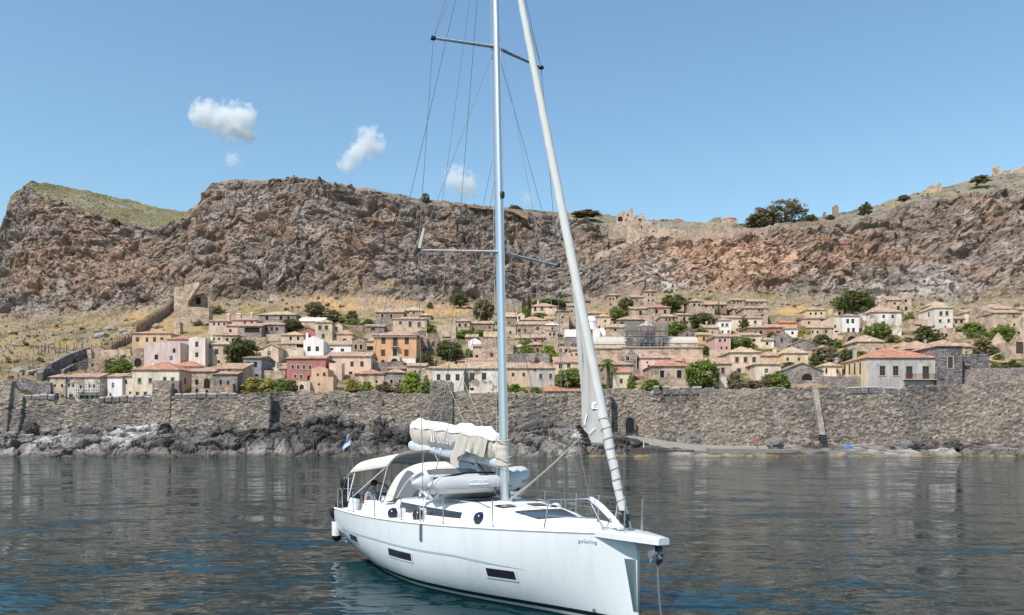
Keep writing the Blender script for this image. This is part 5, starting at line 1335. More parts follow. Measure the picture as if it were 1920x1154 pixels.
# retaining and garden walls between the houses
TW = "terrace walls between the houses"
for lab, pts, h, mat in (
 ("grey terrace wall under the cypresses and yellow house", [(946, 683), (985, 681), (1030, 680)], 2.4, 'stoneg'),
 ("rubble terrace wall below the ochre mansion", [(700, 697), (728, 697), (756, 695)], 2.2, 'stoneg'),
 ("terrace wall above the low white house with cactus on top", [(640, 622), (682, 624), (735, 622)], 2.0, 'stoneb'),
 ("long terrace wall beneath the pink tiled upper house", [(690, 612), (735, 612), (757, 610)], 1.8, 'stoneg'),
 ("pale terrace wall left of the ruined yellowish house", [(800, 640), (822, 638), (855, 641)], 2.2, 'stone'),
 ("garden wall under the small stone house by the shroud lines", [(842, 609), (855, 610)], 2.2, 'stone'),
 ("terrace wall below the house with two square windows near the chapel", [(1046, 674), (1072, 675)], 1.8, 'stone'),
 ("terrace wall below the house with the large dark windows", [(1184, 604), (1225, 606), (1260, 606)], 2.0, 'stone'),
 ("rough terrace wall under the massive stone house", [(1440, 606), (1475, 604), (1505, 600)], 1.6, 'stonep'),
 ("garden wall in front of the pink two storey house", [(1330, 672), (1372, 672), (1408, 668)], 2.0, 'stonep'),
 ("grey garden wall between the olive bushes and the cream hip roof house", [(1545, 724), (1585, 724), (1624, 724)], 2.0, 'stoneg'),
 ("pale rubble wall under the long low tan house", [(1505, 640), (1545, 641), (1580, 642)], 1.8, 'stonep'),
 ("rubble wall below the cream tower house garden", [(1700, 648), (1735, 640), (1770, 638)], 1.4, 'stonep'),
 ("stone terrace wall below the fig terrace", [(1792, 634), (1830, 634), (1868, 632)], 1.6, 'stonep'),
 ("rubble wall by the ruined church gable", [(1856, 684), (1875, 676), (1893, 672)], 1.8, 'stonep'),
 ("terrace wall under the tan blank walled house", [(1868, 630), (1915, 630)], 1.4, 'stone'),
 ("grey wall on top of the sea wall near the frame edge", [(1808, 716), (1860, 714), (1930, 713)], 2.6, 'stoneg'),
 ("rough wall beside the great ruined mansion", [(1605, 645), (1625, 642), (1650, 640)], 1.6, 'stonep'),
 ("rubble wall under the verandah house", [(446, 646), (470, 646), (500, 645)], 1.8, 'stone'),
 ("terrace wall below the three square windows", [(500, 640), (532, 638)], 1.8, 'stonep'),
 ("low wall below the long grey straw roofed house", [(484, 612), (520, 613), (556, 612)], 1.2, 'stone'),
 ("rubble wall under the tan leafy house", [(735, 634), (770, 635), (800, 634)], 1.6, 'stone'),
 ("cream garden wall behind the wall gardens", [(486, 710), (536, 710)], 1.8, 'stonep'),
 ("terrace wall under the highest tower houses", [(1138, 585), (1180, 586), (1232, 584)], 1.6, 'stone'),
 ("low rubble wall edging the path under the high square house", [(1268, 600), (1300, 604), (1345, 600)], 1.5, 'stone'),
): line_wall("terrace_wall", lab, pts, h, 0.9, mat, cat="terrace wall", group=TW)
front_slab("ruined_pillar", "small white plastered ruin stump on the wall edge", "ruin", [(1347, 735), (1348, 710), (1360, 706), (1366, 716), (1366, 735)], 171.5, 2.0, 'offwhite', jag=.4)
front_slab("ruined_pillar", "pale broken pillar beside the white plastered ruin stump", "ruin", [(1367, 735), (1367, 711), (1378, 712), (1379, 735)], 171.8, 1.6, 'stonep', jag=.4)
# --- white domed church
def cyl(name, parent, mat, prof, n=24, c=(0,0,0), smooth=True):
 return MB().lathe(prof, n, c).build(name, mat, parent, smooth=smooth)
Yc = ground(1110, 640).y; s_ = Yc / FPX
ch = empty("domed_church", back(1110, 640, Yc), "white domed church with round drum, half behind the furled sail", "church")
mb = MB(); mb.box(-15.5*s_, 15.5*s_, 0, 9, -5, 23.5*s_); mb.build("wall", M['white'], ch)
mb = MB(); v = [(-15.5*s_, 0, 23.5*s_), (15.5*s_, 0, 23.5*s_), (15.5*s_, 9, 23.5*s_), (-15.5*s_, 9, 23.5*s_)]
r_ = 12.7*s_
mb.lathe([(r_*1.02, 23*s_), (r_, 24*s_), (r_, 39.5*s_), (r_*1.06, 39.7*s_), (r_*1.06, 40.6*s_)], 28, (0, 4.5, 0)); mb.build("drum", M['white'], ch, smooth=True)
mb = MB(); mb.lathe([(r_*1.0*math.cos(a), 40.6*s_ + 10.8*s_*math.sin(a)) for a in np.linspace(0, math.pi/2 - .01, 9)], 28, (0, 4.5, 0)); mb.build("dome", M['lime'], ch, smooth=True)
for px, py, w, h, dy in ((1106, 607, 5, 8, 4.5 - r_*0.93), (1107, 624, 7, 11, -.01)):
 me, so = window_meshes(w*s_, h*s_, 'w')
 o_ = bpy.data.objects.new("window", me); COL.objects.link(o_); o_.parent = ch
 o_.location = ((px - 1110)*s_, dy, (640 - py)*s_)
 s2 = bpy.data.objects.new("surround", so); COL.objects.link(s2); s2.parent = o_
hs("white barrel vaulted chapel wing beside the domed church", 1126, 1149, 640, 630, roof=('vault', 618, 'lime'), wall='white', d=7, Y=Yc + 1, name="chapel", cat="chapel")
hs("stone chapel under a bright white barrel vault, left of the furled sail", 1061, 1088, 658, 632, roof=('vault', 620, 'lime'), wall='stoneg', d=7, wins=W([(1073, 647), (1080, 647)], 3.5, 5, 'w'), name="chapel", cat="chapel")
# long church roofs on their podium
Yp = ground(1215, 690).y
hs("long pale barrel roofed nave next to the domed church", 1112, 1186, 660, 646, roof=('vault', 633, 'limegrey'), wall='stonep', d=8, Y=Yp + 5, name="nave", cat="church")
hs("second pale barrel roofed nave beyond the scaffolding", 1246, 1308, 660, 644, roof=('vault', 632.5, 'limegrey'), wall='stonep', d=8, Y=Yp + 5, name="nave", cat="church")
hs("great blank podium wall below the church roofs", 1168, 1318, 692, 652, roof=('slab', None, 'limegrey'), wall='stonep', d=5, Y=Yp, name="podium", cat="church wall")
hs("cream parapet terrace below the domed church", 1112, 1168, 676, 654, roof=('slab', None, 'limegrey'), wall='stonep', d=5, Y=Yp + .5, name="podium", cat="church wall")
# brick drum being repaired, wrapped in scaffolding
Yd = Yp + 9; s_ = Yd / FPX
dr = empty("church_under_repair", back(1212, 660, Yd), "brick church drum under repair inside the scaffolding", "church")
mb = MB(); mb.lathe([(20*s_, -3), (20*s_, 14*s_), (17*s_, 14.2*s_), (17*s_, 44*s_), (19*s_, 44.5*s_), (19*s_, 46*s_)], 8); mb.build("drum", stone_mat("repair_render", srgb(112, 108, 106), srgb(132, 128, 124), srgb(150, 144, 138), 1.2, srgb(140, 134, 128)), dr)
mb = MB(); mb.lathe([(19.5*s_, 46.2*s_), (8*s_, 53*s_), (0.2, 56.5*s_)], 8); mb.build("roof", M['limegrey'], dr)
mb = MB()
for k in range(8):
 a = (k + .5) * math.pi / 4; mb.obox((17.2*s_*math.cos(a)*.93, 17.2*s_*math.sin(a)*.93, 39*s_), (-.6*math.sin(a), .6*math.cos(a), 0), (.12*math.cos(a), .12*math.sin(a), 0), (0, 0, .8))
mb.build("brick_panel", plaster_mat("brick_red", (196, 128, 100)), dr)
sc_ = empty("scaffolding", back(1212, 660, Yd - 4.6), "grey pole scaffolding with plank decks around the brick drum", "scaffolding")
mb = MB(); X0, X1 = -35*s_, 36*s_
xs_ = np.linspace(X0, X1, 8)
for y in (0.0, 1.1, 8.4):
 for x in xs_: mb.tube([(x, y, -3), (x, y, (46 + 6*math.cos(x*.5))*s_)], 0.055, 5)
 for z in (9, 19, 29, 39, 45):
  for dz in (0, .5, 1.0): mb.tube([(X0 - .8, y, z*s_ + dz), (X1 + .8, y, z*s_ + dz)], 0.045, 5)
for k in range(0, 7, 2): mb.tube([(xs_[k], -.06, 9*s_), (xs_[k+1], -.06, 29*s_)], .045, 5)
tag(mb.build("poles", M['steelpole'], sc_), kind="stuff")
for z in (9, 19, 29, 39):
 mb = MB(); mb.box(X0 - .5, X1 + .5, 0.05, 1.05, z*s_ - .1, z*s_ - .03); mb.build("plank_deck", M['plank'], sc_)
# scaffolding on the whitewashed house
hw_ = [h for h in HOUSES if h[0]['label'].startswith("long whitewashed")][0]
Yh = hw_[5] - 1.2; s_ = Yh / FPX
sc2 = empty("scaffolding", back(163, 751, Yh), "thin pole scaffolding standing before the long whitewashed house", "scaffolding")
mb = MB(); xs_ = np.linspace(-24*s_, 24*s_, 6)
for y in (0, .9):
 for x in xs_: mb.tube([(x, y, -1), (x, y, 36*s_)], .04, 5)
 for z in (10, 20, 30): mb.tube([(xs_[0] - .5, y, z*s_), (xs_[-1] + .5, y, z*s_)], .035, 5)
tag(mb.build("poles", M['steelpole'], sc2), kind="stuff")
for z in (10, 20): mb = MB(); mb.box(xs_[0], xs_[-1], .05, .85, z*s_ - .08, z*s_ - .02); mb.build("plank_deck", M['plank'], sc2)
# belfry with two bell arches
Yb = ground(1035, 652).y; s_ = Yb / FPX
bf = empty("belfry", back(1035.3, 652, Yb), "stone belfry with two open bell arches and a white cap", "bell tower")
mb = MB(); W2 = 10.7*s_; dpt = 1.6
mb.box(-W2, W2, 0, dpt, -4, 17*s_)                       # foot
for x0, x1 in ((-W2, -6.6*s_), (-.9*s_, .9*s_), (6.6*s_, W2)): mb.box(x0, x1, 0, dpt, 17*s_, 29*s_)
for cx in (-3.75*s_, 3.75*s_):
 n = 8; rr = 2.85*s_
 for k in range(n):
  a0, a1 = math.pi*k/n, math.pi*(k+1)/n
  p0, p1 = (cx + rr*math.cos(a0), 29*s_ + rr*math.sin(a0)), (cx + rr*math.cos(a1), 29*s_ + rr*math.sin(a1))
  q = [(p0[0], p0[1]), (p1[0], p1[1]), (p1[0], 33*s_), (p0[0], 33*s_)]
  mb.add([(x, 0, z) for x, z in q] + [(x, dpt, z) for x, z in q], [(1,0,3,2), (4,5,6,7), (0,1,5,4)])
mb.box(-W2, W2, 0.001, dpt - .001, 33*s_, 42*s_)
mb.build("wall", M['stone'], bf)
for cx in (-3.75*s_, 3.75*s_):
 m2 = MB(); m2.lathe([(.02, .75), (.18, .7), (.22, .35), (.36, .02), (.34, 0)], 12, (cx, dpt/2, 24*s_)); m2.build("bell", M['iron'], bf, smooth=True)
m2 = arch_panel(MB(), (0, 0, 33.6*s_), .5, .7, .02, 0, .01); m2.build("opening", M['void'], bf)
m2 = MB(); m2.box(-W2 - .25, W2 + .25, -.25, dpt + .25, 42*s_ + .004, 42*s_ + .25);
m2.add([(-W2 - .2, -.2, 42*s_ + .25), (W2 + .2, -.2, 42*s_ + .25), (W2 + .2, dpt + .2, 42*s_ + .25), (-W2 - .2, dpt + .2, 42*s_ + .25), (0, dpt/2, 46*s_)], [(0,1,4),(1,2,4),(2,3,4),(3,0,4)])
m2.build("roof", M['lime'], bf)
# cistern cone
g0 = ground(519, 706)
cn = MB().lathe([(.95, -2), (.85, .3), (.7, 1.6), (.38, 1.9), (.3, 3.1), (.34, 3.15), (.34, 3.3), (0.02, 3.35)], 16).build("cistern_cone", M['limegrey'], loc=g0, smooth=True)
tag(cn, "round pale plaster cone with chimney between the blue grey and rose houses", "cistern")
# --- the upper fortress along the cliff rim
GK = "fortress walls along the cliff top"
def rim(px): return stations(np.array([float(px)]))[0]
front_slab("fortress_wall", "long battered fortress wall on the rim below the domed cliff top church", "fortress wall",
  [(1268, 462), (1269, 430), (1300, 426), (1340, 425), (1356, 423), (1380, 430), (1420, 428), (1455, 424), (1480, 420), (1482, 448), (1440, 452), (1400, 455), (1340, 460)], 338, 3.0, 'stone', GK, jag=.5)
front_slab("fortress_wall", "pale stepped fortress block under the cliff top ruins", "fortress wall",
  [(1176, 462), (1176, 424), (1192, 420), (1193, 414), (1216, 414), (1218, 417), (1236, 414), (1237, 427), (1270, 430), (1270, 464), (1230, 456), (1200, 452)], 341, 4.0, 'stonep', GK, holes=[(1203, 428, 3, 5), (1225, 421, 2.5, 3), (1225, 436, 3, 4), (1266, 437, 2.5, 3)], jag=.4)
front_slab("fortress_wall", "grey fortress wall joining the stepped block to the gully", "fortress wall", [(1142, 448), (1143, 426), (1150, 422), (1177, 423), (1178, 454)], 349, 3.0, 'stone', GK, jag=.4)
front_slab("fortress_wall", "ragged brown wall beyond the big cliff top tree", "fortress wall", [(1480, 446), (1481, 422), (1498, 416), (1520, 416), (1548, 414), (1590, 410), (1590, 428), (1540, 436)], 344, 2.5, 'stoneb', GK, jag=.8)
front_slab("fortress_wall", "long low parapet wall on the middle cliff top, first stretch with a notch", "fortress wall", [(400, 362), (403, 347), (425, 342), (470, 339), (473, 344), (473, 356), (430, 354)], 346, 2.0, 'stone', GK, jag=.5)
front_slab("fortress_wall", "long low parapet wall on the middle cliff top, second stretch", "fortress wall", [(478, 354), (478, 339), (540, 338), (600, 342), (634, 348), (634, 358), (560, 354)], 350, 2.0, 'stoneb', GK, jag=.6)
front_slab("fortress_wall", "square tower stub at the end of the low parapet wall", "fortress wall", [(634, 372), (634, 352), (674, 352), (704, 355), (704, 374)], 350, 4.0, 'stone', GK, jag=.5)
front_slab("fortress_wall", "dark low parapet wall descending towards the mast", "fortress wall", [(704, 372), (705, 358), (740, 364), (768, 371), (850, 380), (960, 392), (990, 396), (990, 400), (960, 397), (850, 386), (768, 378)], 357, 2.0, 'stoneb', GK, jag=.7)
front_slab("fortress_wall", "grey retaining wall under the grassy top of the far hill", "fortress wall", [(198, 432), (200, 414), (226, 417), (232, 426), (270, 430), (300, 430), (345, 428), (356, 424), (356, 440), (290, 444), (240, 444)], 353, 2.0, 'stone', GK, jag=.6)
front_slab("fortress_wall", "small stone stub at the shoulder of the middle cliff", "fortress wall", [(364, 395), (365, 385), (378, 384), (379, 395)], 344, 2.5, 'stone', GK, jag=.5)
front_slab("fortress_wall", "zigzag path wall under the stepped fortress block", "fortress wall", [(1112, 497), (1116, 476), (1140, 470), (1165, 458), (1180, 452), (1181, 462), (1172, 482), (1160, 490)], 336, 1.5, 'stonep', GK, holes=[(1127, 488, 6, 6)], jag=.4)
front_slab("fortress_wall", "curved pale wall of the lower path bend below the zigzag wall", "fortress wall", [(1141, 528), (1142, 512), (1152, 504), (1168, 504), (1176, 510), (1177, 526)], 318, 1.5, 'stoneg', GK, jag=.5)
GR = "ruins on the cliff top"
Yr = 392
front_slab("cliff_top_ruin", "ruined house with a large arch and a thin broken spire of wall", "ruin", [(1156, 422), (1157, 402), (1163, 400), (1167, 395), (1168, 397), (1176, 398), (1180, 398), (1181, 391), (1184, 389), (1186, 390), (1187, 405), (1190, 412), (1190, 424)], Yr, 4, 'stonep', GR, holes=[(1163, 415, 9, 9), (1177, 406, 3, 5), (1174, 415, 2.5, 5)], jag=.5)
front_slab("cliff_top_ruin", "ruin with a pointed stub next to the arched ruin", "ruin", [(1190, 424), (1191, 405), (1195, 403), (1202, 402), (1204, 400), (1208, 400), (1209, 412), (1212, 420), (1212, 426)], Yr, 4, 'stonep', GR, holes=[(1200, 415, 7, 5)], jag=.6)
front_slab("cliff_top_ruin", "low tumbled ruin between the fortress block and the domed church", "ruin", [(1262, 424), (1264, 412), (1270, 410), (1282, 413), (1284, 424)], 388, 4, 'stoneb', GR, jag=.8)
front_slab("cliff_top_ruin", "thin standing pillar of ruined wall", "ruin", [(1544, 424), (1545, 399), (1547, 397), (1549, 399), (1550, 424)], 368, 1.5, 'stoneb', GR, jag=.5)
front_slab("cliff_top_ruin", "taller pillar of ruined wall beside the thin one", "ruin", [(1563, 422), (1564, 386), (1567, 384), (1572, 387), (1573, 408), (1576, 422)], 368, 2.0, 'stoneb', GR, jag=.5)
front_slab("cliff_top_ruin", "rounded ruin lump between tree and pillars", "ruin", [(1508, 426), (1509, 412), (1513, 409), (1520, 406), (1527, 407), (1531, 414), (1532, 426)], 368, 3, 'stoneb', GR, jag=.7)
front_slab("cliff_top_ruin", "ruined house stub on the rising ridge", "ruin", [(1735, 366), (1736, 355), (1741, 350), (1748, 348), (1756, 346), (1760, 342), (1765, 344), (1766, 364)], 380, 3, 'stonep', GR, jag=.8)
front_slab("cliff_top_ruin", "ruin tower stub highest on the ridge near the frame edge", "ruin", [(1866, 338), (1867, 314), (1869, 310), (1874, 312), (1875, 322), (1890, 320), (1905, 320), (1912, 316), (1914, 312), (1920, 314), (1924, 336)], 388, 3, 'stonep', GR, jag=.7)
# domed church on the plateau
Yk_ = 396; s_ = Yk_ / FPX
kc = empty("hilltop_church", back(1362, 424, Yk_), "tan church with a low red dome on the cliff top", "church")
mb = MB(); mb.box(-24*s_, 22*s_, 0, 10, -6, 11*s_); mb.build("wall", M['stonep'], kc)
mb = MB(); mb.add([(-42*s_, -.3, 2*s_), (-24.1*s_, -.3, 15*s_), (-10*s_, -.3, 16.5*s_), (-10*s_, 8, 16.5*s_), (-24.1*s_, 8, 15*s_), (-42*s_, 8, 2*s_), (-42*s_, -.3, -3), (-10*s_, -.3, -3), (-10*s_, 8, -3), (-42*s_, 8, -3)],
 [(6,7,2,1,0), (0,1,4,5), (1,2,3,4), (7,8,3,2), (9,6,0,5), (8,9,5,4,3)]); mb.build("side_wing", M['stoneg'], kc)
mb = MB(); mb.lathe([(13*s_, 6*s_), (13*s_, 15*s_), (14*s_, 15.2*s_), (14*s_, 15.8*s_)], 12, (10*s_, 4.5, 0)); mb.build("drum", M['apricot'], kc)
mb = MB(); mb.lathe([(14*s_, 15.8*s_), (12.5*s_, 17.6*s_), (8*s_, 19.5*s_), (.1, 20.4*s_)], 16, (10*s_, 4.5, 0)); mb.build("dome", M['r_orange'], kc, smooth=True)
# wooden posts of the fence on the grassy slope
fe = empty("post_fence", ground(72, 665), "row of bare wooden fence posts on the grassy slope", "fence")
for i, px in enumerate((72, 78, 84, 91, 102, 112, 125, 139, 155, 172, 190)):
 g1 = ground(px, 663 - (px - 72)*.055) - fe.location
 m2 = MB(); m2.tube([(0, 0, -.5), (.04*(i % 3 - 1), 0, 2.0 + .3*((i*7) % 3))], [.13, .10], 6); m2.build("post", M['wood'], fe, loc=g1)
# ================================================================ trees and bushes
def leaf_mat(name, c0, c1):
 m, nt, b = new_mat(name)
 f = noise(nt, pos(nt), 1.2, 3)
 oi = nt.nodes.new("ShaderNodeNewGeometry")
 c = mixn(nt, c0, c1, ramp(nt, f, [(0.35, 0.0), (0.65, 1.0)]))
 c = mixn(nt, c, ramp(nt, oi.outputs["Random Per Island"], [(0.0, 0.65), (1.0, 1.4)]), 1.0, 'MULTIPLY')
 d = nt.nodes.new("ShaderNodeBsdfDiffuse"); t = nt.nodes.new("ShaderNodeBsdfTranslucent")
 nt.links.new(c, d.inputs[0]); nt.links.new(c, t.inputs[0])
 mx = nt.nodes.new("ShaderNodeMixShader"); mx.inputs[0].default_value = 0.5
 nt.links.new(d.outputs[0], mx.inputs[1]); nt.links.new(t.outputs[0], mx.inputs[2])
 nt.links.new(mx.outputs[0], nt.nodes["Material Output"].inputs[0])
 return m
LM = {
 'dark':  leaf_mat("leaves_dark", (0.129, 0.140, 0.060), (0.223, 0.222, 0.096)),
 'fig':   leaf_mat("leaves_fig", (0.168, 0.214, 0.055), (0.293, 0.350, 0.096)),
 'bright':leaf_mat("leaves_bright", (0.237, 0.315, 0.050), (0.363, 0.443, 0.091)),
 'olive': leaf_mat("leaves_olive", (0.237, 0.210, 0.132), (0.363, 0.303, 0.201)),
 'pine':  leaf_mat("leaves_pine", (0.140, 0.155, 0.064), (0.237, 0.245, 0.096)),
 'scrub': leaf_mat("leaves_scrub", (0.168, 0.155, 0.083), (0.278, 0.234, 0.125)),
 'grass': leaf_mat("leaves_yellowgreen", (0.335, 0.327, 0.096), (0.516, 0.432, 0.160)),
}
bark = simple("bark", (0.10, 0.075, 0.055), 0.95, vary=0.3)
def leaf_cloud(shape, n, leaf, rng, flat=0.0):
 """leaf quads spread through clumps; unit crown: width 1, height 1, foot at z 0"""
 V, F = [], []
 cl = []
 nc = max(10, n // 17)
 tries = 0
 while len(cl) < nc and tries < 5000:
  tries += 1
  x, y, z = rng.uniform(-.5, .5), rng.uniform(-.5, .5), rng.uniform(0, 1)
  r = math.hypot(x, y)
  if shape == 'round':
   lim = .5 * math.sqrt(max(0, 1 - ((z - .5) / .5) ** 2)) ** .8
  elif shape == 'bush':
   lim = .5 * math.sqrt(max(0, 1 - z ** 2)) * (.85 + .15 * math.sin(5 * math.atan2(y, x) + z * 3))
  elif shape == 'cypress':
   lim = .5 * min(1, z * 9) * max(0.05, (1 - z ** 1.7))
  elif shape == 'cone':
   lim = .5 * (1 - z * .95) * (.75 + .25 * math.sin(z * 40))
  elif shape == 'umbrella':
   lim = .5 * math.sqrt(max(0, 1 - ((z - .45) / .55) ** 2)) * (.8 + .2 * math.sin(4 * math.atan2(y, x)))
  else: lim = .5
  if r > lim or r < lim * 0.25 and rng.random() < .5: continue
  cl.append((x, y, z))
 cr = {'cypress': .13, 'cone': .10}.get(shape, .115)
 for i in range(n):
  c = cl[rng.randrange(len(cl))]
  d = Vector((rng.gauss(0, 1), rng.gauss(0, 1), rng.gauss(0, .8)))
  d = d.normalized() * cr * rng.random() ** .4
  p = Vector(c) + Vector((d.x, d.y, d.z * (.5 if shape in ('cypress', 'cone') else 1)))
  nrm = (d.normalized() + Vector((rng.uniform(-.6, .6), rng.uniform(-.6, .6), rng.uniform(-.2, .9)))).normalized()
  a = nrm.orthogonal().normalized(); b_ = nrm.cross(a)
  t = rng.uniform(0, 6.28); a, b_ = a*math.cos(t) + b_*math.sin(t), b_*math.cos(t) - a*math.sin(t)
  s = leaf * rng.uniform(.6, 1.35)
  k = len(V)
  V += [p - a*s, p + b_*s*.6, p + a*s, p - b_*s*.6]
  F.append((k, k+1, k+2, k+3))
 return V, F
_crown = {}
def crown_mesh(shape, kind, var, n, leaf):
 key = (shape, kind, var)
 if key not in _crown:
  rng = random.Random(hash((shape, var)) % 1000 + var * 13 if False else sum(map(ord, shape)) + var * 131)
  V, F = leaf_cloud(shape, n, leaf, rng)
  me = bpy.data.meshes.new("crown"); me.from_pydata([tuple(v) for v in V], [], F); me.materials.append(LM[kind])
  _crown[key] = me
 return _crown[key]
_nv = [0]
def plant(label, px, py, w, h, kind='fig', shape='round', name="tree", cat=None, group=None, trunk=0.22, Y=None, n=2600, leaf=0.050, base=None):
 """px,py: photo column and foot row; w,h: size in photo pixels"""
 g = ground(px, py) if Y is None else back(px, py, Y)
 s = g.y / FPX
 _nv[0] += 1
 var = _nv[0] % 3
 Ww, Hh = w * s * 1.14, h * s * 1.06
 me = crown_mesh(shape, kind, var, n, leaf)
 rz = (_nv[0] * 2.399) % 6.28
 if trunk and shape not in ('bush', 'cypress'):
  root = empty(name, g, label, cat or "tree", group)
  c = bpy.data.objects.new("crown", me); COL.objects.link(c); c.parent = root
  c.location = (0, 0, Hh * trunk); c.scale = (Ww, Ww, Hh * (1 - trunk)); c.rotation_euler = (0, 0, rz)
  mb = MB(); r = max(.12, Ww * .03)
  mb.tube([(0, 0, -1), (.1*r, 0, Hh*trunk*.6), (.5*r, .2*r, Hh*(trunk + .25)), (.2*r, 0, Hh*(trunk + .5))], [r*1.3, r, r*.7, r*.25], 8)
  for k in range(4):
   a = k*1.57 + rz;
   mb.tube([(0, 0, Hh*trunk*.8), (Ww*.14*math.cos(a), Ww*.14*math.sin(a), Hh*(trunk + .2)), (Ww*.27*math.cos(a), Ww*.27*math.sin(a), Hh*(trunk + .42))], [r*.7, r*.45, r*.12], 6)
  mb.build("trunk", bark, root, smooth=True)
  return root
 c = bpy.data.objects.new(name, me); COL.objects.link(c)
 c.location = g - Vector((0, 0, .25)); c.scale = (Ww, Ww, Hh); c.rotation_euler = (0, 0, rz)
 return tag(c, label, cat or "bush", group)
GT, GB = "trees among the houses", "bushes among the houses"
T = lambda *a, **k: plant(*a, **{**dict(group=GT), **k})
B = lambda *a, **k: plant(*a, **{**dict(group=GB, shape='bush', name='bush', cat='bush', n=1700, leaf=.058), **k})
T("fig tree spreading in front of the pale terrace near the lilac house", 228, 700, 54, 27, 'fig', 'bush', cat="tree", name="fig_tree")
T("dark leafy tree leaning beside the straw yellow hip roof", 452, 684, 50, 46, 'dark', 'round')
T("smaller dark green tree at the foot of the leaning one", 432, 682, 28, 24, 'fig', 'bush', cat="tree")
T("round dark tree beside the house with three square windows", 546, 626, 34, 26, 'dark', 'round')
B("low dark bush right of the round dark tree", 566, 625, 22, 15, 'dark')
T("dusty green tree above the white sheet roof", 590, 602, 34, 32, 'scrub', 'round')
B("wide grey green bush behind the jutting house", 622, 604, 44, 22, 'scrub')
B("dark rounded bush on the rocky belt above the cactus", 660, 602, 26, 20, 'scrub')
B("bright cactus like shrub patch near the low grey house", 664, 618, 38, 20, 'fig')
B("pale green shrub under the cactus patch", 690, 612, 24, 14, 'scrub')
B("yellow green garden bush behind the sea wall, nearest the grey blue house", 474, 736, 42, 30, 'grass')
B("light green garden bush in the middle of the wall garden", 505, 736, 40, 28, 'grass')
B("mid green garden bush right of the light green ones", 528, 736, 26, 27, 'fig')
B("dark green garden bush beside the arched gateway", 546, 736, 28, 25, 'dark')
B("tall thin green shrub beside the ochre terrace", 618, 735, 14, 24, 'fig')
B("spreading yellow green shrub in front of the orange roofed low house", 662, 737, 42, 26, 'grass')
B("round bright shrub next to the spreading one", 688, 736, 26, 22, 'bright')
B("grey green shrub under the white framed window", 720, 736, 34, 20, 'scrub')
B("low grey shrub left of the vivid tree", 746, 736, 26, 18, 'olive')
T("vivid lime green tree behind the sea wall", 775, 737, 44, 40, 'bright', 'bush', cat="tree")
B("olive green shrub between the vivid tree and the dark stub", 799, 738, 18, 34, 'fig')
B("leafy shrub covering the tan house terrace", 752, 622, 34, 15, 'fig')
T("round green tree in front of the tan leafy house corner", 804, 628, 30, 21, 'fig', 'bush', cat="tree")
T("large dark tree right of the ochre mansion", 840, 688, 44, 46, 'dark', 'round')
B("dark clipped hedge beside the ochre mansion", 798, 686, 40, 22, 'dark', name="hedge", cat="hedge")
B("dark bush at the foot of the large dark tree", 862, 684, 26, 24, 'dark')
B("small green bush by the little white gable", 880, 671, 18, 18, 'fig')
T("dark green tree left of the mast below the rocks", 862, 580, 32, 28, 'dark', 'round')
B("grey green bush under the rocks behind the shrouds", 806, 578, 14, 12, 'scrub')
T("tall shaggy green tree just left of the mast", 908, 608, 36, 42, 'scrub', 'round', trunk=.1)
B("low hedge above the small brown house behind the shrouds", 872, 634, 44, 16, 'fig', name="hedge", cat="hedge")
plant("slim dark cypress, left one of the pair under the cliff", 983, 596, 9.5, 55, 'dark', 'cypress', name="cypress_tree", cat="cypress", group="cypresses in the town", n=1500, leaf=.06)
plant("slim dark cypress, right one of the pair under the cliff", 991.5, 596, 9.5, 55, 'dark', 'cypress', name="cypress_tree", cat="cypress", group="cypresses in the town", n=1500, leaf=.06)
B("shaggy shrub at the foot of the two cypresses", 986, 604, 20, 26, 'fig')
B("dark shrub behind the chimney of the pinkish cream house", 1030, 572, 70, 11, 'fig')
T("round green tree left of the belfry", 984, 656, 28, 22, 'fig', 'bush', cat="tree")
T("wide green tree in front of the pale yellow house", 988, 674, 42, 26, 'fig', 'bush', cat="tree")
T("bright green square crowned tree under the belfry", 1029, 674, 34, 28, 'bright', 'bush', cat="tree")
B("small brown green shrub on the terrace wall", 1006, 680, 14, 15, 'olive')
T("broad green tree right of the mast above the sea wall", 1068, 732, 50, 38, 'fig', 'round', trunk=.12)
B("low shrub at the corner right of the mast", 966, 738, 28, 20, 'fig')
B("bright small shrub right of the mast on the wall", 982, 738, 22, 12, 'bright')
B("pale shrub before the white long house", 1004, 738, 24, 14, 'fig')
T("round dark tree between the crag houses", 1173, 588, 25, 27, 'dark', 'round')
T("bright green tree behind the white dome house", 1156, 610, 26, 32, 'fig', 'round')
B("long green hedge below the crag houses", 1180, 595, 38, 14, 'fig', name="hedge", cat="hedge")
T("green tree under the crag beside the large dark windows", 1262, 590, 40, 34, 'pine', 'round')
T("grey green tree right of the scaffolding", 1268, 636, 34, 30, 'fig', 'round', trunk=.1)
plant("narrow cypress right of the scaffolding", 1283, 618, 9, 34, 'dark', 'cypress', name="cypress_tree", cat="cypress", group="cypresses in the town", n=1200, leaf=.07)
T("wide dark tree under the big square high house", 1318, 618, 44, 28, 'dark', 'round', trunk=.1)
B("green shrub behind the grey gable", 1312, 628, 32, 13, 'fig')
plant("tallest slim cypress before the long stone wing", 1347.5, 598, 6.5, 32, 'dark', 'cypress', name="cypress_tree", cat="cypress", group="cypresses in the town", n=1000, leaf=.08)
plant("shorter slim cypress before the end house", 1365, 592, 6, 18, 'dark', 'cypress', name="cypress_tree", cat="cypress", group="cypresses in the town", n=1000, leaf=.08)
B("green shrub between the two slim cypresses", 1356, 604, 28, 16, 'dark')
plant("dark pointed conifer in front of the cream strip roof house", 1397, 622, 28, 34, 'dark', 'cone', name="conifer", cat="conifer", group=GT, trunk=.08, n=1500)
T("rounded grey green tree before the plain pink wing", 1389, 660, 40, 26, 'fig', 'round', trunk=.08)
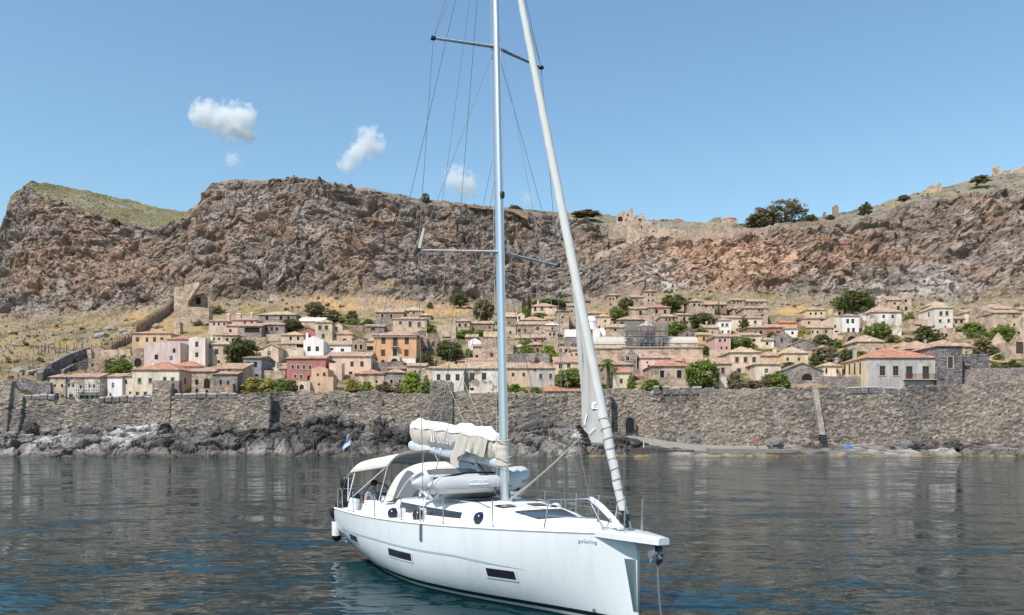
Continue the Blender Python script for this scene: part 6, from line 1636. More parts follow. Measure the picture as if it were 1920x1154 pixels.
B("yellow green bush beside the rounded grey green tree", 1412, 660, 22, 16, 'grass')
B("pale green hedge above the square tan house", 1442, 668, 38, 14, 'grass')
B("small green bush by the deep pink wall", 1447, 634, 18, 13, 'fig')
T("big fig tree in front of the long terracotta roof", 1316, 732, 56, 52, 'fig', 'round', trunk=.1, n=3200)
B("grey olive bush behind the white ruin stump", 1378, 732, 30, 34, 'olive')
B("low olive bush on the wall right of the broken pillar", 1412, 732, 40, 18, 'olive')
B("green bushy tree in front of the rubble gable", 1458, 732, 46, 34, 'fig')
B("tall olive green bush next to the green bushy tree", 1438, 731, 26, 28, 'scrub')
B("dark vine over the roof of the rubble gable", 1478, 694, 30, 16, 'dark')
T("yellow green tree beside the small white house", 1508, 638, 28, 26, 'grass', 'bush', cat="tree")
T("wide dark green tree below the long low tan house", 1540, 654, 48, 26, 'dark', 'bush', cat="tree")
T("large silvery olive tree behind the rubble gable", 1548, 686, 62, 36, 'olive', 'bush', cat="olive tree", name="olive_tree", n=3200)
T("dark bushy conifer at the edge of the silvery olive", 1527, 694, 28, 34, 'dark', 'cone', trunk=.05)
T("dark green tree between the silvery olive and the wide stone house", 1589, 684, 26, 28, 'dark', 'round', trunk=.05)
B("green hedge beside the wide stone house", 1615, 672, 28, 15, 'fig', name="hedge", cat="hedge")
plant("spreading umbrella pine under the white streaked cliff", 1603, 594, 80, 46, 'pine', 'umbrella', name="pine_tree", cat="pine", group=GT, trunk=.2, n=4200, leaf=.036)
B("dark ivy mass hanging below the umbrella pine", 1618, 614, 18, 36, 'dark')
T("round green tree before the ruined mansion", 1645, 643, 42, 34, 'fig', 'round', trunk=.06)
B("clipped green bush beside the cream stone house", 1704, 606, 22, 20, 'fig')
T("broad rounded dark tree in front of the cream tower house", 1738, 648, 64, 36, 'dark', 'bush', cat="tree", n=3200)
T("green fig tree on the terrace right of the tower house", 1822, 632, 46, 28, 'fig', 'bush', cat="tree")
T("shaggy green tree below the tan blank walled house", 1878, 650, 46, 36, 'fig', 'round', trunk=.06)
T("large grey green tree behind the rubble tower", 1842, 672, 54, 36, 'scrub', 'bush', cat="tree", n=3000)
B("round green bush by the ruined church gable", 1873, 684, 22, 22, 'fig')
B("dark green thicket at the frame edge above the wall", 1897, 704, 54, 28, 'dark')
B("leafy green plant beside the roofless dark block", 1865, 706, 20, 26, 'fig')
B("green hedge on the wall top by the palm", 1128, 730, 24, 12, 'fig', name="hedge", cat="hedge")
B("climbing shrub beside the tiny cream house", 1183, 728, 13, 28, 'fig')
B("green shrub row behind the battlements", 1222, 730, 40, 20, 'fig')
B("small grassy tuft between the battlements", 1300, 733, 20, 9, 'fig')
for lab, px, py, w, h, kd in (
 ("round bush between the lilac and the tall pale gabled house", 346, 690, 16, 14, 'fig'), ("green bush under the verandah house wall", 470, 652, 26, 14, 'dark'),
 ("bush filling the gap below the flared roof house", 530, 668, 24, 12, 'fig'), ("garden tree between the beige gable and the cream terrace", 528, 700, 18, 18, 'fig'),
 ("small shrub at the foot of the jutting house", 616, 650, 22, 10, 'fig'), ("bush on the terrace left of the ochre mansion", 690, 690, 24, 18, 'fig'),
 ("shrub by the ochre mansion porch", 757, 690, 20, 12, 'scrub'), ("green shrub under the round topped brown house", 826, 668, 26, 16, 'fig'),
 ("bush below the ruined yellowish house", 838, 640, 22, 10, 'dark'), ("bush below the low stone house left of the mast", 898, 630, 26, 12, 'fig'),
 ("shrub beside the stone house with straw roof and side gable", 962, 622, 18, 12, 'dark'), ("bush above the broad stone house", 1012, 596, 30, 10, 'fig'),
 ("shrub on the terrace of the flat topped house near the chapel", 1058, 672, 26, 12, 'fig'), ("bushes at the foot of the great podium wall", 1240, 694, 36, 12, 'fig'),
 ("shrub between the great podium and the orange ochre house", 1322, 664, 26, 16, 'dark'), ("bush behind the brown broad roofed stone house", 1432, 606, 22, 12, 'scrub'),
 ("shrub row above the low grey gabled house", 1490, 646, 30, 12, 'dark'), ("bush left of the wide tan house", 1498, 612, 18, 16, 'fig'),
 ("bush beneath the narrow cream house", 1568, 650, 26, 16, 'fig'), ("shrubs under the great ruined mansion", 1676, 642, 28, 14, 'grass'),
 ("bush by the small stone house with two slits", 1742, 664, 26, 14, 'fig'), ("bush under the low plastered house", 1798, 626, 22, 14, 'fig'),
 ("bush above the frame edge sheds", 1902, 668, 26, 18, 'dark'), ("bush at the foot of the castle curtain wall", 372, 610, 26, 12, 'scrub'),
 ("dark bush on the castle curtain wall", 378, 590, 18, 14, 'dark'), ("shrubs on the rocks above the pale pink fronted house", 408, 588, 30, 12, 'scrub')): B(lab, px, py, w, h, kd)
# palm
g = ground(1140, 728); s_ = g.y / FPX
pm = empty("palm_tree", g, "palm tree with a drooping crown behind the sea wall", "palm")
mb = MB(); mb.tube([(0, 0, -1), (.1, 0, 25*s_), (-.05, 0, 48*s_)], [.42, .34, .40], 10); mb.build("trunk", bark, pm, smooth=True)
mb = MB(); rp = random.Random(5)
for k in range(34):
 a = k * 2.4; el = rp.uniform(-.5, 1.25); L = rp.uniform(2.0, 2.9)
 pts = []
 for j in range(6):
  t = j / 5; r = L * t * math.cos(el) ; z = 48*s_ + L * (t * math.sin(el) - .75 * t * t)
  pts.append(Vector((r * math.cos(a), r * math.sin(a), z)))
 side = Vector((-math.sin(a), math.cos(a), 0))
 for j in range(5):
  for q in range(4):
   t = (q + .5) / 4; c = pts[j].lerp(pts[j+1], t); w = .62 * (1 - ((j + t) / 5 - .35) ** 2 * 1.6)
   dn = (pts[j+1] - pts[j]).normalized()
   for sg in (-1, 1):
    tip = c + side * sg * w + dn * .25 - Vector((0, 0, .22))
    mb.add([c - dn*.05, c + dn*.06, tip], [(0, 1, 2)])
mb.build("crown", LM['fig'], pm)
# cliff top trees and bushes
GC = "trees and bushes on the cliff top"
plant("biggest cliff top tree with rounded crown beside the fortress wall", 1474, 425, 66, 46, 'scrub', 'round', group=GC, trunk=.12, Y=372, n=2300, leaf=.036)
plant("lower spreading tree joined to the biggest cliff top tree", 1424, 424, 52, 32, 'scrub', 'bush', group=GC, cat="tree", Y=370, n=2000, leaf=.040)
for lab, px, py, w, h, Y in (("small round bush on the cliff edge behind the shrouds", 798, 380, 18, 17, 356), ("flat bush on the middle cliff top", 604, 345, 16, 8, 352),
 ("dark bush on the parapet of the middle cliff", 545, 343, 22, 8, 347), ("dark bush on the parapet end near the notch", 520, 342, 18, 6, 345), ("dark bushes at the cliff edge right of the mast", 965, 394, 26, 9, 362),
 ("dark bush on the rising ridge near the pillars", 1623, 400, 26, 20, 352), ("dark low bush between the ruined pillars", 1556, 412, 18, 9, 366), ("bush beside the biggest cliff top tree", 1521, 416, 26, 13, 362),
 ("dark bush at the rim of the far hill", 215, 424, 28, 14, 350), ("scrubby bush high on the ridge", 1694, 375, 22, 9, 366), ("dark scrub under the ridge ruin tower", 1838, 340, 34, 10, 372),
 ("low bush left of the cliff top ruins", 1100, 404, 50, 9, 400)):
 plant(lab, px, py, w, h, 'scrub' if w > 30 else 'dark', 'bush', name="bush", cat="bush", group=GC, Y=Y, n=1200, leaf=.07)
# --- scrub dotted over cliff and slope: too many and too small to tell apart
def surf_point(ci, ri): return TER['P'][ri, ci]
rs = np.random.default_rng(4)
V, F = [], []
nr, nc = TER['P'].shape[:2]
cnt = 0
while cnt < 2300:
 ri, ci = int(rs.integers(2, nr - 3)), int(rs.integers(40, nc - 40))
 t = tt[ri]; px_ = pxs[ci]
 slope_left = t < 1 and px_ < 330
 if t < 0.80 and not slope_left: continue
 p = TER['P'][ri, ci]
 dens = 0.5 + 0.9*float(vnoise(np.array([[p[0]/22, p[1]/22, p[2]/22]]), 5)[0])
 if rs.random() > dens: continue
 if t > 3 and rs.random() < .35: continue
 sz = rs.uniform(.35, 1.0) * (1.5 if t < 1.05 else 1.0)
 cnt += 1
 for k in range(9):
  d = rs.normal(0, 1, 3); d /= np.linalg.norm(d); d[2] = abs(d[2])
  c = p + d * sz * .5 * np.array([1, .7, .8]) + np.array([0, -.1, .1])
  a = rs.normal(0, 1, 3); a /= np.linalg.norm(a); b_ = np.cross(a, d); b_ /= (np.linalg.norm(b_) + 1e-6)
  k0 = len(V); s = sz * .42
  V += [c - a*s, c + b_*s, c + a*s, c - b_*s]; F.append((k0, k0+1, k0+2, k0+3))
for _ in range(110):                                          # tufts rooted along the top and in the joints of the sea wall
 px_ = float(rs.uniform(50, 1910)); c0_ = np.array(back(px_, 741 - 14*max(0, min(1, (px_-900)/900)) + rs.exponential(9), 166.9)); sz = rs.uniform(.25, .7)
 for k in range(8):
  d = rs.normal(0, 1, 3); d /= np.linalg.norm(d); c = c0_ + d*sz*.5; a = rs.normal(0, 1, 3); a /= np.linalg.norm(a); b_ = np.cross(a, d); b_ /= (np.linalg.norm(b_) + 1e-6)
  k0 = len(V); s = sz*.4; V += [c - a*s, c + b_*s, c + a*s, c - b_*s]; F.append((k0, k0+1, k0+2, k0+3))
me = bpy.data.meshes.new("scrub"); me.from_pydata([tuple(map(float, v)) for v in V], [], F); me.materials.append(LM['scrub'])
o_ = bpy.data.objects.new("scrub", me); COL.objects.link(o_); tag(o_, kind="stuff")
# --- grey boulders lying in the dry grass
bmt = simple("boulder_grey", (0.29, 0.26, 0.225), 0.95, vary=0.3, vscale=1.2)
bumps = []
for v in range(4):
 bm = bmesh.new(); bmesh.ops.create_icosphere(bm, subdivisions=2, radius=1)
 r = random.Random(v + 40)
 co = np.array([x.co[:] for x in bm.verts]); f1_, f2_, id_ = worley(co*1.3 + v*9, seed=v)
 for x, k in zip(bm.verts, range(len(co))):
  x.co *= (0.72 + .42*float(id_[k]) + .1*r.random()); x.co.z *= .7; x.co.y *= .85
 me = bpy.data.meshes.new("boulder"); bm.to_mesh(me); bm.free(); me.materials.append(bmt); bumps.append(me)
rb = random.Random(99)
k = 0
while k < 90:
 if k < 45: px_, py_ = rb.uniform(5, 320), rb.uniform(600, 715)
 elif k < 72: px_, py_ = rb.uniform(380, 960), rb.uniform(556, 592)
 else: px_, py_ = rb.uniform(1380, 1910), rb.uniform(566, 590)
 if px_ > 90 and py_ > 660 and k < 45: continue
 g = ground(px_, py_)
 if any(abs(px_ - (h[1]+h[2])/2) < (h[2]-h[1])/2 + 3 and h[4] - 4 < py_ < h[3] + 8 for h in HOUSES): continue
 o_ = bpy.data.objects.new("boulder", bumps[k % 4]); COL.objects.link(o_)
 sz = rb.uniform(.45, 1.0) if rb.random() < .75 else rb.uniform(1.0, 2.0)
 o_.location = g + Vector((0, 0, .15*sz)); o_.scale = (sz*1.3, sz, sz); o_.rotation_euler = (rb.uniform(-.3, .3), rb.uniform(-.3, .3), rb.uniform(0, 6.28))
 where = "on the grassy slope outside the town" if k < 45 else ("on the golden belt under the middle cliff" if k < 72 else "on the dry strip under the right hand cliff")
 tag(o_, "grey boulder lying in dry grass " + where.replace("right hand ", "streaked "), "boulder", "boulders " + where.replace("right hand ", "streaked "))
 k += 1
# ================================================================ the sailing yacht
LB = 12.4
YAW = math.radians(-60)
DV = Vector((math.cos(YAW), math.sin(YAW), 0)); PV = Vector((-DV.y, DV.x, 0))        # forward, port
BOW = Vector((2.29, 14.5, 0)); STERN = BOW - DV * LB
yacht = empty("sailing_yacht", STERN, "white sailing yacht at anchor with furled sails, beige canopy and grey dinghy on deck", "sailing yacht", rz=YAW)
def loc2w(p): return STERN + DV * p[0] + PV * p[1] + Vector((0, 0, p[2]))
def proj(p):
 w = loc2w(p); return (960 + w.x * FPX / w.y, YH - (w.z - CAMH) * FPX / w.y)
def atz(px, py, z):
 """local point at height z seen at a photo pixel"""
 Y = FPX * (CAMH - z) / (py - YH); w = Vector(((px - 960) * Y / FPX, Y, z)) - STERN
 return Vector((w.dot(DV), w.dot(PV), z))
def atu(px, py, u):
 """local point on the cross-ship plane u seen at a photo pixel"""
 dx, dz = (px - 960) / FPX, (YH - py) / FPX               # ray (dx,1,dz)*Y + (0,0,CAMH)
 k = (u + STERN.dot(DV)) / (dx * DV.x + DV.y)
 w = Vector((dx * k, k, CAMH + dz * k)) - STERN
 return Vector((u, w.dot(PV), w.z))
def atv(px, py, v):
 dx, dz = (px - 960) / FPX, (YH - py) / FPX
 k = (v + STERN.dot(PV)) / (dx * PV.x + PV.y)
 w = Vector((dx * k, k, CAMH + dz * k)) - STERN
 return Vector((w.dot(DV), v, w.z))
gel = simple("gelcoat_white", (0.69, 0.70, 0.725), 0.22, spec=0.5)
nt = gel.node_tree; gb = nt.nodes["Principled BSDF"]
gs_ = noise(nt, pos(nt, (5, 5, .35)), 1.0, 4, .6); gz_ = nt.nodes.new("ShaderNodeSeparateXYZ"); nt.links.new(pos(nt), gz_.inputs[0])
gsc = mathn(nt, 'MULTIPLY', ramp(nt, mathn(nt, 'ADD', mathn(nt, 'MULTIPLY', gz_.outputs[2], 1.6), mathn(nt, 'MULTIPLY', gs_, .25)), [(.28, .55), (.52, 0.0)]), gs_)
gc = mixn(nt, (.74, .75, .77), (.67, .685, .705), ramp(nt, gs_, [(.50, 0.0), (.72, 1.0)]))  # vertical streaks in the colour stand in for ripple light off the water
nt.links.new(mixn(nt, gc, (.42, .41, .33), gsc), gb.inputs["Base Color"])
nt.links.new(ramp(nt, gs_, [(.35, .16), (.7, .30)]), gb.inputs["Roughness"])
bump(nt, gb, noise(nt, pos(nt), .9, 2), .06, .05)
deckw = simple("deck_white", (0.78, 0.775, 0.76), 0.55)
gelband = simple("hull_groove_blue", (0.36, 0.47, 0.56), 0.3)
blackp = simple("antifouling_black", (0.012, 0.014, 0.018), 0.5)
stripe = simple("boot_stripe_navy", (0.012, 0.018, 0.030), 0.3)
smoke = simple("smoked_acrylic", (0.022, 0.020, 0.026), 0.12, spec=0.6)
steel = simple("stainless_steel", (0.60, 0.61, 0.63), 0.22, metal=1.0)
alu = simple("mast_aluminium", (0.62, 0.65, 0.70), 0.38, metal=0.85)
aluw = simple("spreader_white", (0.70, 0.71, 0.72), 0.4, metal=0.3)
aludk = simple("anchor_galvanised", (0.30, 0.31, 0.32), 0.5, metal=0.6)
wire = simple("rigging_wire", (0.22, 0.23, 0.25), 0.4, metal=0.5)
ropew = simple("rope_cream", (0.55, 0.49, 0.40), 0.9)
roped = simple("rope_dark", (0.03, 0.03, 0.035), 0.9)
blk = simple("black_plastic", (0.014, 0.014, 0.015), 0.45)
teak = simple("teak_grey", (0.23, 0.19, 0.15), 0.8, vary=0.25, vscale=6)
navy = simple("fender_navy", (0.012, 0.016, 0.04), 0.18)
vinyl = simple("fender_white", (0.76, 0.76, 0.74), 0.35)
def cloth_mat(name, col, bstr=0.35, sc=7.0, trans=0.0, fold=None):
 m, nt, b = new_mat(name)
 f = noise(nt, pos(nt), 2.5, 4)
 c = mixn(nt, tuple(x * .88 for x in col), tuple(min(.9, x * 1.06) for x in col), f)
 nt.links.new(c, b.inputs["Base Color"]); b.inputs["Roughness"].default_value = 0.9; b.inputs["Specular IOR Level"].default_value = 0.2
 b.inputs["Sheen Weight"].default_value = 0.1
 bump(nt, b, noise(nt, pos(nt), sc, 4, .6), bstr, 0.03)
 if trans:
  t = nt.nodes.new("ShaderNodeBsdfTranslucent"); nt.links.new(c, t.inputs[0])
  mx = nt.nodes.new("ShaderNodeMixShader"); mx.inputs[0].default_value = trans
  nt.links.new(b.outputs[0], mx.inputs[1]); nt.links.new(t.outputs[0], mx.inputs[2]); nt.links.new(mx.outputs[0], nt.nodes["Material Output"].inputs[0])
 return m
sailw = cloth_mat("sailcloth_white", (0.80, 0.79, 0.76))
canvas = cloth_mat("canvas_beige", (0.56, 0.505, 0.44))
canvasl = cloth_mat("canvas_cream", (0.66, 0.60, 0.535))
genoam = cloth_mat("genoa_cloth", (0.74, 0.725, 0.69), .2, 3.0, trans=0.25)
uvcloth = cloth_mat("genoa_sun_strip", (0.52, 0.51, 0.49), .2, 3.0, trans=0.2)
# ---- hull
UB = [0, .5, 1, 2, 3, 4, 5, 6, 7, 8, 9, 10, 10.8, 11.5, 12.0, 12.25, 12.4]
BB = [1.74, 1.80, 1.86, 1.97, 2.06, 2.11, 2.12, 2.08, 1.98, 1.80, 1.53, 1.16, .82, .49, .24, .11, .035]
def Bm(u): return float(np.interp(u, UB, BB))
def Zs(u): return 1.34 + 0.39 * max(0, u / LB) ** 1.25
def Zk(u): return float(np.interp(u, [0, .6, 1.4, 2.5, 4, 6, 8, 10, 11.5, 12.4], [.30, .14, .0, -.2, -.42, -.55, -.5, -.40, -.36, -.36]))
def Vh(u, z):
 zk, zs = Zk(u), Zs(u)
 t = min(1, max(0, (z - zk) / (zs - zk)))
 e = min(1, max(0, (u - 6.5) / 5.5))
 p = 3.4 * (1 - e) + 1.55 * e; qd = 2.1 * (1 - e) + 1.25 * e
 return Bm(u) * (1 - (1 - t) ** p) ** (1 / qd)
us = np.concatenate([np.linspace(0, 11.4, 58), np.linspace(11.5, 12.4, 14)])
LV = [-.62, -.45, -.28, -.12, 0.03, .10, .19, .30, .42, .55]
def zrow(u):
 zk, zs = Zk(u), Zs(u)
 z = [max(zk, l) for l in LV] + [.55 + (zs - .55) * k / 9 for k in range(1, 10)]
 z[0] = zk
 return z
NRW = len(LV) + 9
mb = MB()
rows = []
for u in us:
 zr = zrow(u)
 rows.append([(u, -Vh(u, z), z) for z in reversed(zr)] + [(u, Vh(u, z), z) for z in zr[1:]])
nring = len(rows[0])
for i in range(len(rows) - 1):
 for k in range(nring - 1):
  a, b_, c, d = rows[i][k], rows[i+1][k], rows[i+1][k+1], rows[i][k+1]
  zm = (a[2] + b_[2] + c[2] + d[2]) / 4
  m_ = 1 if zm < 0.03 else (0 if zm < .10 else (2 if zm < .19 else 0))
  mb.add([a, b_, c, d], [(0, 1, 2, 3)], m_)
mb.add(rows[0], [tuple(reversed(range(nring)))], 0)
mb.add(rows[-1], [tuple(range(nring))], 0)
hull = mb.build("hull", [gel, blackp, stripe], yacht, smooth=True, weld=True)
def hull_px(px, py):
 """(u,z) on the starboard topside nearest to a photo pixel"""
 best = None
 for u in np.linspace(0.0, 12.35, 248):
  for z in np.linspace(.15, Zs(u), 34):
   q = proj((u, -Vh(u, z), z)); d = (q[0]-px)**2 + (q[1]-py)**2
   if best is None or d < best[0]: best = (d, u, z)
 return best[1], best[2]
def hp(u, z, off=0.006, sgn=-1):
 e = .02
 v = Vh(u, z); du = (Vh(min(LB, u+e), z) - Vh(u, z)) / e; dz = (Vh(u, z+e) - v) / e
 n_ = Vector((-du, 1, -dz)).normalized()
 return Vector((u + n_.x*off, sgn*(v + n_.y*off), z + n_.z*off))
def hull_patch(name, u0, u1, z0, z1, mat, off=0.006, parent=None, nu=8, nz=4, slope=0.0):
 mb = MB(); R_ = []
 for j in range(nz + 1):
  R_.append([hp(u0 + (u1-u0)*i/nu, z0 + (z1-z0)*j/nz + slope*(u0 + (u1-u0)*i/nu - u0), off) for i in range(nu + 1)])
 mb.loft(R_, closed=False)
 return mb.build(name, mat, parent or yacht, smooth='all')
# three dark hull windows in white frames on the visible side
for (xa, ya, xb, yb_, lab) in ((658.5, 1002, 669, 1015, "small square hull window near the stern"), (730, 1027, 771, 1052, "long hull window amidships"), (911.5, 1065.5, 966.5, 1087.5, "long hull window towards the bow")):
 c0 = hull_px(xa, (ya + yb_)/2 - (4 if xb - xa > 20 else 1)); c1 = hull_px(xb, (ya + yb_)/2 + (4 if xb - xa > 20 else 1))
 u0, u1 = c0[0], c1[0]; zm = (c0[1] + c1[1])/2; hh = .085 if xb - xa > 20 else .08
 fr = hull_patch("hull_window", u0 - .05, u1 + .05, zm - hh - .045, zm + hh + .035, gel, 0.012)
 tag(fr, lab); p2 = hull_patch("pane", u0, u1, zm - hh, zm + hh, smoke, 0.018, fr)
# the styling groove along the topside
gp = [hull_px(a, b_) for a, b_ in ((641, 991), (700, 1010), (779, 1030), (850, 1044), (923, 1057), (984, 1068.5))]
gu = [g_[0] for g_ in gp]; gz = [g_[1] for g_ in gp]
mb = MB(); R_ = [[], []]
for u in np.linspace(gu[0], gu[-1], 40):
 z = float(np.interp(u, gu, gz)); w_ = .022 * (1 if u < gu[-1] - 1.0 else max(.1, (gu[-1] - u)))
 R_[0].append(hp(u, z - w_, .005)); R_[1].append(hp(u, z + w_, .005))
mb.loft(R_, closed=False); mb.build("styling_groove", gelband, yacht, smooth='all')
# rub rail line / toe rail
for sg in (-1, 1):
 mb = MB(); mb.tube([(u, sg*(Bm(u) - .015), Zs(u) + .03) for u in np.linspace(0, 12.3, 60)], .035, 6); mb.build("toe_rail", deckw, yacht, smooth=True)
# ---- deck with its cockpit well
def deckz(u, v):
 b_ = max(.05, Bm(u)); return Zs(u) + .015 + .05 * (1 - (v / b_) ** 2)
du = [0, .25] + list(np.linspace(.5, 4.0, 12)) + list(np.linspace(4.3, 12.36, 30))
fr_ = [-1, -.8, 'w', 'h', 0, 'h+', 'w+', .8, 1]
mb = MB(); R_ = []
for u in du:
 b_ = Bm(u)
 xs_ = [-b_, -max(.86, b_*.75) if b_ > 1 else -b_*.75, -min(.85, b_*.6), -min(.4, b_*.3), 0, min(.4, b_*.3), min(.85, b_*.6), max(.86, b_*.75) if b_ > 1 else b_*.75, b_]
 R_.append([(u, v, deckz(u, v)) for v in xs_])
for i in range(len(R_) - 1):
 for k in range(8):
  um = (R_[i][0][0] + R_[i+1][0][0]) / 2
  if 0.5 < um < 4.0 and k in (2, 3, 4, 5): continue
  mb.add([R_[i][k], R_[i+1][k], R_[i+1][k+1], R_[i][k+1]], [(0, 1, 2, 3)])
deck = mb.build("deck", deckw, yacht, smooth=True, weld=True)
mb = MB(); zf = .80
for v0 in (-.85, .85): mb.add([(.5, v0, zf), (4.0, v0, zf), (4.0, v0, 1.44), (.5, v0, 1.44)], [(0, 1, 2, 3)])
mb.add([(4.0, -.85, zf), (4.0, .85, zf), (4.0, .85, 1.5), (4.0, -.85, 1.5)], [(0, 1, 2, 3)])
mb.add([(.5, -.85, zf), (.5, .85, zf), (.5, .85, 1.4), (.5, -.85, 1.4)], [(0, 1, 2, 3)])
mb.add([(.5, -.85, zf), (4.0, -.85, zf), (4.0, .85, zf), (.5, .85, zf)], [(0, 1, 2, 3)], 1)
for sg in (-1, 1): mb.box(1.7, 3.9, min(sg*.84, sg*.42), max(sg*.84, sg*.42), zf + .002, zf + .42)
mb.box(.52, 1.0, -.84, .84, zf + .002, zf + .42)
mb.build("cockpit", [deckw, teak], yacht)
for sg in (-1, 1):                                           # coamings
 rr = []
 for u in np.linspace(.35, 4.6, 18):
  h_ = .30 * sstep(.3, 1.2, u) + .10 * sstep(3, 4.6, u)
  y0 = .87; y1 = min(Bm(u) - .42, 1.36)
  zd = Zs(u) + .01
  rr.append([(u, sg*y0, zd), (u, sg*y0, zd + h_*.9), (u, sg*(y0 + .08), zd + h_), (u, sg*(y1 - .18), zd + h_), (u, sg*(y1 - .05), zd + h_*.72), (u, sg*y1, zd)])
 MB().loft(rr, closed=False, cap0=True, cap1=True).build("coaming", deckw, yacht, smooth=True)
# ---- coachroof
CU = [4.0, 4.3, 5.0, 6.0, 7.0, 7.8, 8.5, 9.2, 9.8, 10.3, 10.7]
CH = [.50, .52, .51, .48, .45, .42, .36, .27, .17, .08, .01]
CW = [1.34, 1.34, 1.33, 1.28, 1.20, 1.10, 1.0, .88, .74, .58, .40]
def ch_(u): return float(np.interp(u, CU, CH))
def cw_(u): return float(np.interp(u, CU, CW))
def roofz(u, v):
 w_ = cw_(u); return Zs(u) + .03 + ch_(u) * (1 - .12 * (v / w_) ** 2)
rr = []
for u in np.linspace(4.0, 10.7, 44):
 w_, h_, zd = cw_(u), ch_(u), Zs(u) + .02
 prof = [(-w_ - .10, 0), (-w_ - .05, h_*.30), (-w_ + .0, h_*.66), (-w_ + .07, h_*.84), (-w_*.8, h_*.93), (-w_*.4, h_*.99), (0, h_*1.0), (w_*.4, h_*.99), (w_*.8, h_*.93), (w_ - .07, h_*.84), (w_, h_*.66), (w_ + .05, h_*.30), (w_ + .10, 0)]
 rr.append([(u, y, zd + z) for y, z in prof])
coach = MB().loft(rr, closed=False, cap0=True).build("coachroof", deckw, yacht, smooth=True)
def side_pt(u, f, off=.006):
 w_, h_, zd = cw_(u), ch_(u), Zs(u) + .02
 y = -(w_ + .05 - .05 * (f - .30) / .36); return (u, y - off, zd + h_*f)
# dark wrap side window, stepped at its lower edge, and its twin on the other side
for sg in (1, -1):
 mb = MB()
 N_ = 20; U0, U1 = 4.35, 7.55
 lo, hi = [], []
 for i in range(N_ + 1):
  u = U0 + (U1 - U0)*i/N_; t = i/N_
  f0 = .26 + (.18 if .26 < t < .42 else 0); f1 = .74 - .16*t
  lo.append(side_pt(u, f0)); hi.append(side_pt(u, f1))
 R2 = [[(a, sg*b_, c) for a, b_, c in lo], [(a, sg*b_, c) for a, b_, c in hi]]
 mb.loft(R2, closed=False); mb.build("side_window", smoke, coach, smooth='all')
def roof_patch(name, u0, u1, v0, v1, mat, off=.008, parent=None, taper=1.0, nn=6):
 mb = MB(); R2 = []
 for i in range(nn + 1):
  u = u0 + (u1 - u0)*i/nn; k = 1 + (taper - 1)*i/nn
  R2.append([(u, v0*k + (v1*k - v0*k)*j/nn, Zs(u) + .02 + ch_(u)*(1 - .07*min(1, abs((v0 + (v1 - v0)*j/nn)*k)/cw_(u))**2) + off) for j in range(nn + 1)])
 mb.loft(R2, closed=False); return mb.build(name, mat, parent or coach, smooth='all')
tag(roof_patch("deck_hatch", 8.95, 9.75, -.62, .62, smoke, .02, taper=.80), "broad dark hatch on the sloping front of the coachroof")
roof_patch("deck_hatch", 8.05, 8.45, -.62, -.22, smoke, .02)
roof_patch("deck_hatch", 8.05, 8.45, .22, .62, smoke, .02)
roof_patch("companionway_top", 5.6, 7.1, -.55, .55, simple("dark_hatch_garage", (.05, .045, .045), .35), .015)
mb = MB(); q = atz(1034, 986, 1.70); mb.box(q.x - .28, q.x + .28, q.y - .25, q.y + .25, deckz(q.x, q.y) - .01, deckz(q.x, q.y) + .025); mb.build("anchor_locker_lid", smoke, yacht)
for sg in (-1, 1):                                           # hand rails and sheet tracks on the roof
 mb = MB(); mb.tube([(u, sg*(cw_(u) - .22), roofz(u, cw_(u) - .22) + (.07 if 0 < i < 7 else 0)) for i, u in enumerate(np.linspace(5.0, 8.3, 8))], .016, 6); mb.build("handrail", steel, yacht, smooth=True)
for (u, v) in ((4.75, -.95), (4.75, .95), (2.6, -1.15), (2.6, 1.15)):
 zb = roofz(u, v) if u > 4 else Zs(u) + .33
 MB().lathe([(.085, 0), (.08, .05), (.055, .09), (.075, .17), (.05, .19), (0.005, .2)], 14, (u, v, zb - .01)).build("winch", steel, yacht, smooth=True)
# ---- bowsprit, stem plate, anchor, chain
mb = MB(); zt = Zs(12.2) + .06; zl = -.06
def spr(u):
 return float(np.interp(u, [11.55, 12.3, 12.95, 13.1], [.44, .34, .17, .12]))
rr = []
for u in (11.55, 11.9, 12.3, 12.7, 12.95, 13.1):
 w_ = spr(u); z1 = zt - .02 * max(0, u - 12.2); th = .12
 rr.append([(u, -w_, z1 - th), (u, -w_, z1 - .02), (u, -w_ + .03, z1), (u, w_ - .03, z1), (u, w_, z1 - .02), (u, w_, z1 - th)])
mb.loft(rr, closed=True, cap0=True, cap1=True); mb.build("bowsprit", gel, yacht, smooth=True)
mb = MB();
rr = []
for z in np.linspace(.35, 1.30, 10):
 k = .085 + .15 * (z - .35)
 ring = [hp(12.4 - k*a, z, .008, -1) for a in (1, .7, .4, .15)] + [Vector((12.42, 0, z))] + [hp(12.4 - k*a, z, .008, 1) for a in (.15, .4, .7, 1)]
 rr.append(ring)
mb.loft(rr, closed=False); mb.build("stem_plate", steel, yacht, smooth='all')
mb = MB(); zz = zt - .14
for sg in (-1, 1):
 mb.add([(12.35, sg*.10, zz), (12.95, sg*.10, zz), (12.98, sg*.10, zz - .20), (12.85, sg*.10, zz - .36), (12.78, sg*.10, zz - .14), (12.5, sg*.10, zz - .12),
   (12.35, sg*.085, zz), (12.95, sg*.085, zz), (12.98, sg*.085, zz - .20), (12.85, sg*.085, zz - .36), (12.78, sg*.085, zz - .14), (12.5, sg*.085, zz - .12)],
  [(0,1,2,3,4,5), (11,10,9,8,7,6)] + [(i, 6+i, 6+(i+1) % 6, (i+1) % 6) for i in range(6)])
mb.tube([(12.92, -.12, zz - .17), (12.92, .12, zz - .17)], .05, 10)
mb.build("bow_roller", aludk, yacht)
mb = MB()                                                    # plough anchor hanging in the roller
mb.tube([(12.45, 0, zz - .05), (12.9, 0, zz - .10), (13.02, 0, zz - .26)], [.025, .03, .03], 8)
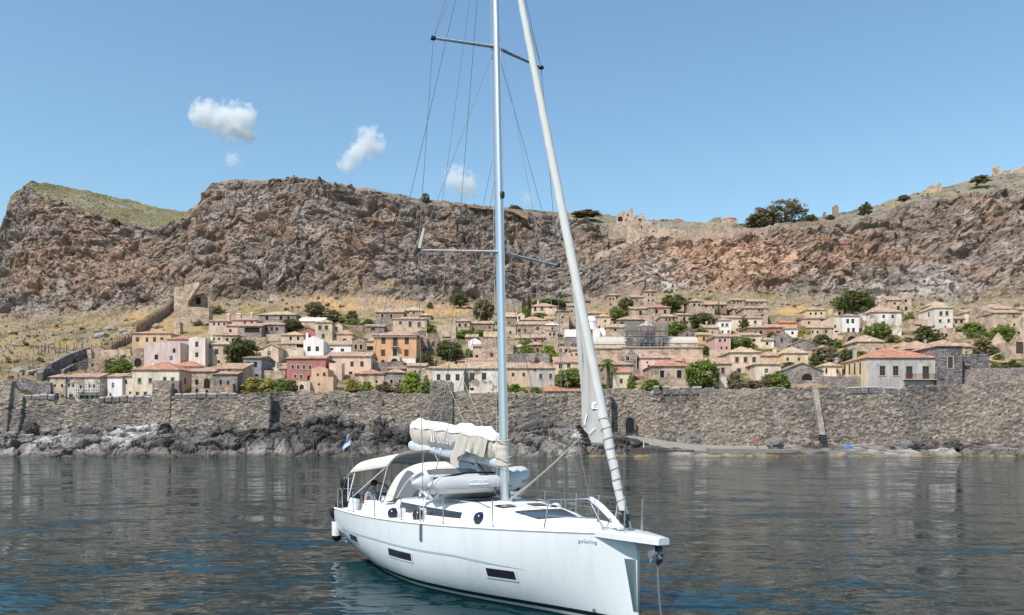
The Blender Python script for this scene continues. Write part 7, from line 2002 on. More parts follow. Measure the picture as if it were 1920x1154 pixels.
mb.add([(13.02, 0, zz - .20), (12.97, -.09, zz - .30), (12.94, 0, zz - .40), (12.97, .09, zz - .30), (12.90, 0, zz - .26)], [(0,1,4), (1,2,4), (2,3,4), (3,0,4), (0,2,1), (0,3,2)])
mb.build("anchor", simple("anchor_dark", (.12, .125, .13), .5, metal=.5), yacht)
mb = MB()                                                    # chain: interlocking links down into the water
A = Vector((12.93, 0, zz - .36)); Bq = Vector((13.25, .06, -.5)); n = 46
for i in range(n):
 t = (i + .5) / n; c = A.lerp(Bq, t) + Vector((-.10*math.sin(math.pi*t), 0, 0)); dn = ((Bq - A)/n).normalized()
 sd = Vector((0, 1, 0)) if i % 2 else dn.cross(Vector((0, 1, 0))).normalized()
 ring = [c + dn*.034*math.cos(a) + sd*.018*math.sin(a) for a in np.linspace(0, 2*math.pi, 9)]
 mb.tube(ring, .0055, 5, caps=False)
mb.build("anchor_chain", aludk, yacht, smooth=True)
mb = MB(); q = hull_px(1114, 1143); mb.obox(hp(*q, .02), (.02, 0, 0), (0, .02, 0), (0, 0, .03)); mb.build("hull_fitting", steel, yacht)
# lettering on the bow, set on the hull surface
def letters(txt, size, mat, name, parent, frame, ext=0.0006):
 cu = bpy.data.curves.new(name, 'FONT'); cu.body = txt; cu.size = size; cu.align_x = 'CENTER'; cu.align_y = 'CENTER'; cu.extrude = ext
 cu.space_character = 1.12
 cu.materials.append(mat)
 o = bpy.data.objects.new(name, cu); COL.objects.link(o)
 me = bpy.data.meshes.new_from_object(o.evaluated_get(bpy.context.evaluated_depsgraph_get()))
 bpy.data.objects.remove(o)
 o2 = bpy.data.objects.new(name, me); COL.objects.link(o2); o2.parent = parent
 me.materials.clear(); me.materials.append(mat)
 o2.matrix_local = frame
 return o2
u0, z0 = hull_px(1104, 1014.5)
c = hp(u0, z0, .004); ax = (hp(u0 + .3, z0, .008) - hp(u0 - .3, z0, .008)).normalized(); up = (hp(u0, z0 + .05, .008) - hp(u0, z0 - .05, .008)).normalized()
nz_ = ax.cross(up).normalized(); up = nz_.cross(ax)
letters("goSailing", .10, simple("lettering_grey", (.16, .18, .21), .5), "name_lettering", hull, Matrix(((ax.x, up.x, nz_.x, c.x), (ax.y, up.y, nz_.y, c.y), (ax.z, up.z, nz_.z, c.z), (0, 0, 0, 1))))
# ---- mast, spreaders, boom
MU = 7.47; ZM0 = roofz(MU, 0) - .02
RAKE = math.tan(math.radians(2.3))
def mast_pt(z): return Vector((MU - (z - ZM0) * RAKE, 0, z))
mb = MB(); rr = []
for z in np.linspace(ZM0, 18.0, 30):
 c = mast_pt(z); k = 1 if z < 13 else 1 - .3*(z - 13)/5
 rr.append([c + Vector((.135*k*math.cos(a), .085*k*math.sin(a), 0)) for a in np.linspace(0, 2*math.pi, 19)[:-1]])
mb.loft(rr, closed=True, cap0=True, cap1=True); mast = mb.build("mast", alu, yacht, smooth=True)
mb = MB()
mb.box(MU - .145, MU - .13, -.02, .02, ZM0 + .6, ZM0 + .62)
rr = [[mast_pt(z) + Vector((-.138, s*.018, 0)) for s in (-1, 1)] + [mast_pt(z) + Vector((-.150, s*.018, 0)) for s in (1, -1)] for z in np.linspace(ZM0 + 1.2, 17.8, 12)]
mb.loft(rr, closed=True); mb.build("sail_track", simple("track_grey", (.25, .27, .3), .4), mast)
mb = MB(); p = mast_pt(9.25) + Vector((.15, .02, 0)); mb.lathe([(.05, -.07), (.06, 0), (.05, .07)], 10, p); mb.build("mast_light", blk, mast)
mb = MB(); mb.lathe([(.20, 0), (.19, .03), (.13, .05)], 16, (MU, 0, ZM0 + .0)); mb.build("mast_collar", deckw, mast, smooth=True)
TIPS = {}
for zs_, L, nm in ((7.92, 1.95, 'low'), (12.86, 1.52, 'high')):
 for sg in (-1, 1):
  a = mast_pt(zs_); sw = math.radians(12)
  tip = a + Vector((-L*math.sin(sw), sg*L*math.cos(sw), -.02 if nm == 'high' else -.10 if sg < 0 else -.05)); TIPS[(nm, sg)] = tip
  mb = MB(); n = 8; d_ = (tip - a).normalized(); fw = Vector((1, 0, 0)) - d_*d_.x; fw.normalize(); upv = d_.cross(fw)
  rr = []
  for t in (0, .5, 1):
   c = a.lerp(tip, t); ww, hh = .065 - .02*t, .026 - .006*t
   rr.append([c + fw*ww*math.cos(q) + upv*hh*math.sin(q) for q in np.linspace(0, 2*math.pi, 11)[:-1]])
  mb.loft(rr, closed=True, cap0=True, cap1=True); sp = mb.build("spreader", aluw, yacht, smooth=True)
  m2 = MB(); m2.obox(tip, d_*.05, fw*.05, upv*.03); m2.build("spreader_end", blk, sp)
# boom
GN = Vector((MU - .16, 0, 2.92)); BE = Vector((MU - 5.55, -.05, 3.30))
dB = (BE - GN).normalized()
mb = MB(); rr = []
for t in (0, .02, .98, 1):
 c = GN.lerp(BE, t); k = 1 if 0 < t < 1 else .8; u2 = Vector((0, 0, 1)) - dB*dB.z; u2.normalize()
 rr.append([c + Vector((0, 1, 0))*.085*k*math.cos(a) + u2*.135*k*math.sin(a) for a in np.linspace(0, 2*math.pi, 15)[:-1]])
mb.loft(rr, closed=True, cap0=True, cap1=True); boom = mb.build("boom", simple("boom_aluminium", (.56, .60, .65), .5, metal=.1), yacht, smooth=True)
mb = MB(); mb.obox(GN + Vector((.08, 0, 0)), (.1, 0, 0), (0, .05, 0), (0, 0, .10)); mb.build("gooseneck", blk, boom)
# kicker strut from boom to mast foot
mb = MB(); mb.tube([GN.lerp(BE, .22) + Vector((0, 0, -.12)), (MU - .2, 0, ZM0 + .2)], [.03, .04], 8); mb.build("boom_strut", simple("strut_black", (.02, .025, .035), .3), yacht, smooth=True)
mb = MB(); mb.tube([GN.lerp(BE, .24) + Vector((0, -.05, -.12)), (MU - .25, -.05, ZM0 + .15)], .012, 6); mb.build("strut_line", steel, yacht)
# ---- stack pack: beige bag on the boom with the white sail bulging out
def bag_prof(t):                                             # half width, height above boom
 return .17 + .07*math.sin(math.pi*min(1, t*1.1)), .40 + .10*math.sin(math.pi*t*.9)
for nm in ("sail_bag",):
 mb = MB(); rr = []
 NB = 44
 for i in range(NB + 1):
  t = .03 + .90*i/NB; c = GN.lerp(BE, t) + Vector((0, 0, .12)); w_, h_ = bag_prof(1 - t)
  h_ *= (.85 if t < .1 else 1)
  wob = lambda k: .018*math.sin(t*41 + k*1.7) + .012*math.sin(t*87 + k)
  rr.append([c + Vector((0, -.07, -.02)), c + Vector((0, -w_*.85 + wob(1), h_*.30)), c + Vector((0, -w_ + wob(2), h_*.62)), c + Vector((0, -w_*.92 + wob(3), h_*1.0 + wob(5))), c + Vector((0, -w_*.80, h_*1.01)),
    c + Vector((0, 0, h_*.9)),
    c + Vector((0, w_*.80, h_*1.01)), c + Vector((0, w_*.92, h_)), c + Vector((0, w_, h_*.62)), c + Vector((0, w_*.85, h_*.30)), c + Vector((0, .07, -.02))])
 mb.loft(rr, closed=True, cap0=True, cap1=True); bag = mb.build("sail_bag", canvas, yacht, smooth=True)
mb = MB(); rr = []
NB = 90; rz_ = random.Random(3)
for i in range(NB + 1):
 t = .02 + .905*i/NB; c = GN.lerp(BE, t) + Vector((0, 0, .12)); w_, h_ = bag_prof(1 - t)
 H2 = (.25 + .04*math.sin(t*9) + .025*math.sin(t*23) + .012*math.sin(t*61)) * (1 if t > .12 else .55 + t*3.5) * (1.0 if t < .9 else .85)
 ring = []
 for k in range(13):
  a = math.pi*k/12
  fold = 1 + .06*math.sin(t*33 + k*.45) + .05*math.sin(t*64 - k*.7) + .03*math.sin(t*150 + k*1.7)
  ring.append(c + Vector((0, -(w_*1.02)*math.cos(a)*(.9 + .1*fold), h_*.86 + H2*max(0, math.sin(a))**.75*fold - (.02*math.sin(t*35) - .03)*(abs(math.cos(a))**6))))
 rr.append(ring)
mb.loft(rr, closed=False, cap0=True, cap1=True); msail = mb.build("mainsail", sailw, yacht, smooth='all')
# the bag's loose front: cloth hanging down beside the mast and gathered round it
mb = MB(); rr = []
for i in range(37):
 s = i/36
 ring = []
 for j in range(10):
  f = j/9
  c = GN.lerp(BE, (.325 - .27*s) + (.055 - .035*s)*f + .012*f*math.sin(s*31))
  drop = .30 + .50*math.exp(-((s - .12)/.16)**2) + .16*s + .02*math.sin(s*23)
  y = -.265 + .06*s - (.016 + .026*f)*math.sin(s*25 + f*1.1) - .03*f
  ring.append(c + Vector((0, y, .52 + .03*s - f*drop)))
 rr.append(ring)
mb.loft(rr, closed=False); tag(mb.build("bag_flap", canvas, bag, smooth='all'), "loose creased front of the sail bag hanging below the boom")
mb = MB(); rr = []
for i in range(20):
 s = i/19; c = GN.lerp(BE, .20 - .20*s) ; k = 1 - .45*s
 ring = []
 for j in range(16):
  a = 2*math.pi*j/16; fold = 1 + .10*math.sin(s*16 + a*3) + .07*math.sin(s*37 + a*5)
  ring.append(c + Vector((.0, -.235*k*math.cos(a)*fold, .30 + .02*s + (.40*k)*math.sin(a)*fold)))
 rr.append(ring)
mb.loft(rr, closed=True, cap0=True, cap1=True); mb.build("bag_front", canvas, bag, smooth='all')
mb = MB(); rr = []
for i in range(12):                                          # gather round the mast
 z = 2.85 + .62*i/11; c = mast_pt(z); k = 1.05 + .06*math.sin(i*1.9) + .05*math.sin(i*4.1)
 rr.append([c + Vector((.17*k*math.cos(a) - .03, .15*k*math.sin(a)*(1 + .22*math.sin(5*a + i*.35)), 0)) for a in np.linspace(0, 2*math.pi, 17)[:-1]])
mb.loft(rr, closed=True); mb.build("mast_gather", canvas, bag, smooth='all')
for z in (3.45, 3.05, 2.88):
 mb = MB(); c = mast_pt(z); mb.tube([c + Vector((.21*math.cos(a), .175*math.sin(a), .02*math.sin(2*a))) for a in np.linspace(0, 2*math.pi, 17)], .012, 6, caps=False); mb.build("lashing", ropew, bag)
# printed mark and lettering on the bag (starboard side)
pm_ = simple("bag_print", (.74, .76, .78), .7)
tc = .50; c = GN.lerp(BE, tc) + Vector((0, -.246, .12 + .27)); xa = -dB; xa = Vector((-dB.x, -dB.y, -dB.z)); xa.normalize(); upv = Vector((0, -.05, 1)); upv = (upv - xa*upv.dot(xa)).normalized(); nn = xa.cross(upv)
letters("Dufour", .30, pm_, "bag_lettering", bag, Matrix(((xa.x, upv.x, nn.x, c.x + .18), (xa.y, upv.y, nn.y, c.y), (xa.z, upv.z, nn.z, c.z - .06), (0, 0, 0, 1))))
mb = MB(); c2 = GN.lerp(BE, .62) + Vector((0, -.248, .12 + .27))
for x0, h_, w_ in ((-.10, .19, .12), (.06, .15, .10)):
 tri = [c2 + xa*x0 - upv*.14, c2 + xa*(x0 + w_) - upv*.14, c2 + xa*(x0 + w_*.35) + upv*h_]
 mb.add(tri + [p + Vector((0, .003, 0)) for p in tri], [(0,1,2), (5,4,3), (0,3,4,1), (1,4,5,2), (2,5,3,0)])
mb.build("bag_mark", pm_, bag)
# ---- furled genoa with the clew corner left out
TACK = Vector((12.05, 0, Zs(12) + .12)); HEAD = mast_pt(17.3) + Vector((.12, 0, 0))
def stay(t):
 c = TACK.lerp(HEAD, t); sag = .06*math.sin(math.pi*t); return c + Vector((-sag*.6, 0, -sag*.15))
mb = MB(); rr = []
NS = 150
for i in range(NS + 1):
 t = .021 + .965*i/NS; c = stay(t)
 r = float(np.interp(t, [.02, .10, .20, .35, .6, .85, 1], [.066, .080, .088, .092, .080, .066, .045]))
 ring = []
 for k in range(14):
  a = 2*math.pi*k/14
  spiral = ((a/(2*math.pi) + t*LB*1.9) % 1.0)
  ring.append(c + Vector((r*(1 + (.10 + .22*(t < .14))*spiral)*math.cos(a), r*(1 + (.10 + .22*(t < .14))*spiral)*math.sin(a), 0)))
 rr.append(ring)
mb.loft(rr, closed=True, cap0=True, cap1=True); gen = mb.build("genoa", genoam, yacht, smooth=True)
tag(gen, "rolled headsail with its corner hanging free")
# free corner: photo outline carried back to the plane of the stay
def on_stay_plane(px, py, lean):
 """point at the stay's own distance for a photo pixel, leaning towards the mast"""
 best = min(np.linspace(.02, .99, 400), key=lambda t: abs(proj(stay(t))[1] - py))
 s3 = stay(best); w0 = loc2w(s3); dx = (px - proj(s3)[0]) * w0.y / FPX
 w = w0 + Vector((dx, lean*abs(dx), 0)); w.z = CAMH + (YH - py)*w.y/FPX
 d_ = w - STERN; return Vector((d_.dot(DV), d_.dot(PV), d_.z))
leech = [(1069, 500), (1079, 580), (1086, 660), (1089, 720), (1091, 770), (1092.5, 799)]
luff =  [(1072, 500), (1086, 580), (1103, 660), (1115, 720), (1126, 770), (1132, 799)]
foot =  [(1106, 831), (1139, 834)]
rr = []
NU_ = 10
def lerp_l(l, f):
 x = f*(len(l) - 1); i = min(len(l) - 2, int(x)); t = x - i; return (l[i][0] + (l[i+1][0] - l[i][0])*t, l[i][1] + (l[i+1][1] - l[i][1])*t)
for j in range(26):
 f = j/25; a = lerp_l(leech, f); b_ = lerp_l(luff, f); row = []
 for i in range(NU_ + 1):
  q = (a[0] + (b_[0] - a[0])*i/NU_, a[1] + (b_[1] - a[1])*i/NU_)
  pnt = on_stay_plane(q[0], q[1], .45); pnt += Vector((.02*math.sin(i*1.3 + j*.5), .02*math.cos(i + j*.3), 0)); row.append(pnt)
 rr.append(row)
c0, c1 = lerp_l(leech, 1), lerp_l(luff, 1)
for j in range(1, 9):
 f = j/8; row = []
 for i in range(NU_ + 1):
  s = i/NU_
  x = c0[0] + (c1[0] - c0[0])*s; y0 = 799
  ye = 831 + 3*s if s > .33 else 799 + 32*max(0, (s/.33))**.8
  xe = max(x, 1092.5 + (1106 - 1092.5)*min(1, s/.33)) if s < .33 else 1106 + (1139 - 1106)*(s - .33)/.67
  row.append(on_stay_plane(x + (xe - x)*f, y0 + (ye - y0)*f, .45))
 rr.append(row)
fl = MB().loft(rr, closed=False)
flap = fl.build("clew_panel", uvcloth, gen, smooth='all')
so = flap.modifiers.new("cloth_thickness", 'SOLIDIFY'); so.thickness = 0.012; so.offset = 0
mb = MB()                                                    # sail mark patch, white corner patch and the clew fittings
def patch(mb, pts, lift=.03):
 w = [on_stay_plane(a, b_, .45) for a, b_ in pts]; nrm = (w[1] - w[0]).cross(w[2] - w[0]).normalized()
 if nrm.dot(Vector((.5, -1, 0))) < 0: nrm = -nrm
 n = len(w); w1 = [p + nrm*lift for p in w]; w2 = [p + nrm*(lift - .004) for p in w]
 mb.add(w1 + w2, [tuple(range(n)), tuple(reversed(range(n, 2*n)))] + [(k, n+k, n+(k+1) % n, (k+1) % n) for k in range(n)])
patch(mb, [(1111.5, 755), (1123.5, 754.5), (1123, 768), (1111, 767)]); patch(mb, [(1132.5, 770), (1137, 795), (1127.5, 792)], .05)
mb.build("sail_patch", simple("patch_white", (.82, .83, .84), .6), flap)
mb = MB(); patch(mb, [(1113.5, 765), (1117, 757.5), (1121.5, 757), (1118.5, 761), (1121, 764.5), (1116, 764.5), (1119.3, 759.3), (1117.3, 759.8)], .045)
mb.build("sail_mark", simple("mark_blue", (.30, .45, .58), .6), flap)
mb = MB()
for a, b_ in (((1099, 798), (1103, 777)), ((1107, 814), (1118, 803))): patch(mb, [(a[0] - .9, a[1]), (b_[0] - .9, b_[1]), (b_[0] + .9, b_[1]), (a[0] + .9, a[1])], .05)
mb.build("clew_tape", simple("tape_white", (.8, .8, .8), .7), flap)
CL = on_stay_plane(1100, 812, .45)
mb = MB(); rk = random.Random(8)
for k in range(16):                                          # dark knotted bundle of sheets in the clew
 pp = [on_stay_plane(1093 + 13*(k/15) + rk.uniform(-3, 3), 800 + 26*(k/15) + rk.uniform(-4, 4), .45) + Vector((rk.uniform(-.06, .06), rk.uniform(-.1, -.02), 0)) for _ in range(5)]
 mb.tube(pp, .02, 5)
mb.build("clew_knot", roped, gen, smooth=True)
for off, end in ((0, (958, 943)), (.05, (964, 940))):
 e = Vector((MU + .45, -.12 - off, roofz(MU + .45, 0) + .06)); mb = MB(); n = 8
 pts = [CL.lerp(e, i/n) + Vector((0, 0, -.05*math.sin(math.pi*i/n))) for i in range(n + 1)]
 mb.tube(pts, .013, 6); mb.build("genoa_sheet", ropew, yacht, smooth=True)
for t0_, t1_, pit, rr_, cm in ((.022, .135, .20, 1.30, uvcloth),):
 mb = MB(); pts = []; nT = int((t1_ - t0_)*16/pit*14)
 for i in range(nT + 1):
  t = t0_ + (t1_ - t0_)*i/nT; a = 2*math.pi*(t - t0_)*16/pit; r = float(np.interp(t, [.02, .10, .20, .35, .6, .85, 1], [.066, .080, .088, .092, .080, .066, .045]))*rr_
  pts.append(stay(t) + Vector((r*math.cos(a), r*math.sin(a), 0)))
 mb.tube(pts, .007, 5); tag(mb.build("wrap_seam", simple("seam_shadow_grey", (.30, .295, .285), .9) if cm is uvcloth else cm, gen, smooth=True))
# furling drum and the bare stay under the sail
mb = MB(); p0, p1 = TACK + Vector((.02, 0, -.1)), stay(.03)
mb.tube([p0, p1], [.022, .03], 8); mb.build("forestay_foot", steel, yacht, smooth=True)
mb = MB(); dn = (p1 - p0).normalized(); c = TACK + dn*.02
def disc(c, r0, r1, h):
 s_ = dn.orthogonal().normalized(); t_ = dn.cross(s_)
 return [[c + dn*hh + (s_*math.cos(a) + t_*math.sin(a))*rr_ for a in np.linspace(0, 2*math.pi, 17)[:-1]] for rr_, hh in ((r0, 0), (r1, h))]
prof = [(.03, -.02), (.05, 0), (.055, .06), (.045, .09), (.07, .10), (.105, .11), (.11, .22), (.09, .23), (.035, .24), (.05, .31), (.03, .36)]
s_ = dn.orthogonal().normalized(); t_ = dn.cross(s_)
mb.loft([[c + dn*h_ + (s_*math.cos(a) + t_*math.sin(a))*r_ for a in np.linspace(0, 2*math.pi, 19)[:-1]] for r_, h_ in prof], closed=True)
mb.build("furling_drum", blk, yacht, smooth=True)
# ---- standing and running rigging
def line(name, pts, r, mat, parent=None):
 mb = MB(); mb.tube(pts, r, 6); return mb.build(name, mat, parent or yacht)
TOP = mast_pt(17.6)
for sg in (-1, 1):
 uq = 7.15; cp = Vector((uq, sg*(Bm(uq) - .03), Zs(uq) + .02)); cp2 = Vector((uq - .18, sg*(Bm(uq) - .03), Zs(uq) + .02))
 line("cap_shroud", [cp, TIPS[('low', sg)], TIPS[('high', sg)], TOP], .0085, wire)
 line("lower_shroud", [cp2, mast_pt(7.75) + Vector((0, sg*.08, 0))], .0075, wire)
 line("diagonal_shroud", [TIPS[('low', sg)], mast_pt(12.7) + Vector((0, sg*.08, 0))], .0065, wire)
 line("upper_diagonal_shroud", [TIPS[('high', sg)], mast_pt(16.4) + Vector((0, sg*.06, 0))], .006, wire)
 st_ = Vector((.15, sg*(Bm(.15) - .12), Zs(0) + .05))
 line("backstay", [st_, TOP + Vector((-.15, 0, .1))], .0075, wire)
 for c in (cp, cp2):
  mb = MB(); d_ = (TIPS[('low', sg)] - cp).normalized(); mb.tube([c, c + d_*.42], .017, 8); mb.build("turnbuckle", steel, yacht, smooth=True)
 pl = MB(); pl.obox(Vector((uq - .05, sg*(Bm(uq) + .018), Zs(uq) - .16)), (.055, 0, 0), (0, .008, 0), (0, 0, .20)); pl.build("chainplate", simple("chainplate_grey", (.17, .22, .26), .3, metal=.6), yacht)
 # lazy jacks holding the bag
 J = mast_pt(10.2) + Vector((-.12, sg*.06, 0)); K = GN.lerp(BE, .45) + Vector((0, sg*.25, 1.9))
 line("lazy_jack", [J, K], .005, wire)
 for t in (.22, .55, .85): line("lazy_jack", [K, GN.lerp(BE, t) + Vector((0, sg*.24, .60))], .005, ropew)
 # jib halyard tails and flag halyards from the spreaders
 line("flag_halyard", [TIPS[('low', sg)].lerp(mast_pt(7.9), .35), Vector((6.7, sg*(Bm(6.7) - .1), Zs(6.7) + .05))], .0035, ropew)
 line("halyard", [mast_pt(ZM0 + .3) + Vector((-.10, sg*.13, 0)), mast_pt(12.0) + Vector((-.02, sg*.11, 0)), mast_pt(17.5) + Vector((0, sg*.08, 0))], .0065, ropew if sg < 0 else wire)
line("topping_lift", [BE + Vector((0, 0, .15)), TOP + Vector((-.15, 0, 0))], .005, wire)
line("inner_halyard", [mast_pt(ZM0 + .5) + Vector((.16, .03, 0)), mast_pt(13.0) + Vector((.18, .03, 0))], .007, ropew)
line("spinnaker_halyard", [Vector((11.6, -.45, Zs(11.6) + .4)), mast_pt(13.2) + Vector((.15, 0, 0))], .006, wire)
line("jib_halyard", [mast_pt(8.6) + Vector((.15, .05, 0)), mast_pt(13.0) + Vector((.15, .05, 0))], .006, wire)
# cream protector sleeve on the shroud above the lower starboard spreader
tp = TIPS[('low', -1)]; mb = MB(); mb.tube([tp + Vector((.03, .02, .03)), tp + Vector((.06, .12, .5))], [.045, .035], 8); mb.build("shroud_sleeve", ropew, yacht, smooth=True)
# mainsheet
for dv in (-.05, .05): line("mainsheet", [GN.lerp(BE, .66) + Vector((0, dv, -.13)), Vector((4.2, dv*4, roofz(4.2, 0) + .9))], .008, ropew)
# ---- rails
def rail(name, pts, r=.014, mat=None):
 mb = MB(); mb.tube(pts, r, 8); return mb.build(name, mat or steel, yacht, smooth=True)
STU = [2.35, 4.35, 6.05, 7.85, 9.35]
for sg in (-1, 1):
 for u in STU:
  b_ = Bm(u) - .07; rail("stanchion", [(u, sg*b_, Zs(u)), (u, sg*(b_ + .02), Zs(u) + .62)])
  m2 = MB(); m2.lathe([(.04, 0), (.035, .03), (.02, .06)], 8, (u, sg*b_, Zs(u) + .02)); m2.build("stanchion_foot", steel, yacht)
 ends = [.95] + STU + [10.55]
 for zz_ in (.61, .33): line("lifeline", [(u, sg*(Bm(u) - .055), Zs(u) + zz_) for u in ends], .0035, steel)
 # pulpit
 b1, b2 = Bm(10.55) - .06, Bm(11.7) - .03
 rail("pulpit", [(10.55, sg*b1, Zs(10.55)), (10.72, sg*(b1 - .02), Zs(10.6) + .64), (11.45, sg*(b2 + .06), Zs(11.4) + .66), (11.85, sg*.30, Zs(11.8) + .0)], .0155)
 rail("pulpit_rail", [(10.63, sg*b1, Zs(10.6) + .33), (11.68, sg*.34, Zs(11.6) + .30)], .0125)
 rail("bow_post", [(12.25, sg*.20, Zs(12.2) + .04), (12.28, sg*.20, Zs(12.2) + .66)], .0155)
 rail("pushpit", [(.95, sg*(Bm(.95) - .07), Zs(.9)), (.92, sg*(Bm(.95) - .06), Zs(.9) + .62), (.05, sg*(Bm(0) - .10), Zs(0) + .62), (.02, sg*(Bm(0) - .10), Zs(0))], .0145)
 rail("pushpit", [(.05, sg*(Bm(0) - .10), Zs(0) + .62), (-.02, sg*.75, Zs(0) + .62), (-.02, sg*.75, Zs(0))], .0145)
# ---- bimini canopy on its frame
def bim(u, v):
 e = max(0, abs(v) - .95) / .40; d_ = max(0, .55 - u) / .55
 return 2.66 + .09*u + .20*(1 - (v/1.4)**2) - .22*e*e - .20*d_*d_
rr = []
for u in np.linspace(.05, 3.45, 26):
 rr.append([(u, v, bim(u, v) - .015*math.sin((u - .05)/3.4*math.pi*3)**2) for v in np.linspace(-1.36, 1.36, 25)])
bmn = MB().loft(rr, closed=False).build("bimini", canvasl, yacht, smooth='all')
so = bmn.modifiers.new("cloth_thickness", 'SOLIDIFY'); so.thickness = .015
mb = MB()
for sg in (-1, 1):
 mb.tube([(u, sg*1.37, bim(u, 1.36) - .01) for u in np.linspace(.05, 3.45, 10)], .02, 6)
mb.build("edge_hem", canvas, bmn, smooth=True)
for sg in (-1, 1):
 foot_ = (1.05, sg*(Bm(1.0) - .2), Zs(1) + .30)
 for u in (.12, .75, 3.40):
  rail("bimini_frame", [foot_, (u, sg*1.33, bim(u, 1.33) - .03)], .0145, aluw)
 rail("bimini_frame", [(2.9, sg*1.40, Zs(3) + .35), (3.40, sg*1.33, bim(3.4, 1.33) - .03)], .0145, aluw)
for u in (.12, 1.6, 3.4): rail("bimini_bow", [(u, v, bim(u, v) - .03) for v in np.linspace(-1.33, 1.33, 15)], .0145, aluw)
# ---- spray hood with clear panels
clear = new_mat("clear_vinyl")[0]; nt = clear.node_tree; nt.nodes["Principled BSDF"].inputs["Roughness"].default_value = .12
tr = nt.nodes.new("ShaderNodeBsdfTransparent"); tr.inputs[0].default_value = (.62, .66, .70, 1); mx = nt.nodes.new("ShaderNodeMixShader"); mx.inputs[0].default_value = .24
nt.nodes["Principled BSDF"].inputs["Base Color"].default_value = (.42, .46, .50, 1)
nt.links.new(tr.outputs[0], mx.inputs[1]); nt.links.new(nt.nodes["Principled BSDF"].outputs[0], mx.inputs[2]); nt.links.new(mx.outputs[0], nt.nodes["Material Output"].inputs[0])
def hoop(u0, u1, w0, w1, z0, z1, n=22):
 """arch: feet at u0 half-width w0 height z0, crown at u1 half-width w1 height z1"""
 out = []
 for k in range(n + 1):
  a = math.pi*k/n; c = math.cos(a); s = math.sin(a)
  y = -(abs(c)**.45*(1 if c > 0 else -1))*w0 ; h_ = s**.55
  out.append(Vector((u0 + (u1 - u0)*h_, y*(1 - (1 - w1/w0)*h_), z0 + (z1 - z0)*h_)))
 return out
HB = hoop(3.0, 3.75, 1.30, 1.14, Zs(3) + .32, 2.80); HM = hoop(3.7, 4.15, 1.32, 1.12, Zs(4) + .40, 2.87); HF = hoop(4.0, 4.55, 1.30, 1.06, Zs(4) + .50, 2.74); HW = hoop(5.35, 5.55, 1.22, 1.05, roofz(5.4, 1.1), roofz(5.5, .2) + .02)
hood = MB().loft([HB, [a.lerp(b_, .5) + Vector((0, 0, .01)) for a, b_ in zip(HB, HM)], HM], closed=False).build("sprayhood", canvasl, yacht, smooth='all')
mb = MB(); mb.loft([HM[5:18], [a.lerp(b_, .5) + Vector((0, 0, .02)) for a, b_ in zip(HM, HF)][5:18], HF[5:18]], closed=False); mb.build("hood_top", canvasl, hood, smooth='all')
for k0, k1 in ((0, 5), (17, 22)): MB().loft([HM[k0:k1+1], HF[k0:k1+1], [a.lerp(b_, .55) for a, b_ in zip(HF, HW)][k0:k1+1]], closed=False).build("side_pane", clear, hood, smooth='all')
G1 = [a.lerp(b_, .06) for a, b_ in zip(HF, HW)]; G2 = [a.lerp(b_, .92) for a, b_ in zip(HF, HW)]
for k0, k1 in ((4, 7), (8, 14), (15, 18)): MB().loft([G1[k0:k1+1], [a.lerp(b_, .5) for a, b_ in zip(G1, G2)][k0:k1+1], G2[k0:k1+1]], closed=False).build("window", clear, hood, smooth='all')
for k0, k1 in ((7, 8), (14, 15), (3, 4), (18, 19)): MB().loft([HF[k0:k1+1], HW[k0:k1+1]], closed=False).build("hood_strip", canvasl, hood, smooth='all')
MB().loft([HF[4:19], G1[4:19]], closed=False).build("hood_brow", canvasl, hood, smooth='all'); MB().loft([G2[3:20], HW[3:20]], closed=False).build("hood_hem", canvasl, hood, smooth='all')
for H_ in (HB, HF): rail("hood_bow", [p - Vector((0, 0, .012)) for p in H_], .014, aluw)
# ---- twin wheels, pedestals and small cockpit things
for sg in (-1, 1):
 cw0 = Vector((1.42, sg*.88, 1.74))
 ped = MB(); ped.lathe([(.13, 0), (.10, .3), (.09, .75), (.11, .9), (.06, .95)], 12, (1.60, sg*.88, .82)); ped.build("helm_pedestal", deckw, yacht, smooth=True)
 mb = MB(); R0 = .44
 mb.tube([cw0 + Vector((0, R0*math.cos(a), R0*math.sin(a))) for a in np.linspace(0, 2*math.pi, 41)], .019, 8, caps=False)
 wh = mb.build("steering_wheel", blk, yacht, smooth=True)
 mb = MB()
 for k in range(5):
  a = k*2*math.pi/5 + .3; mb.tube([cw0, cw0 + Vector((0, R0*math.cos(a), R0*math.sin(a)))], .010, 6)
 mb.lathe([(.06, -.03), (.06, .03)], 12, cw0, axis='x'); mb.build("spokes", steel, wh)
mb = MB(); mb.obox((1.72, -.86, 1.80), (.05, 0, 0), (0, .16, 0), (0, 0, .10)); mb.build("chart_plotter", blk, yacht)
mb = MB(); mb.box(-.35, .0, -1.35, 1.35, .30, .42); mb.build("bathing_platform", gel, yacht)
mb = MB(); mb.box(2.05, 3.2, -.30, .30, .802, 1.45); mb.box(2.0, 3.25, -.36, .36, 1.452, 1.50, 1); mb.build("cockpit_table", [deckw, teak], yacht)
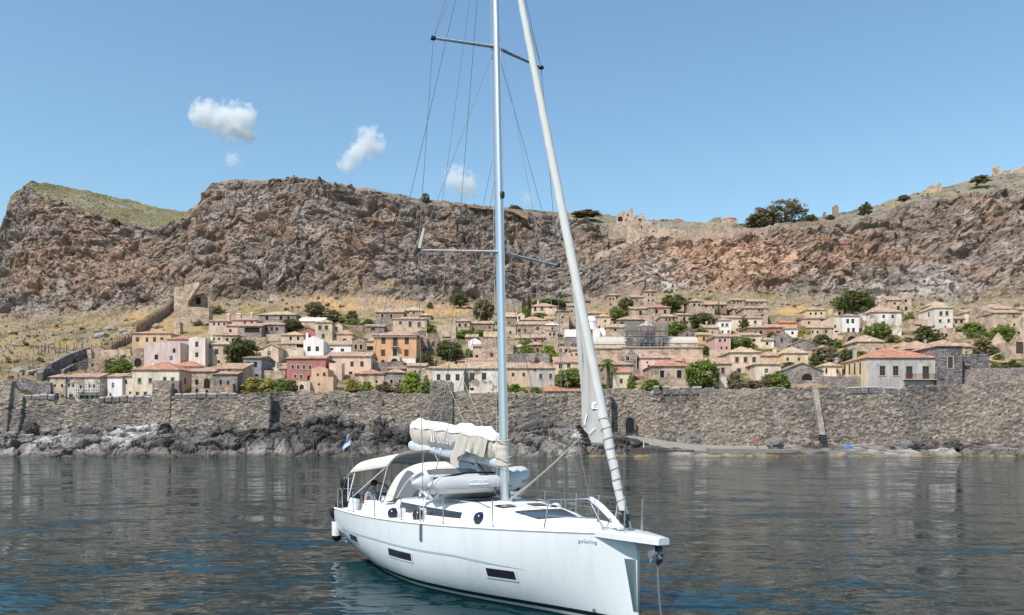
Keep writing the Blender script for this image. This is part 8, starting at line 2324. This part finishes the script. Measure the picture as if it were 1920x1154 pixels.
# ================================================================ loose things on and around the yacht
def on_boat(name, p, label, cat, group=None, rz=0.0):
 return empty(name, loc2w(p), label, cat, group, YAW + rz)
def fender(p, label, axis=(0, -1, 0), L=.62, R=.155, ends=True):
 """white cylinder with navy ends; axis in boat directions"""
 root = on_boat("fender", p, label, "fender", "fenders around the deck")
 a = Vector(axis).normalized(); s_ = a.orthogonal().normalized(); t_ = a.cross(s_)
 def ringm(prof):
  return MB().loft([[a*h_ + (s_*math.cos(q) + t_*math.sin(q))*max(.004, r_) for q in np.linspace(0, 2*math.pi, 19)[:-1]] for r_, h_ in prof], closed=True, cap0=True, cap1=True)
 ringm([(R*.98, -L/2), (R, -L/2 + .03), (R, L/2 - .03), (R*.98, L/2)]).build("body", vinyl, root, smooth=True)
 for sg in (-1, 1):
  pr = [(R*1.02, sg*(L/2 - .02)), (R*1.0, sg*(L/2 + .04)), (R*.84, sg*(L/2 + .10)), (R*.55, sg*(L/2 + .14)), (R*.2, sg*(L/2 + .16)), (.01, sg*(L/2 + .165))]
  ringm(pr if sg > 0 else pr).build("end_cap", navy, root, smooth=True)
 return root
def foff(px, py, z): q = atz(px, py, z); return q
q = foff(663, 947, Zs(.9) + .20); fender((q.x, q.y, q.z), "upright fender with navy foot at the stern rail", (.05, -.25, -1), .42, .15)
q = foff(734, 964, Zs(3.4) + .16); fender((q.x, q.y + .25, q.z), "fender lying by the coaming with only its navy end showing", (.15, -1, .05), .40, .145)
q = foff(784, 966, Zs(5) + .17); fender((q.x - .05, q.y + .22, q.z), "plump white fender with navy end below the cabin window", (.30, -1, -.05), .42, .165)
q = foff(896, 973, Zs(7.9) + .17); fender((q.x, q.y + .34, q.z), "fender with glossy navy end alone on the side deck near the mast", (.02, -1, -.02), .55, .155)
q = atz(1040, 957, 1.84); fender((q.x, q.y, q.z), "white fender with dark end on the far side deck behind the bow hatch", (.75, -.66, -.05), .45, .15)
q = atz(1012, 953, 1.84); fender((q.x, q.y, q.z), "far side fender half hidden behind another white fender", (.75, -.66, -.05), .45, .15)
q = atz(967, 926, 1.95); fender((q.x, q.y, q.z), "fender standing behind the mast foot on the far rail", (.3, -.3, .9), .36, .15)
q = atz(636, 990, .62); fender((-.12, -1.62, .74), "white fender hanging from the stern corner above the water", (0, 0, -1), .48, .15)
# dinghy lying across the coachroof
dgy = on_boat("dinghy", (6.42, 0, roofz(6.4, 0) + .02), "grey inflatable dinghy lashed across the deck between canopy and mast", "inflatable dinghy")
dgy.scale = (.90, .86, 1.04)
dg = simple("hypalon_grey", (.52, .525, .53), .45, vary=.04); dgd = simple("hypalon_dark_grey", (.20, .215, .225), .5); rub = simple("rub_strake_grey", (.30, .31, .32), .6)
def tubepath():
 """U of the side tubes: cone at starboard, bow round to port"""
 pts, rs_ = [], []
 yA, yB, x0, x1 = -1.62, .62, .52, -.52
 for y, r in ((yA - .36, .03), (yA - .22, .11), (yA, .195)): pts.append((x0, y, .36)); rs_.append(r)
 for y in np.linspace(yA + .3, yB, 6): pts.append((x0, y, .36 + .02*max(0, y))); rs_.append(.20)
 for a in np.linspace(.25, math.pi - .25, 9): pts.append((x0*math.cos(a), yB + .62*math.sin(a), .40 + .14*math.sin(a))); rs_.append(.20)
 for y in np.linspace(yB, yA + .3, 6): pts.append((x1, y, .36 + .02*max(0, y))); rs_.append(.20)
 for y, r in ((yA, .195), (yA - .22, .11), (yA - .36, .03)): pts.append((x1, y, .36)); rs_.append(r)
 return pts, rs_
pts, rs_ = tubepath()
MB().tube(pts, rs_, 18).build("tube", dg, dgy, smooth=True)
mb = MB()
rr = [[(x, y, .30 - .20*(1 - (x/.46)**2)*.9 + (.12 if y > .5 else 0)*((y - .5)/.6)) for x in np.linspace(-.46, .46, 9)] for y in np.linspace(-1.60, 1.05, 10)]
mb.loft(rr, closed=False); mb.build("floor", dgd, dgy, smooth='all')
rr = [[(x, y, .24 - .24*(1 - abs(x)/.48) + .22*max(0, (y - .2)/.9)) for x in np.linspace(-.48, .48, 9)] for y in np.linspace(-1.62, 1.1, 10)]
mb = MB(); mb.loft(rr, closed=False); mb.build("hull_bottom", dg, dgy, smooth='all')
mb = MB(); mb.box(-.40, .40, -1.50, -1.45, .08, .52); mb.build("transom", simple("transom_grey", (.33, .34, .36), .6), dgy)
mb = MB()
for sx in (1,): mb.tube([(.52 + .195, y, .30) for y in np.linspace(-1.55, .5, 6)], .02, 6)
mb.tube([(.72*math.cos(a), .62 + .82*math.sin(a), .36 + .10*math.sin(a)) for a in np.linspace(.3, 2.6, 12)], .022, 6)
mb.build("rub_strake", rub, dgy, smooth=True)
mb = MB(); mb.box(-.36, .36, -.55, -.30, .47, .50); mb.build("thwart", dgd, dgy)
pl_ = simple("dinghy_label", (.78, .79, .80), .5)
ang = 1.02                                                   # label plate on the outer side of the near tube
nx, nz2 = math.cos(.30), math.sin(.30)
cxl = Vector((.52 + .203*nx, -.55, .36 + .203*nz2))
mb = MB(); mb.obox(cxl, (.003*nx, 0, .003*nz2), (0, .30, 0), (-.062*nz2, 0, .062*nx)); lp = mb.build("label_plate", pl_, dgy)
fr = Matrix(((0, -nz2, nx, cxl.x + .005*nx), (1, 0, 0, cxl.y), (0, nx, nz2, cxl.z + .005*nz2), (0, 0, 0, 1)))
letters("NORTHLINK", .095, simple("label_ink", (.08, .09, .11), .6), "label_lettering", dgy, fr)
mb = MB(); mb.tube([(.3, -1.7, .5), (.2, -.6, .62), (.1, .3, .60)], .028, 6); mb.build("oar", blk, dgy)
# lashing of the dinghy
mb = MB(); mb.tube([loc2w(p) - loc2w((0, 0, 0)) for p in [(5.6, -.95, roofz(5.6, .9)), (6.9, -.6, 2.42), (7.3, .3, 2.4)]], .012, 6)
# outboard motor on the stern rail
ob = on_boat("outboard_motor", (-.06, -1.36, Zs(0)), "black outboard motor clamped upright on the stern rail", "outboard motor")
mb = MB(); rr = []
for z, w_, d_, yy in ((.66, .10, .12, 0), (.72, .135, .17, 0), (.84, .15, .20, 0), (.96, .13, .18, .0), (1.02, .07, .10, .0)):
 rr.append([(yy - .08 + d_*math.cos(a), w_*math.sin(a), z) for a in np.linspace(0, 2*math.pi, 15)[:-1]])
mb.loft(rr, closed=True, cap0=True, cap1=True); mb.build("engine_cover", blk, ob, smooth=True)
mb = MB(); mb.lathe([(.05, .66), (.055, .4), (.09, .1), (.11, -.02), (.04, -.06)], 12, (-.09, 0, 0)); mb.build("leg", blk, ob, smooth=True)
mb = MB(); mb.box(-.06, .06, -.14, .14, .50, .68); mb.tube([(.02, -.10, .6), (.30, -.22, .66)], .02, 6); mb.build("bracket", blk, ob)
mb = MB(); mb.box(-.02, .06, -.20, .20, .30, .64); mb.build("mount_board", simple("board_dark", (.05, .045, .04), .7), ob)
mb = MB()
for k in range(3):
 a = k*2.09; mb.obox((-.2, .07*math.cos(a), -.03 + .07*math.sin(a)), (.01, 0, 0), (0, .05*math.cos(a), .05*math.sin(a)), (.012, -.03*math.sin(a), .03*math.cos(a)))
mb.build("propeller", blk, ob)
# horseshoe lifebuoy in a dark cover on the transom corner
lb = on_boat("lifebuoy", (-.07, -1.62, 1.26), "black covered horseshoe lifebuoy on the stern corner", "lifebuoy")
mb = MB(); mb.tube([(-.02, .17*math.cos(a), .19*math.sin(a)) for a in np.linspace(-1.1, math.pi + 1.1, 18)], .065, 10); mb.build("buoy", blk, lb, smooth=True)
mb = MB(); mb.tube([(-.02, -.10, .25), (.02, 0, .42), (-.02, .10, .25)], .012, 6); mb.build("strap", roped, lb)
# ensign on its staff
fs = on_boat("ensign", (-.02, -1.05, Zs(0)), "blue and white striped flag drooping from the stern staff", "flag")
tipf = Vector((-.42, -.05, 2.32)); MB().tube([(0, 0, .1), tuple(tipf)], .012, 6).build("staff", simple("staff_varnish", (.25, .13, .06), .4), fs)
mb = MB(); rr = []; NR = 18
fa = simple("flag_blue", (.035, .13, .42), .8); fb = simple("flag_white", (.72, .74, .77), .8)
for j in range(NR + 1):                                      # stripes across the hoist, cloth gathered and falling
 f = j/NR; row = []
 for i in range(10):
  s = i/9
  top = tipf + Vector((.07, .01, -.28))*f*1.0
  fall = Vector((-.03 + .035*math.sin(f*7 + s*4), -.20*s - .05*math.sin(f*5 + s*5), -.34*s**1.05))
  row.append(top + fall + Vector((0, 0, -.02*f)))
 rr.append(row)
for j in range(NR):
 mb.loft([rr[j], rr[j+1]], closed=False, mat=0 if (j*9//NR) % 2 == 0 else 1)
flg = mb.build("cloth", [fa, fb], fs, smooth='all', weld=True)
# boarding plank stowed on the pulpit
gp_ = on_boat("boarding_plank", (0, 0, 0), "curved white boarding plank leaning on the bow rail", "boarding plank")
a = atu(1109, 936, 11.2); b_ = Vector((12.05, -.12, Zs(12) + .12))
a = Vector((11.05, -.10, 2.33))
pp = [a, a.lerp(b_, .08) + Vector((0, 0, .01)), a.lerp(b_, .35) + Vector((0, 0, .045)), a.lerp(b_, .7) + Vector((0, 0, .03)), b_]
mb = MB(); rr = []
for i, p in enumerate(pp):
 w_ = .028 if i == 0 else .058; d_ = (pp[min(i+1, 4)] - pp[max(i-1, 0)]).normalized(); nrm = d_.cross(Vector((0, 1, 0))).normalized()
 rr.append([p + Vector((0, -w_, 0)) - nrm*.028, p + Vector((0, w_, 0)) - nrm*.028, p + Vector((0, w_, 0)) + nrm*.028, p + Vector((0, -w_, 0)) + nrm*.028])
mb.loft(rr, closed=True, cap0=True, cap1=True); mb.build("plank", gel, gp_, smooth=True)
mb = MB(); c = pp[3]; mb.tube([c + Vector((-.05, -.10, -.25)), c + Vector((.1, -.10, .0))], .012, 6); mb.build("hinge_bar", steel, gp_)
# ---- the person at the wheel
skin = simple("skin", (.36, .20, .13), .55); shirt = cloth_mat("shirt_grey", (.30, .32, .36)); cap_ = cloth_mat("cap_dark", (.018, .020, .018)); shorts = cloth_mat("shorts_dark", (.04, .045, .06))
def skinned(name, verts, edges, radii, mat, parent, sub=2):
 me = bpy.data.meshes.new(name); me.from_pydata([tuple(v) for v in verts], edges, [])
 o = bpy.data.objects.new(name, me); COL.objects.link(o); o.parent = parent
 sk = o.modifiers.new("skin", 'SKIN'); sk.use_smooth_shade = True
 if not me.skin_vertices:
  pass
 for v, r in zip(me.skin_vertices[0].data, radii): v.radius = r if isinstance(r, tuple) else (r, r)
 me.skin_vertices[0].data[0].use_root = True
 ss = o.modifiers.new("smooth", 'SUBSURF'); ss.levels = sub; ss.render_levels = sub
 dg_ = bpy.context.evaluated_depsgraph_get(); dg_.update()
 m2 = bpy.data.meshes.new_from_object(o.evaluated_get(dg_)); o.modifiers.clear(); o.data = m2
 m2.materials.clear(); m2.materials.append(mat); m2.polygons.foreach_set("use_smooth", [True]*len(m2.polygons))
 return o
PB = Vector((.70, -.80, 0))
ps = on_boat("person", tuple(PB), "person in a dark cap and grey shirt seated at the steering wheel", "person")
J = {'pel': (.16, 0, 1.37), 'bel': (.15, 0, 1.55), 'che': (.17, 0, 1.76), 'neck': (.19, 0, 1.93), 'nk2': (.20, 0, 2.00),
 'sl': (.17, .19, 1.86), 'el': (.30, .27, 1.62), 'wl': (.55, .16, 1.66), 'sr': (.17, -.19, 1.86), 'er': (.30, -.30, 1.62), 'wr': (.56, -.30, 1.60),
 'hl': (.18, .10, 1.34), 'kl': (.62, .13, 1.38), 'al': (.66, .12, .92), 'tl': (.82, .13, .86), 'hr': (.18, -.10, 1.34), 'kr': (.62, -.13, 1.38), 'ar': (.66, -.12, .92), 'tr': (.82, -.13, .86)}
names = list(J); idx = {k: i for i, k in enumerate(names)}
E = [('pel', 'bel'), ('bel', 'che'), ('che', 'neck'), ('neck', 'nk2'), ('che', 'sl'), ('sl', 'el'), ('el', 'wl'), ('che', 'sr'), ('sr', 'er'), ('er', 'wr'), ('pel', 'hl'), ('hl', 'kl'), ('kl', 'al'), ('al', 'tl'), ('pel', 'hr'), ('hr', 'kr'), ('kr', 'ar'), ('ar', 'tr')]
Rr = {'pel': (.15, .12), 'bel': (.14, .105), 'che': (.15, .115), 'neck': .062, 'nk2': .056, 'sl': .066, 'el': .046, 'wl': .030, 'sr': .066, 'er': .046, 'wr': .030, 'hl': .085, 'kl': .062, 'al': .040, 'tl': .036, 'hr': .085, 'kr': .062, 'ar': .040, 'tr': .036}
body = skinned("body", [J[k] for k in names], [(idx[a], idx[b_]) for a, b_ in E], [Rr[k] for k in names], skin, ps)
# dress the one body: shirt, shorts and skin by where the face lies
body.data.materials.clear(); [body.data.materials.append(m_) for m_ in (skin, shirt, shorts)]
for f in body.data.polygons:
 c = f.center
 arm = abs(c.y) > .20 and c.x > .27
 if c.z > 1.945: f.material_index = 0
 elif c.z > 1.45 and not arm and not (c.x > .36): f.material_index = 1
 elif c.z > 1.22 and not (c.z > 1.45): f.material_index = 2
 else: f.material_index = 0
bm = bmesh.new(); bmesh.ops.create_uvsphere(bm, u_segments=20, v_segments=14, radius=1)
for v in bm.verts:
 x, y, z = v.co
 v.co = Vector((x*.098*(1.0 if x < 0 else 1.02), y*.076*(1 - .18*max(0, -z)), z*.118 - .012*max(0, x)*max(0, -z)))
 if x > .85 and abs(y) < .28 and -.35 < z < .15: v.co.x += .020                        # nose
 if x > .6 and .12 < abs(y) < .5 and .05 < z < .3: v.co.x -= .008                       # eye hollows
 if x > .7 and abs(y) < .4 and -.62 < z < -.42: v.co.x -= .006                          # mouth line
me = bpy.data.meshes.new("head"); bm.to_mesh(me); bm.free(); me.materials.append(skin); me.polygons.foreach_set("use_smooth", [True]*len(me.polygons))
hd = bpy.data.objects.new("head", me); COL.objects.link(hd); hd.parent = ps; hd.location = (.225, 0, 2.115); hd.rotation_euler = (0, .18, -.35)
for sg in (-1, 1):
 mb = MB(); mb.lathe([(.001, 0), (.022, .003), (.026, .012), (.012, .018)], 10, (0, sg*.074, -.005), axis='y'); mb.build("ear", skin, hd, smooth=True)
 mb = MB(); mb.lathe([(.001, -.006), (.009, -.003), (.012, 0.0), (.001, .006)], 8, (.092, sg*.030, .018), axis='x'); mb.build("eye", blk, hd, smooth=True)
mb = MB(); mb.box(.086, .096, -.024, .024, -.062, -.055); mb.build("mouth", simple("lips", (.28, .12, .09), .6), hd)
mb = MB(); mb.lathe([(.108, .018), (.110, .05), (.098, .095), (.06, .128), (.004, .138)], 20);
mb.add([(.09, -.075, .028), (.19, -.055, .012), (.205, 0, .010), (.19, .055, .012), (.09, .075, .028), (.09, -.075, .036), (.19, -.055, .020), (.205, 0, .018), (.19, .055, .020), (.09, .075, .036)], [(4,3,2,1,0), (5,6,7,8,9), (0,1,6,5), (1,2,7,6), (2,3,8,7), (3,4,9,8)])
mb.build("cap", cap_, hd, smooth=True)
for sg, w in ((1, J['wl']), (-1, J['wr'])):                  # hands closed round the rim: palm, four fingers, thumb
 w = Vector(w); V_ = [w, w + Vector((.075, -.01*sg, .005))]; E_ = [(0, 1)]; R_ = [(.028, .02), (.036, .022)]
 for k in range(4):
  b0 = V_[1] + Vector((.012, (k - 1.5)*.019, 0)); i0 = len(V_); ln = (.034, .040, .037, .028)[k]
  V_ += [b0, b0 + Vector((ln, 0, .010)), b0 + Vector((ln*1.35, 0, -.022)), b0 + Vector((ln*.8, 0, -.048))]; E_ += [(1, i0), (i0, i0+1), (i0+1, i0+2), (i0+2, i0+3)]; R_ += [.0095, .009, .0085, .007]
 i0 = len(V_); t0 = w + Vector((.03, sg*-.028, .004)); V_ += [t0, t0 + Vector((.028, sg*-.022, -.012)), t0 + Vector((.052, sg*-.012, -.034))]; E_ += [(0, i0), (i0, i0+1), (i0+1, i0+2)]; R_ += [.012, .0105, .008]
 skinned("hand", V_, E_, R_, skin, ps, 1)
# ================================================================ small things on the shore, clouds
lr = empty("life_ring", back(1420, 827, 163.6), "small red life ring hanging low on the sea wall", "life ring")
mb = MB(); mb.tube([(.42*math.cos(a), 0, .42*math.sin(a)) for a in np.linspace(0, 2*math.pi, 21)], .11, 8, caps=False); mb.build("ring", simple("ring_red", (.55, .10, .06), .5), lr, smooth=True)
mb = MB(); mb.tube([(.55*math.cos(a), -.04, .55*math.sin(a)) for a in np.linspace(0, 2*math.pi, 13)], .02, 5, caps=False); mb.build("rope", ropew, lr)
tp_ = empty("tarpaulin", back(1591, 842, 156.0), "crumpled blue tarpaulin lying on the landing", "tarpaulin")
rr = []
for i in range(9):
 rr.append([( -.95 + 1.9*j/10, -.3 + .9*i/8, max(0, (.75*math.sin(math.pi*j/10)**.8)*math.sin(math.pi*i/8) + .10*math.sin(j*2.1 + i))) for j in range(11)])
MB().loft(rr, closed=False).build("sheet", simple("tarp_blue", (.03, .12, .40), .5), tp_)
for px, py, h_, lab in ((1207, 842, 1.6, "thin white mooring post on the shore rocks below the gate"), (1420, 842, .9, "short rusty bollard on the landing edge")):
 o_ = MB().tube([(0, 0, -.8), (0, 0, h_)], [.09, .07], 8).build("mooring_post", M['white'] if h_ > 1 else M['brown'], loc=back(px, py, 157.0)); tag(o_, lab, "post")
 MB().lathe([(.10, h_), (.11, h_ + .05), (.02, h_ + .1)], 8).build("cap", M['iron'], o_)
# boulders tumbled along the foot of the wall
bmat = vcol_mat
rk_mats = [simple("shore_boulder_dark", (.075, .068, .063), .9, vary=.35, vscale=1.5), simple("shore_boulder_pale", (.20, .183, .165), .9, vary=.35, vscale=1.5)]
for (px, py, Y, w, h_, pale, lab) in ((58, 803, 162, 3.2, 2.6, 0, "big dark boulder perched at the wall foot near the bastion corner"), (165, 815, 159, 4.0, 2.8, 0, "dark slanting boulder in front of the white rock patch"),
 (262, 822, 158, 3.4, 2.2, 1, "white weathered boulder in the bright rock patch"), (455, 838, 156, 2.8, 1.6, 0, "low dark boulder by the waterline below the garden wall"), (600, 812, 160, 4.2, 3.0, 0, "massive black boulder under the middle of the sea wall"),
 (690, 822, 158, 3.0, 2.2, 1, "pale boulder among black rocks left of the flag"), (742, 830, 157, 2.4, 1.8, 0, "dark boulder behind the sail bag end"), (1000, 806, 161, 3.6, 3.0, 0, "rounded dark boulder right of the mast"),
 (1062, 818, 159, 3.4, 2.6, 1, "pale boulder left of the sail corner"), (1298, 834, 160.5, 4.0, 5.2, 1, "tall fluted rock outcrop standing against the right part of the wall"), (1452, 834, 160.5, 3.4, 2.6, 1, "rock outcrop at the foot of the bastion corner"),
 (1690, 838, 158, 4.5, 2.6, 1, "broad rock outcrop beneath the grey mansion"), (1790, 836, 158, 3.2, 2.4, 0, "dark rock below the rubble tower")):
 bm = bmesh.new(); bmesh.ops.create_icosphere(bm, subdivisions=5, radius=1)
 co = np.array([x.co[:] for x in bm.verts]); sd = int(px)
 a1_, a2_, id_ = worley(co*1.5 + sd, seed=sd); b1_, b2_, ib_ = worley(co*3.6 + sd, seed=sd+1); rg = ridged(co*1.6 + sd, 4, .55, seed=sd)
 R_ = .80 + .30*(id_ - .5) + .16*(ib_ - .5) - .12*np.exp(-(a2_ - a1_)*6) + .14*rg
 for x, r in zip(bm.verts, R_): x.co *= float(r)
 me = bpy.data.meshes.new("boulder"); bm.to_mesh(me); bm.free(); me.materials.append(rk_mats[pale])
 me.polygons.foreach_set('use_smooth', [False]*len(me.polygons))
 o_ = bpy.data.objects.new("boulder", me); COL.objects.link(o_); o_.location = back(px, py, Y) ; o_.scale = (w/1.7, 1.3, h_/1.7)
 tag(o_, lab, "boulder", "boulders at the foot of the sea wall")
# ---- small white clouds far behind the hill
def cloud(label, x0, x1, y0, y1, dens, seed, lumps, Y=2600.0):
 xm, ym = (x0 + x1)/2, (y0 + y1)/2
 s = Y / FPX; W_, H_ = (x1 - x0)*s, (y1 - y0)*s
 m = bpy.data.materials.new("cloud_vapour"); m.use_nodes = True; nt = m.node_tree; nt.nodes.clear()
 out = nt.nodes.new("ShaderNodeOutputMaterial"); vol = nt.nodes.new("ShaderNodeVolumePrincipled")
 vol.inputs["Color"].default_value = (.997, .997, .997, 1); vol.inputs["Anisotropy"].default_value = 0.1
 tc = nt.nodes.new("ShaderNodeTexCoord")
 # density: soft union of round lumps, eaten away by noise
 d = None
 for (cx, cy, r) in lumps:
  sub = nt.nodes.new("ShaderNodeVectorMath"); sub.operation = 'SUBTRACT'; nt.links.new(tc.outputs["Object"], sub.inputs[0])
  sub.inputs[1].default_value = (((cx - xm)*s), 0, ((ym - cy)*s))
  ln = nt.nodes.new("ShaderNodeVectorMath"); ln.operation = 'LENGTH'; nt.links.new(sub.outputs[0], ln.inputs[0])
  v = mathn(nt, 'SUBTRACT', 1.0, mathn(nt, 'DIVIDE', ln.outputs["Value"], r*s*.82))
  d = v if d is None else mathn(nt, 'SMOOTH_MAX', d, v)
  if d is not v:
   d.node.inputs[2].default_value = 0.25
 nz = nt.nodes.new("ShaderNodeTexNoise"); nz.inputs["Scale"].default_value = 5.5/(H_ + W_)*2; nz.inputs["Detail"].default_value = 6; nz.inputs["Roughness"].default_value = .62
 mp = nt.nodes.new("ShaderNodeMapping"); mp.inputs["Location"].default_value = (seed*13.1, seed*7.7, seed*3.3); nt.links.new(tc.outputs["Object"], mp.inputs[0])
 nt.links.new(mp.outputs[0], nz.inputs["Vector"])
 e = mathn(nt, 'ADD', d, mathn(nt, 'MULTIPLY', mathn(nt, 'SUBTRACT', nz.outputs[0], 0.54), 2.9))
 cl = nt.nodes.new("ShaderNodeClamp"); nt.links.new(mathn(nt, 'MULTIPLY', e, 2.4), cl.inputs[0])
 nt.links.new(mathn(nt, 'MULTIPLY', cl.outputs[0], dens), vol.inputs["Density"])
 nt.links.new(vol.outputs[0], out.inputs["Volume"])
 m.cycles.volume_sampling = 'MULTIPLE_IMPORTANCE' if hasattr(m.cycles, 'volume_sampling') else m.cycles.volume_sampling
 bm = bmesh.new(); bmesh.ops.create_icosphere(bm, subdivisions=3, radius=1)
 for v in bm.verts: v.co = Vector((v.co.x*W_*.62, v.co.y*H_*.75, v.co.z*H_*.66))
 me = bpy.data.meshes.new("cloud"); bm.to_mesh(me); bm.free(); me.materials.append(m)
 o = bpy.data.objects.new("cloud", me); COL.objects.link(o); o.location = back(xm, ym, Y)
 tag(o, label, "cloud", "small fair weather clouds")
cloud("largest white cloud, broad and flat bottomed above the far hill", 350, 482, 192, 266, .040, 1, [(385, 216, 38), (418, 222, 40), (452, 220, 38), (440, 238, 40), (464, 250, 24)])
cloud("slanting white cloud with a thin lower tail, second of the row", 634, 726, 240, 326, .030, 2, [(692, 266, 38), (670, 288, 30), (650, 308, 24), (704, 280, 24)])
cloud("rounded white cloud just above the ridge beside the shrouds", 825, 900, 310, 378, .026, 3, [(858, 336, 36), (876, 350, 32), (848, 330, 22)])
cloud("tiny faint puff under the largest cloud", 414, 460, 286, 312, .022, 4, [(436, 300, 20)])
cloud("faint wisp right of the mast above the cliff", 974, 1006, 358, 386, .014, 5, [(990, 372, 18)])
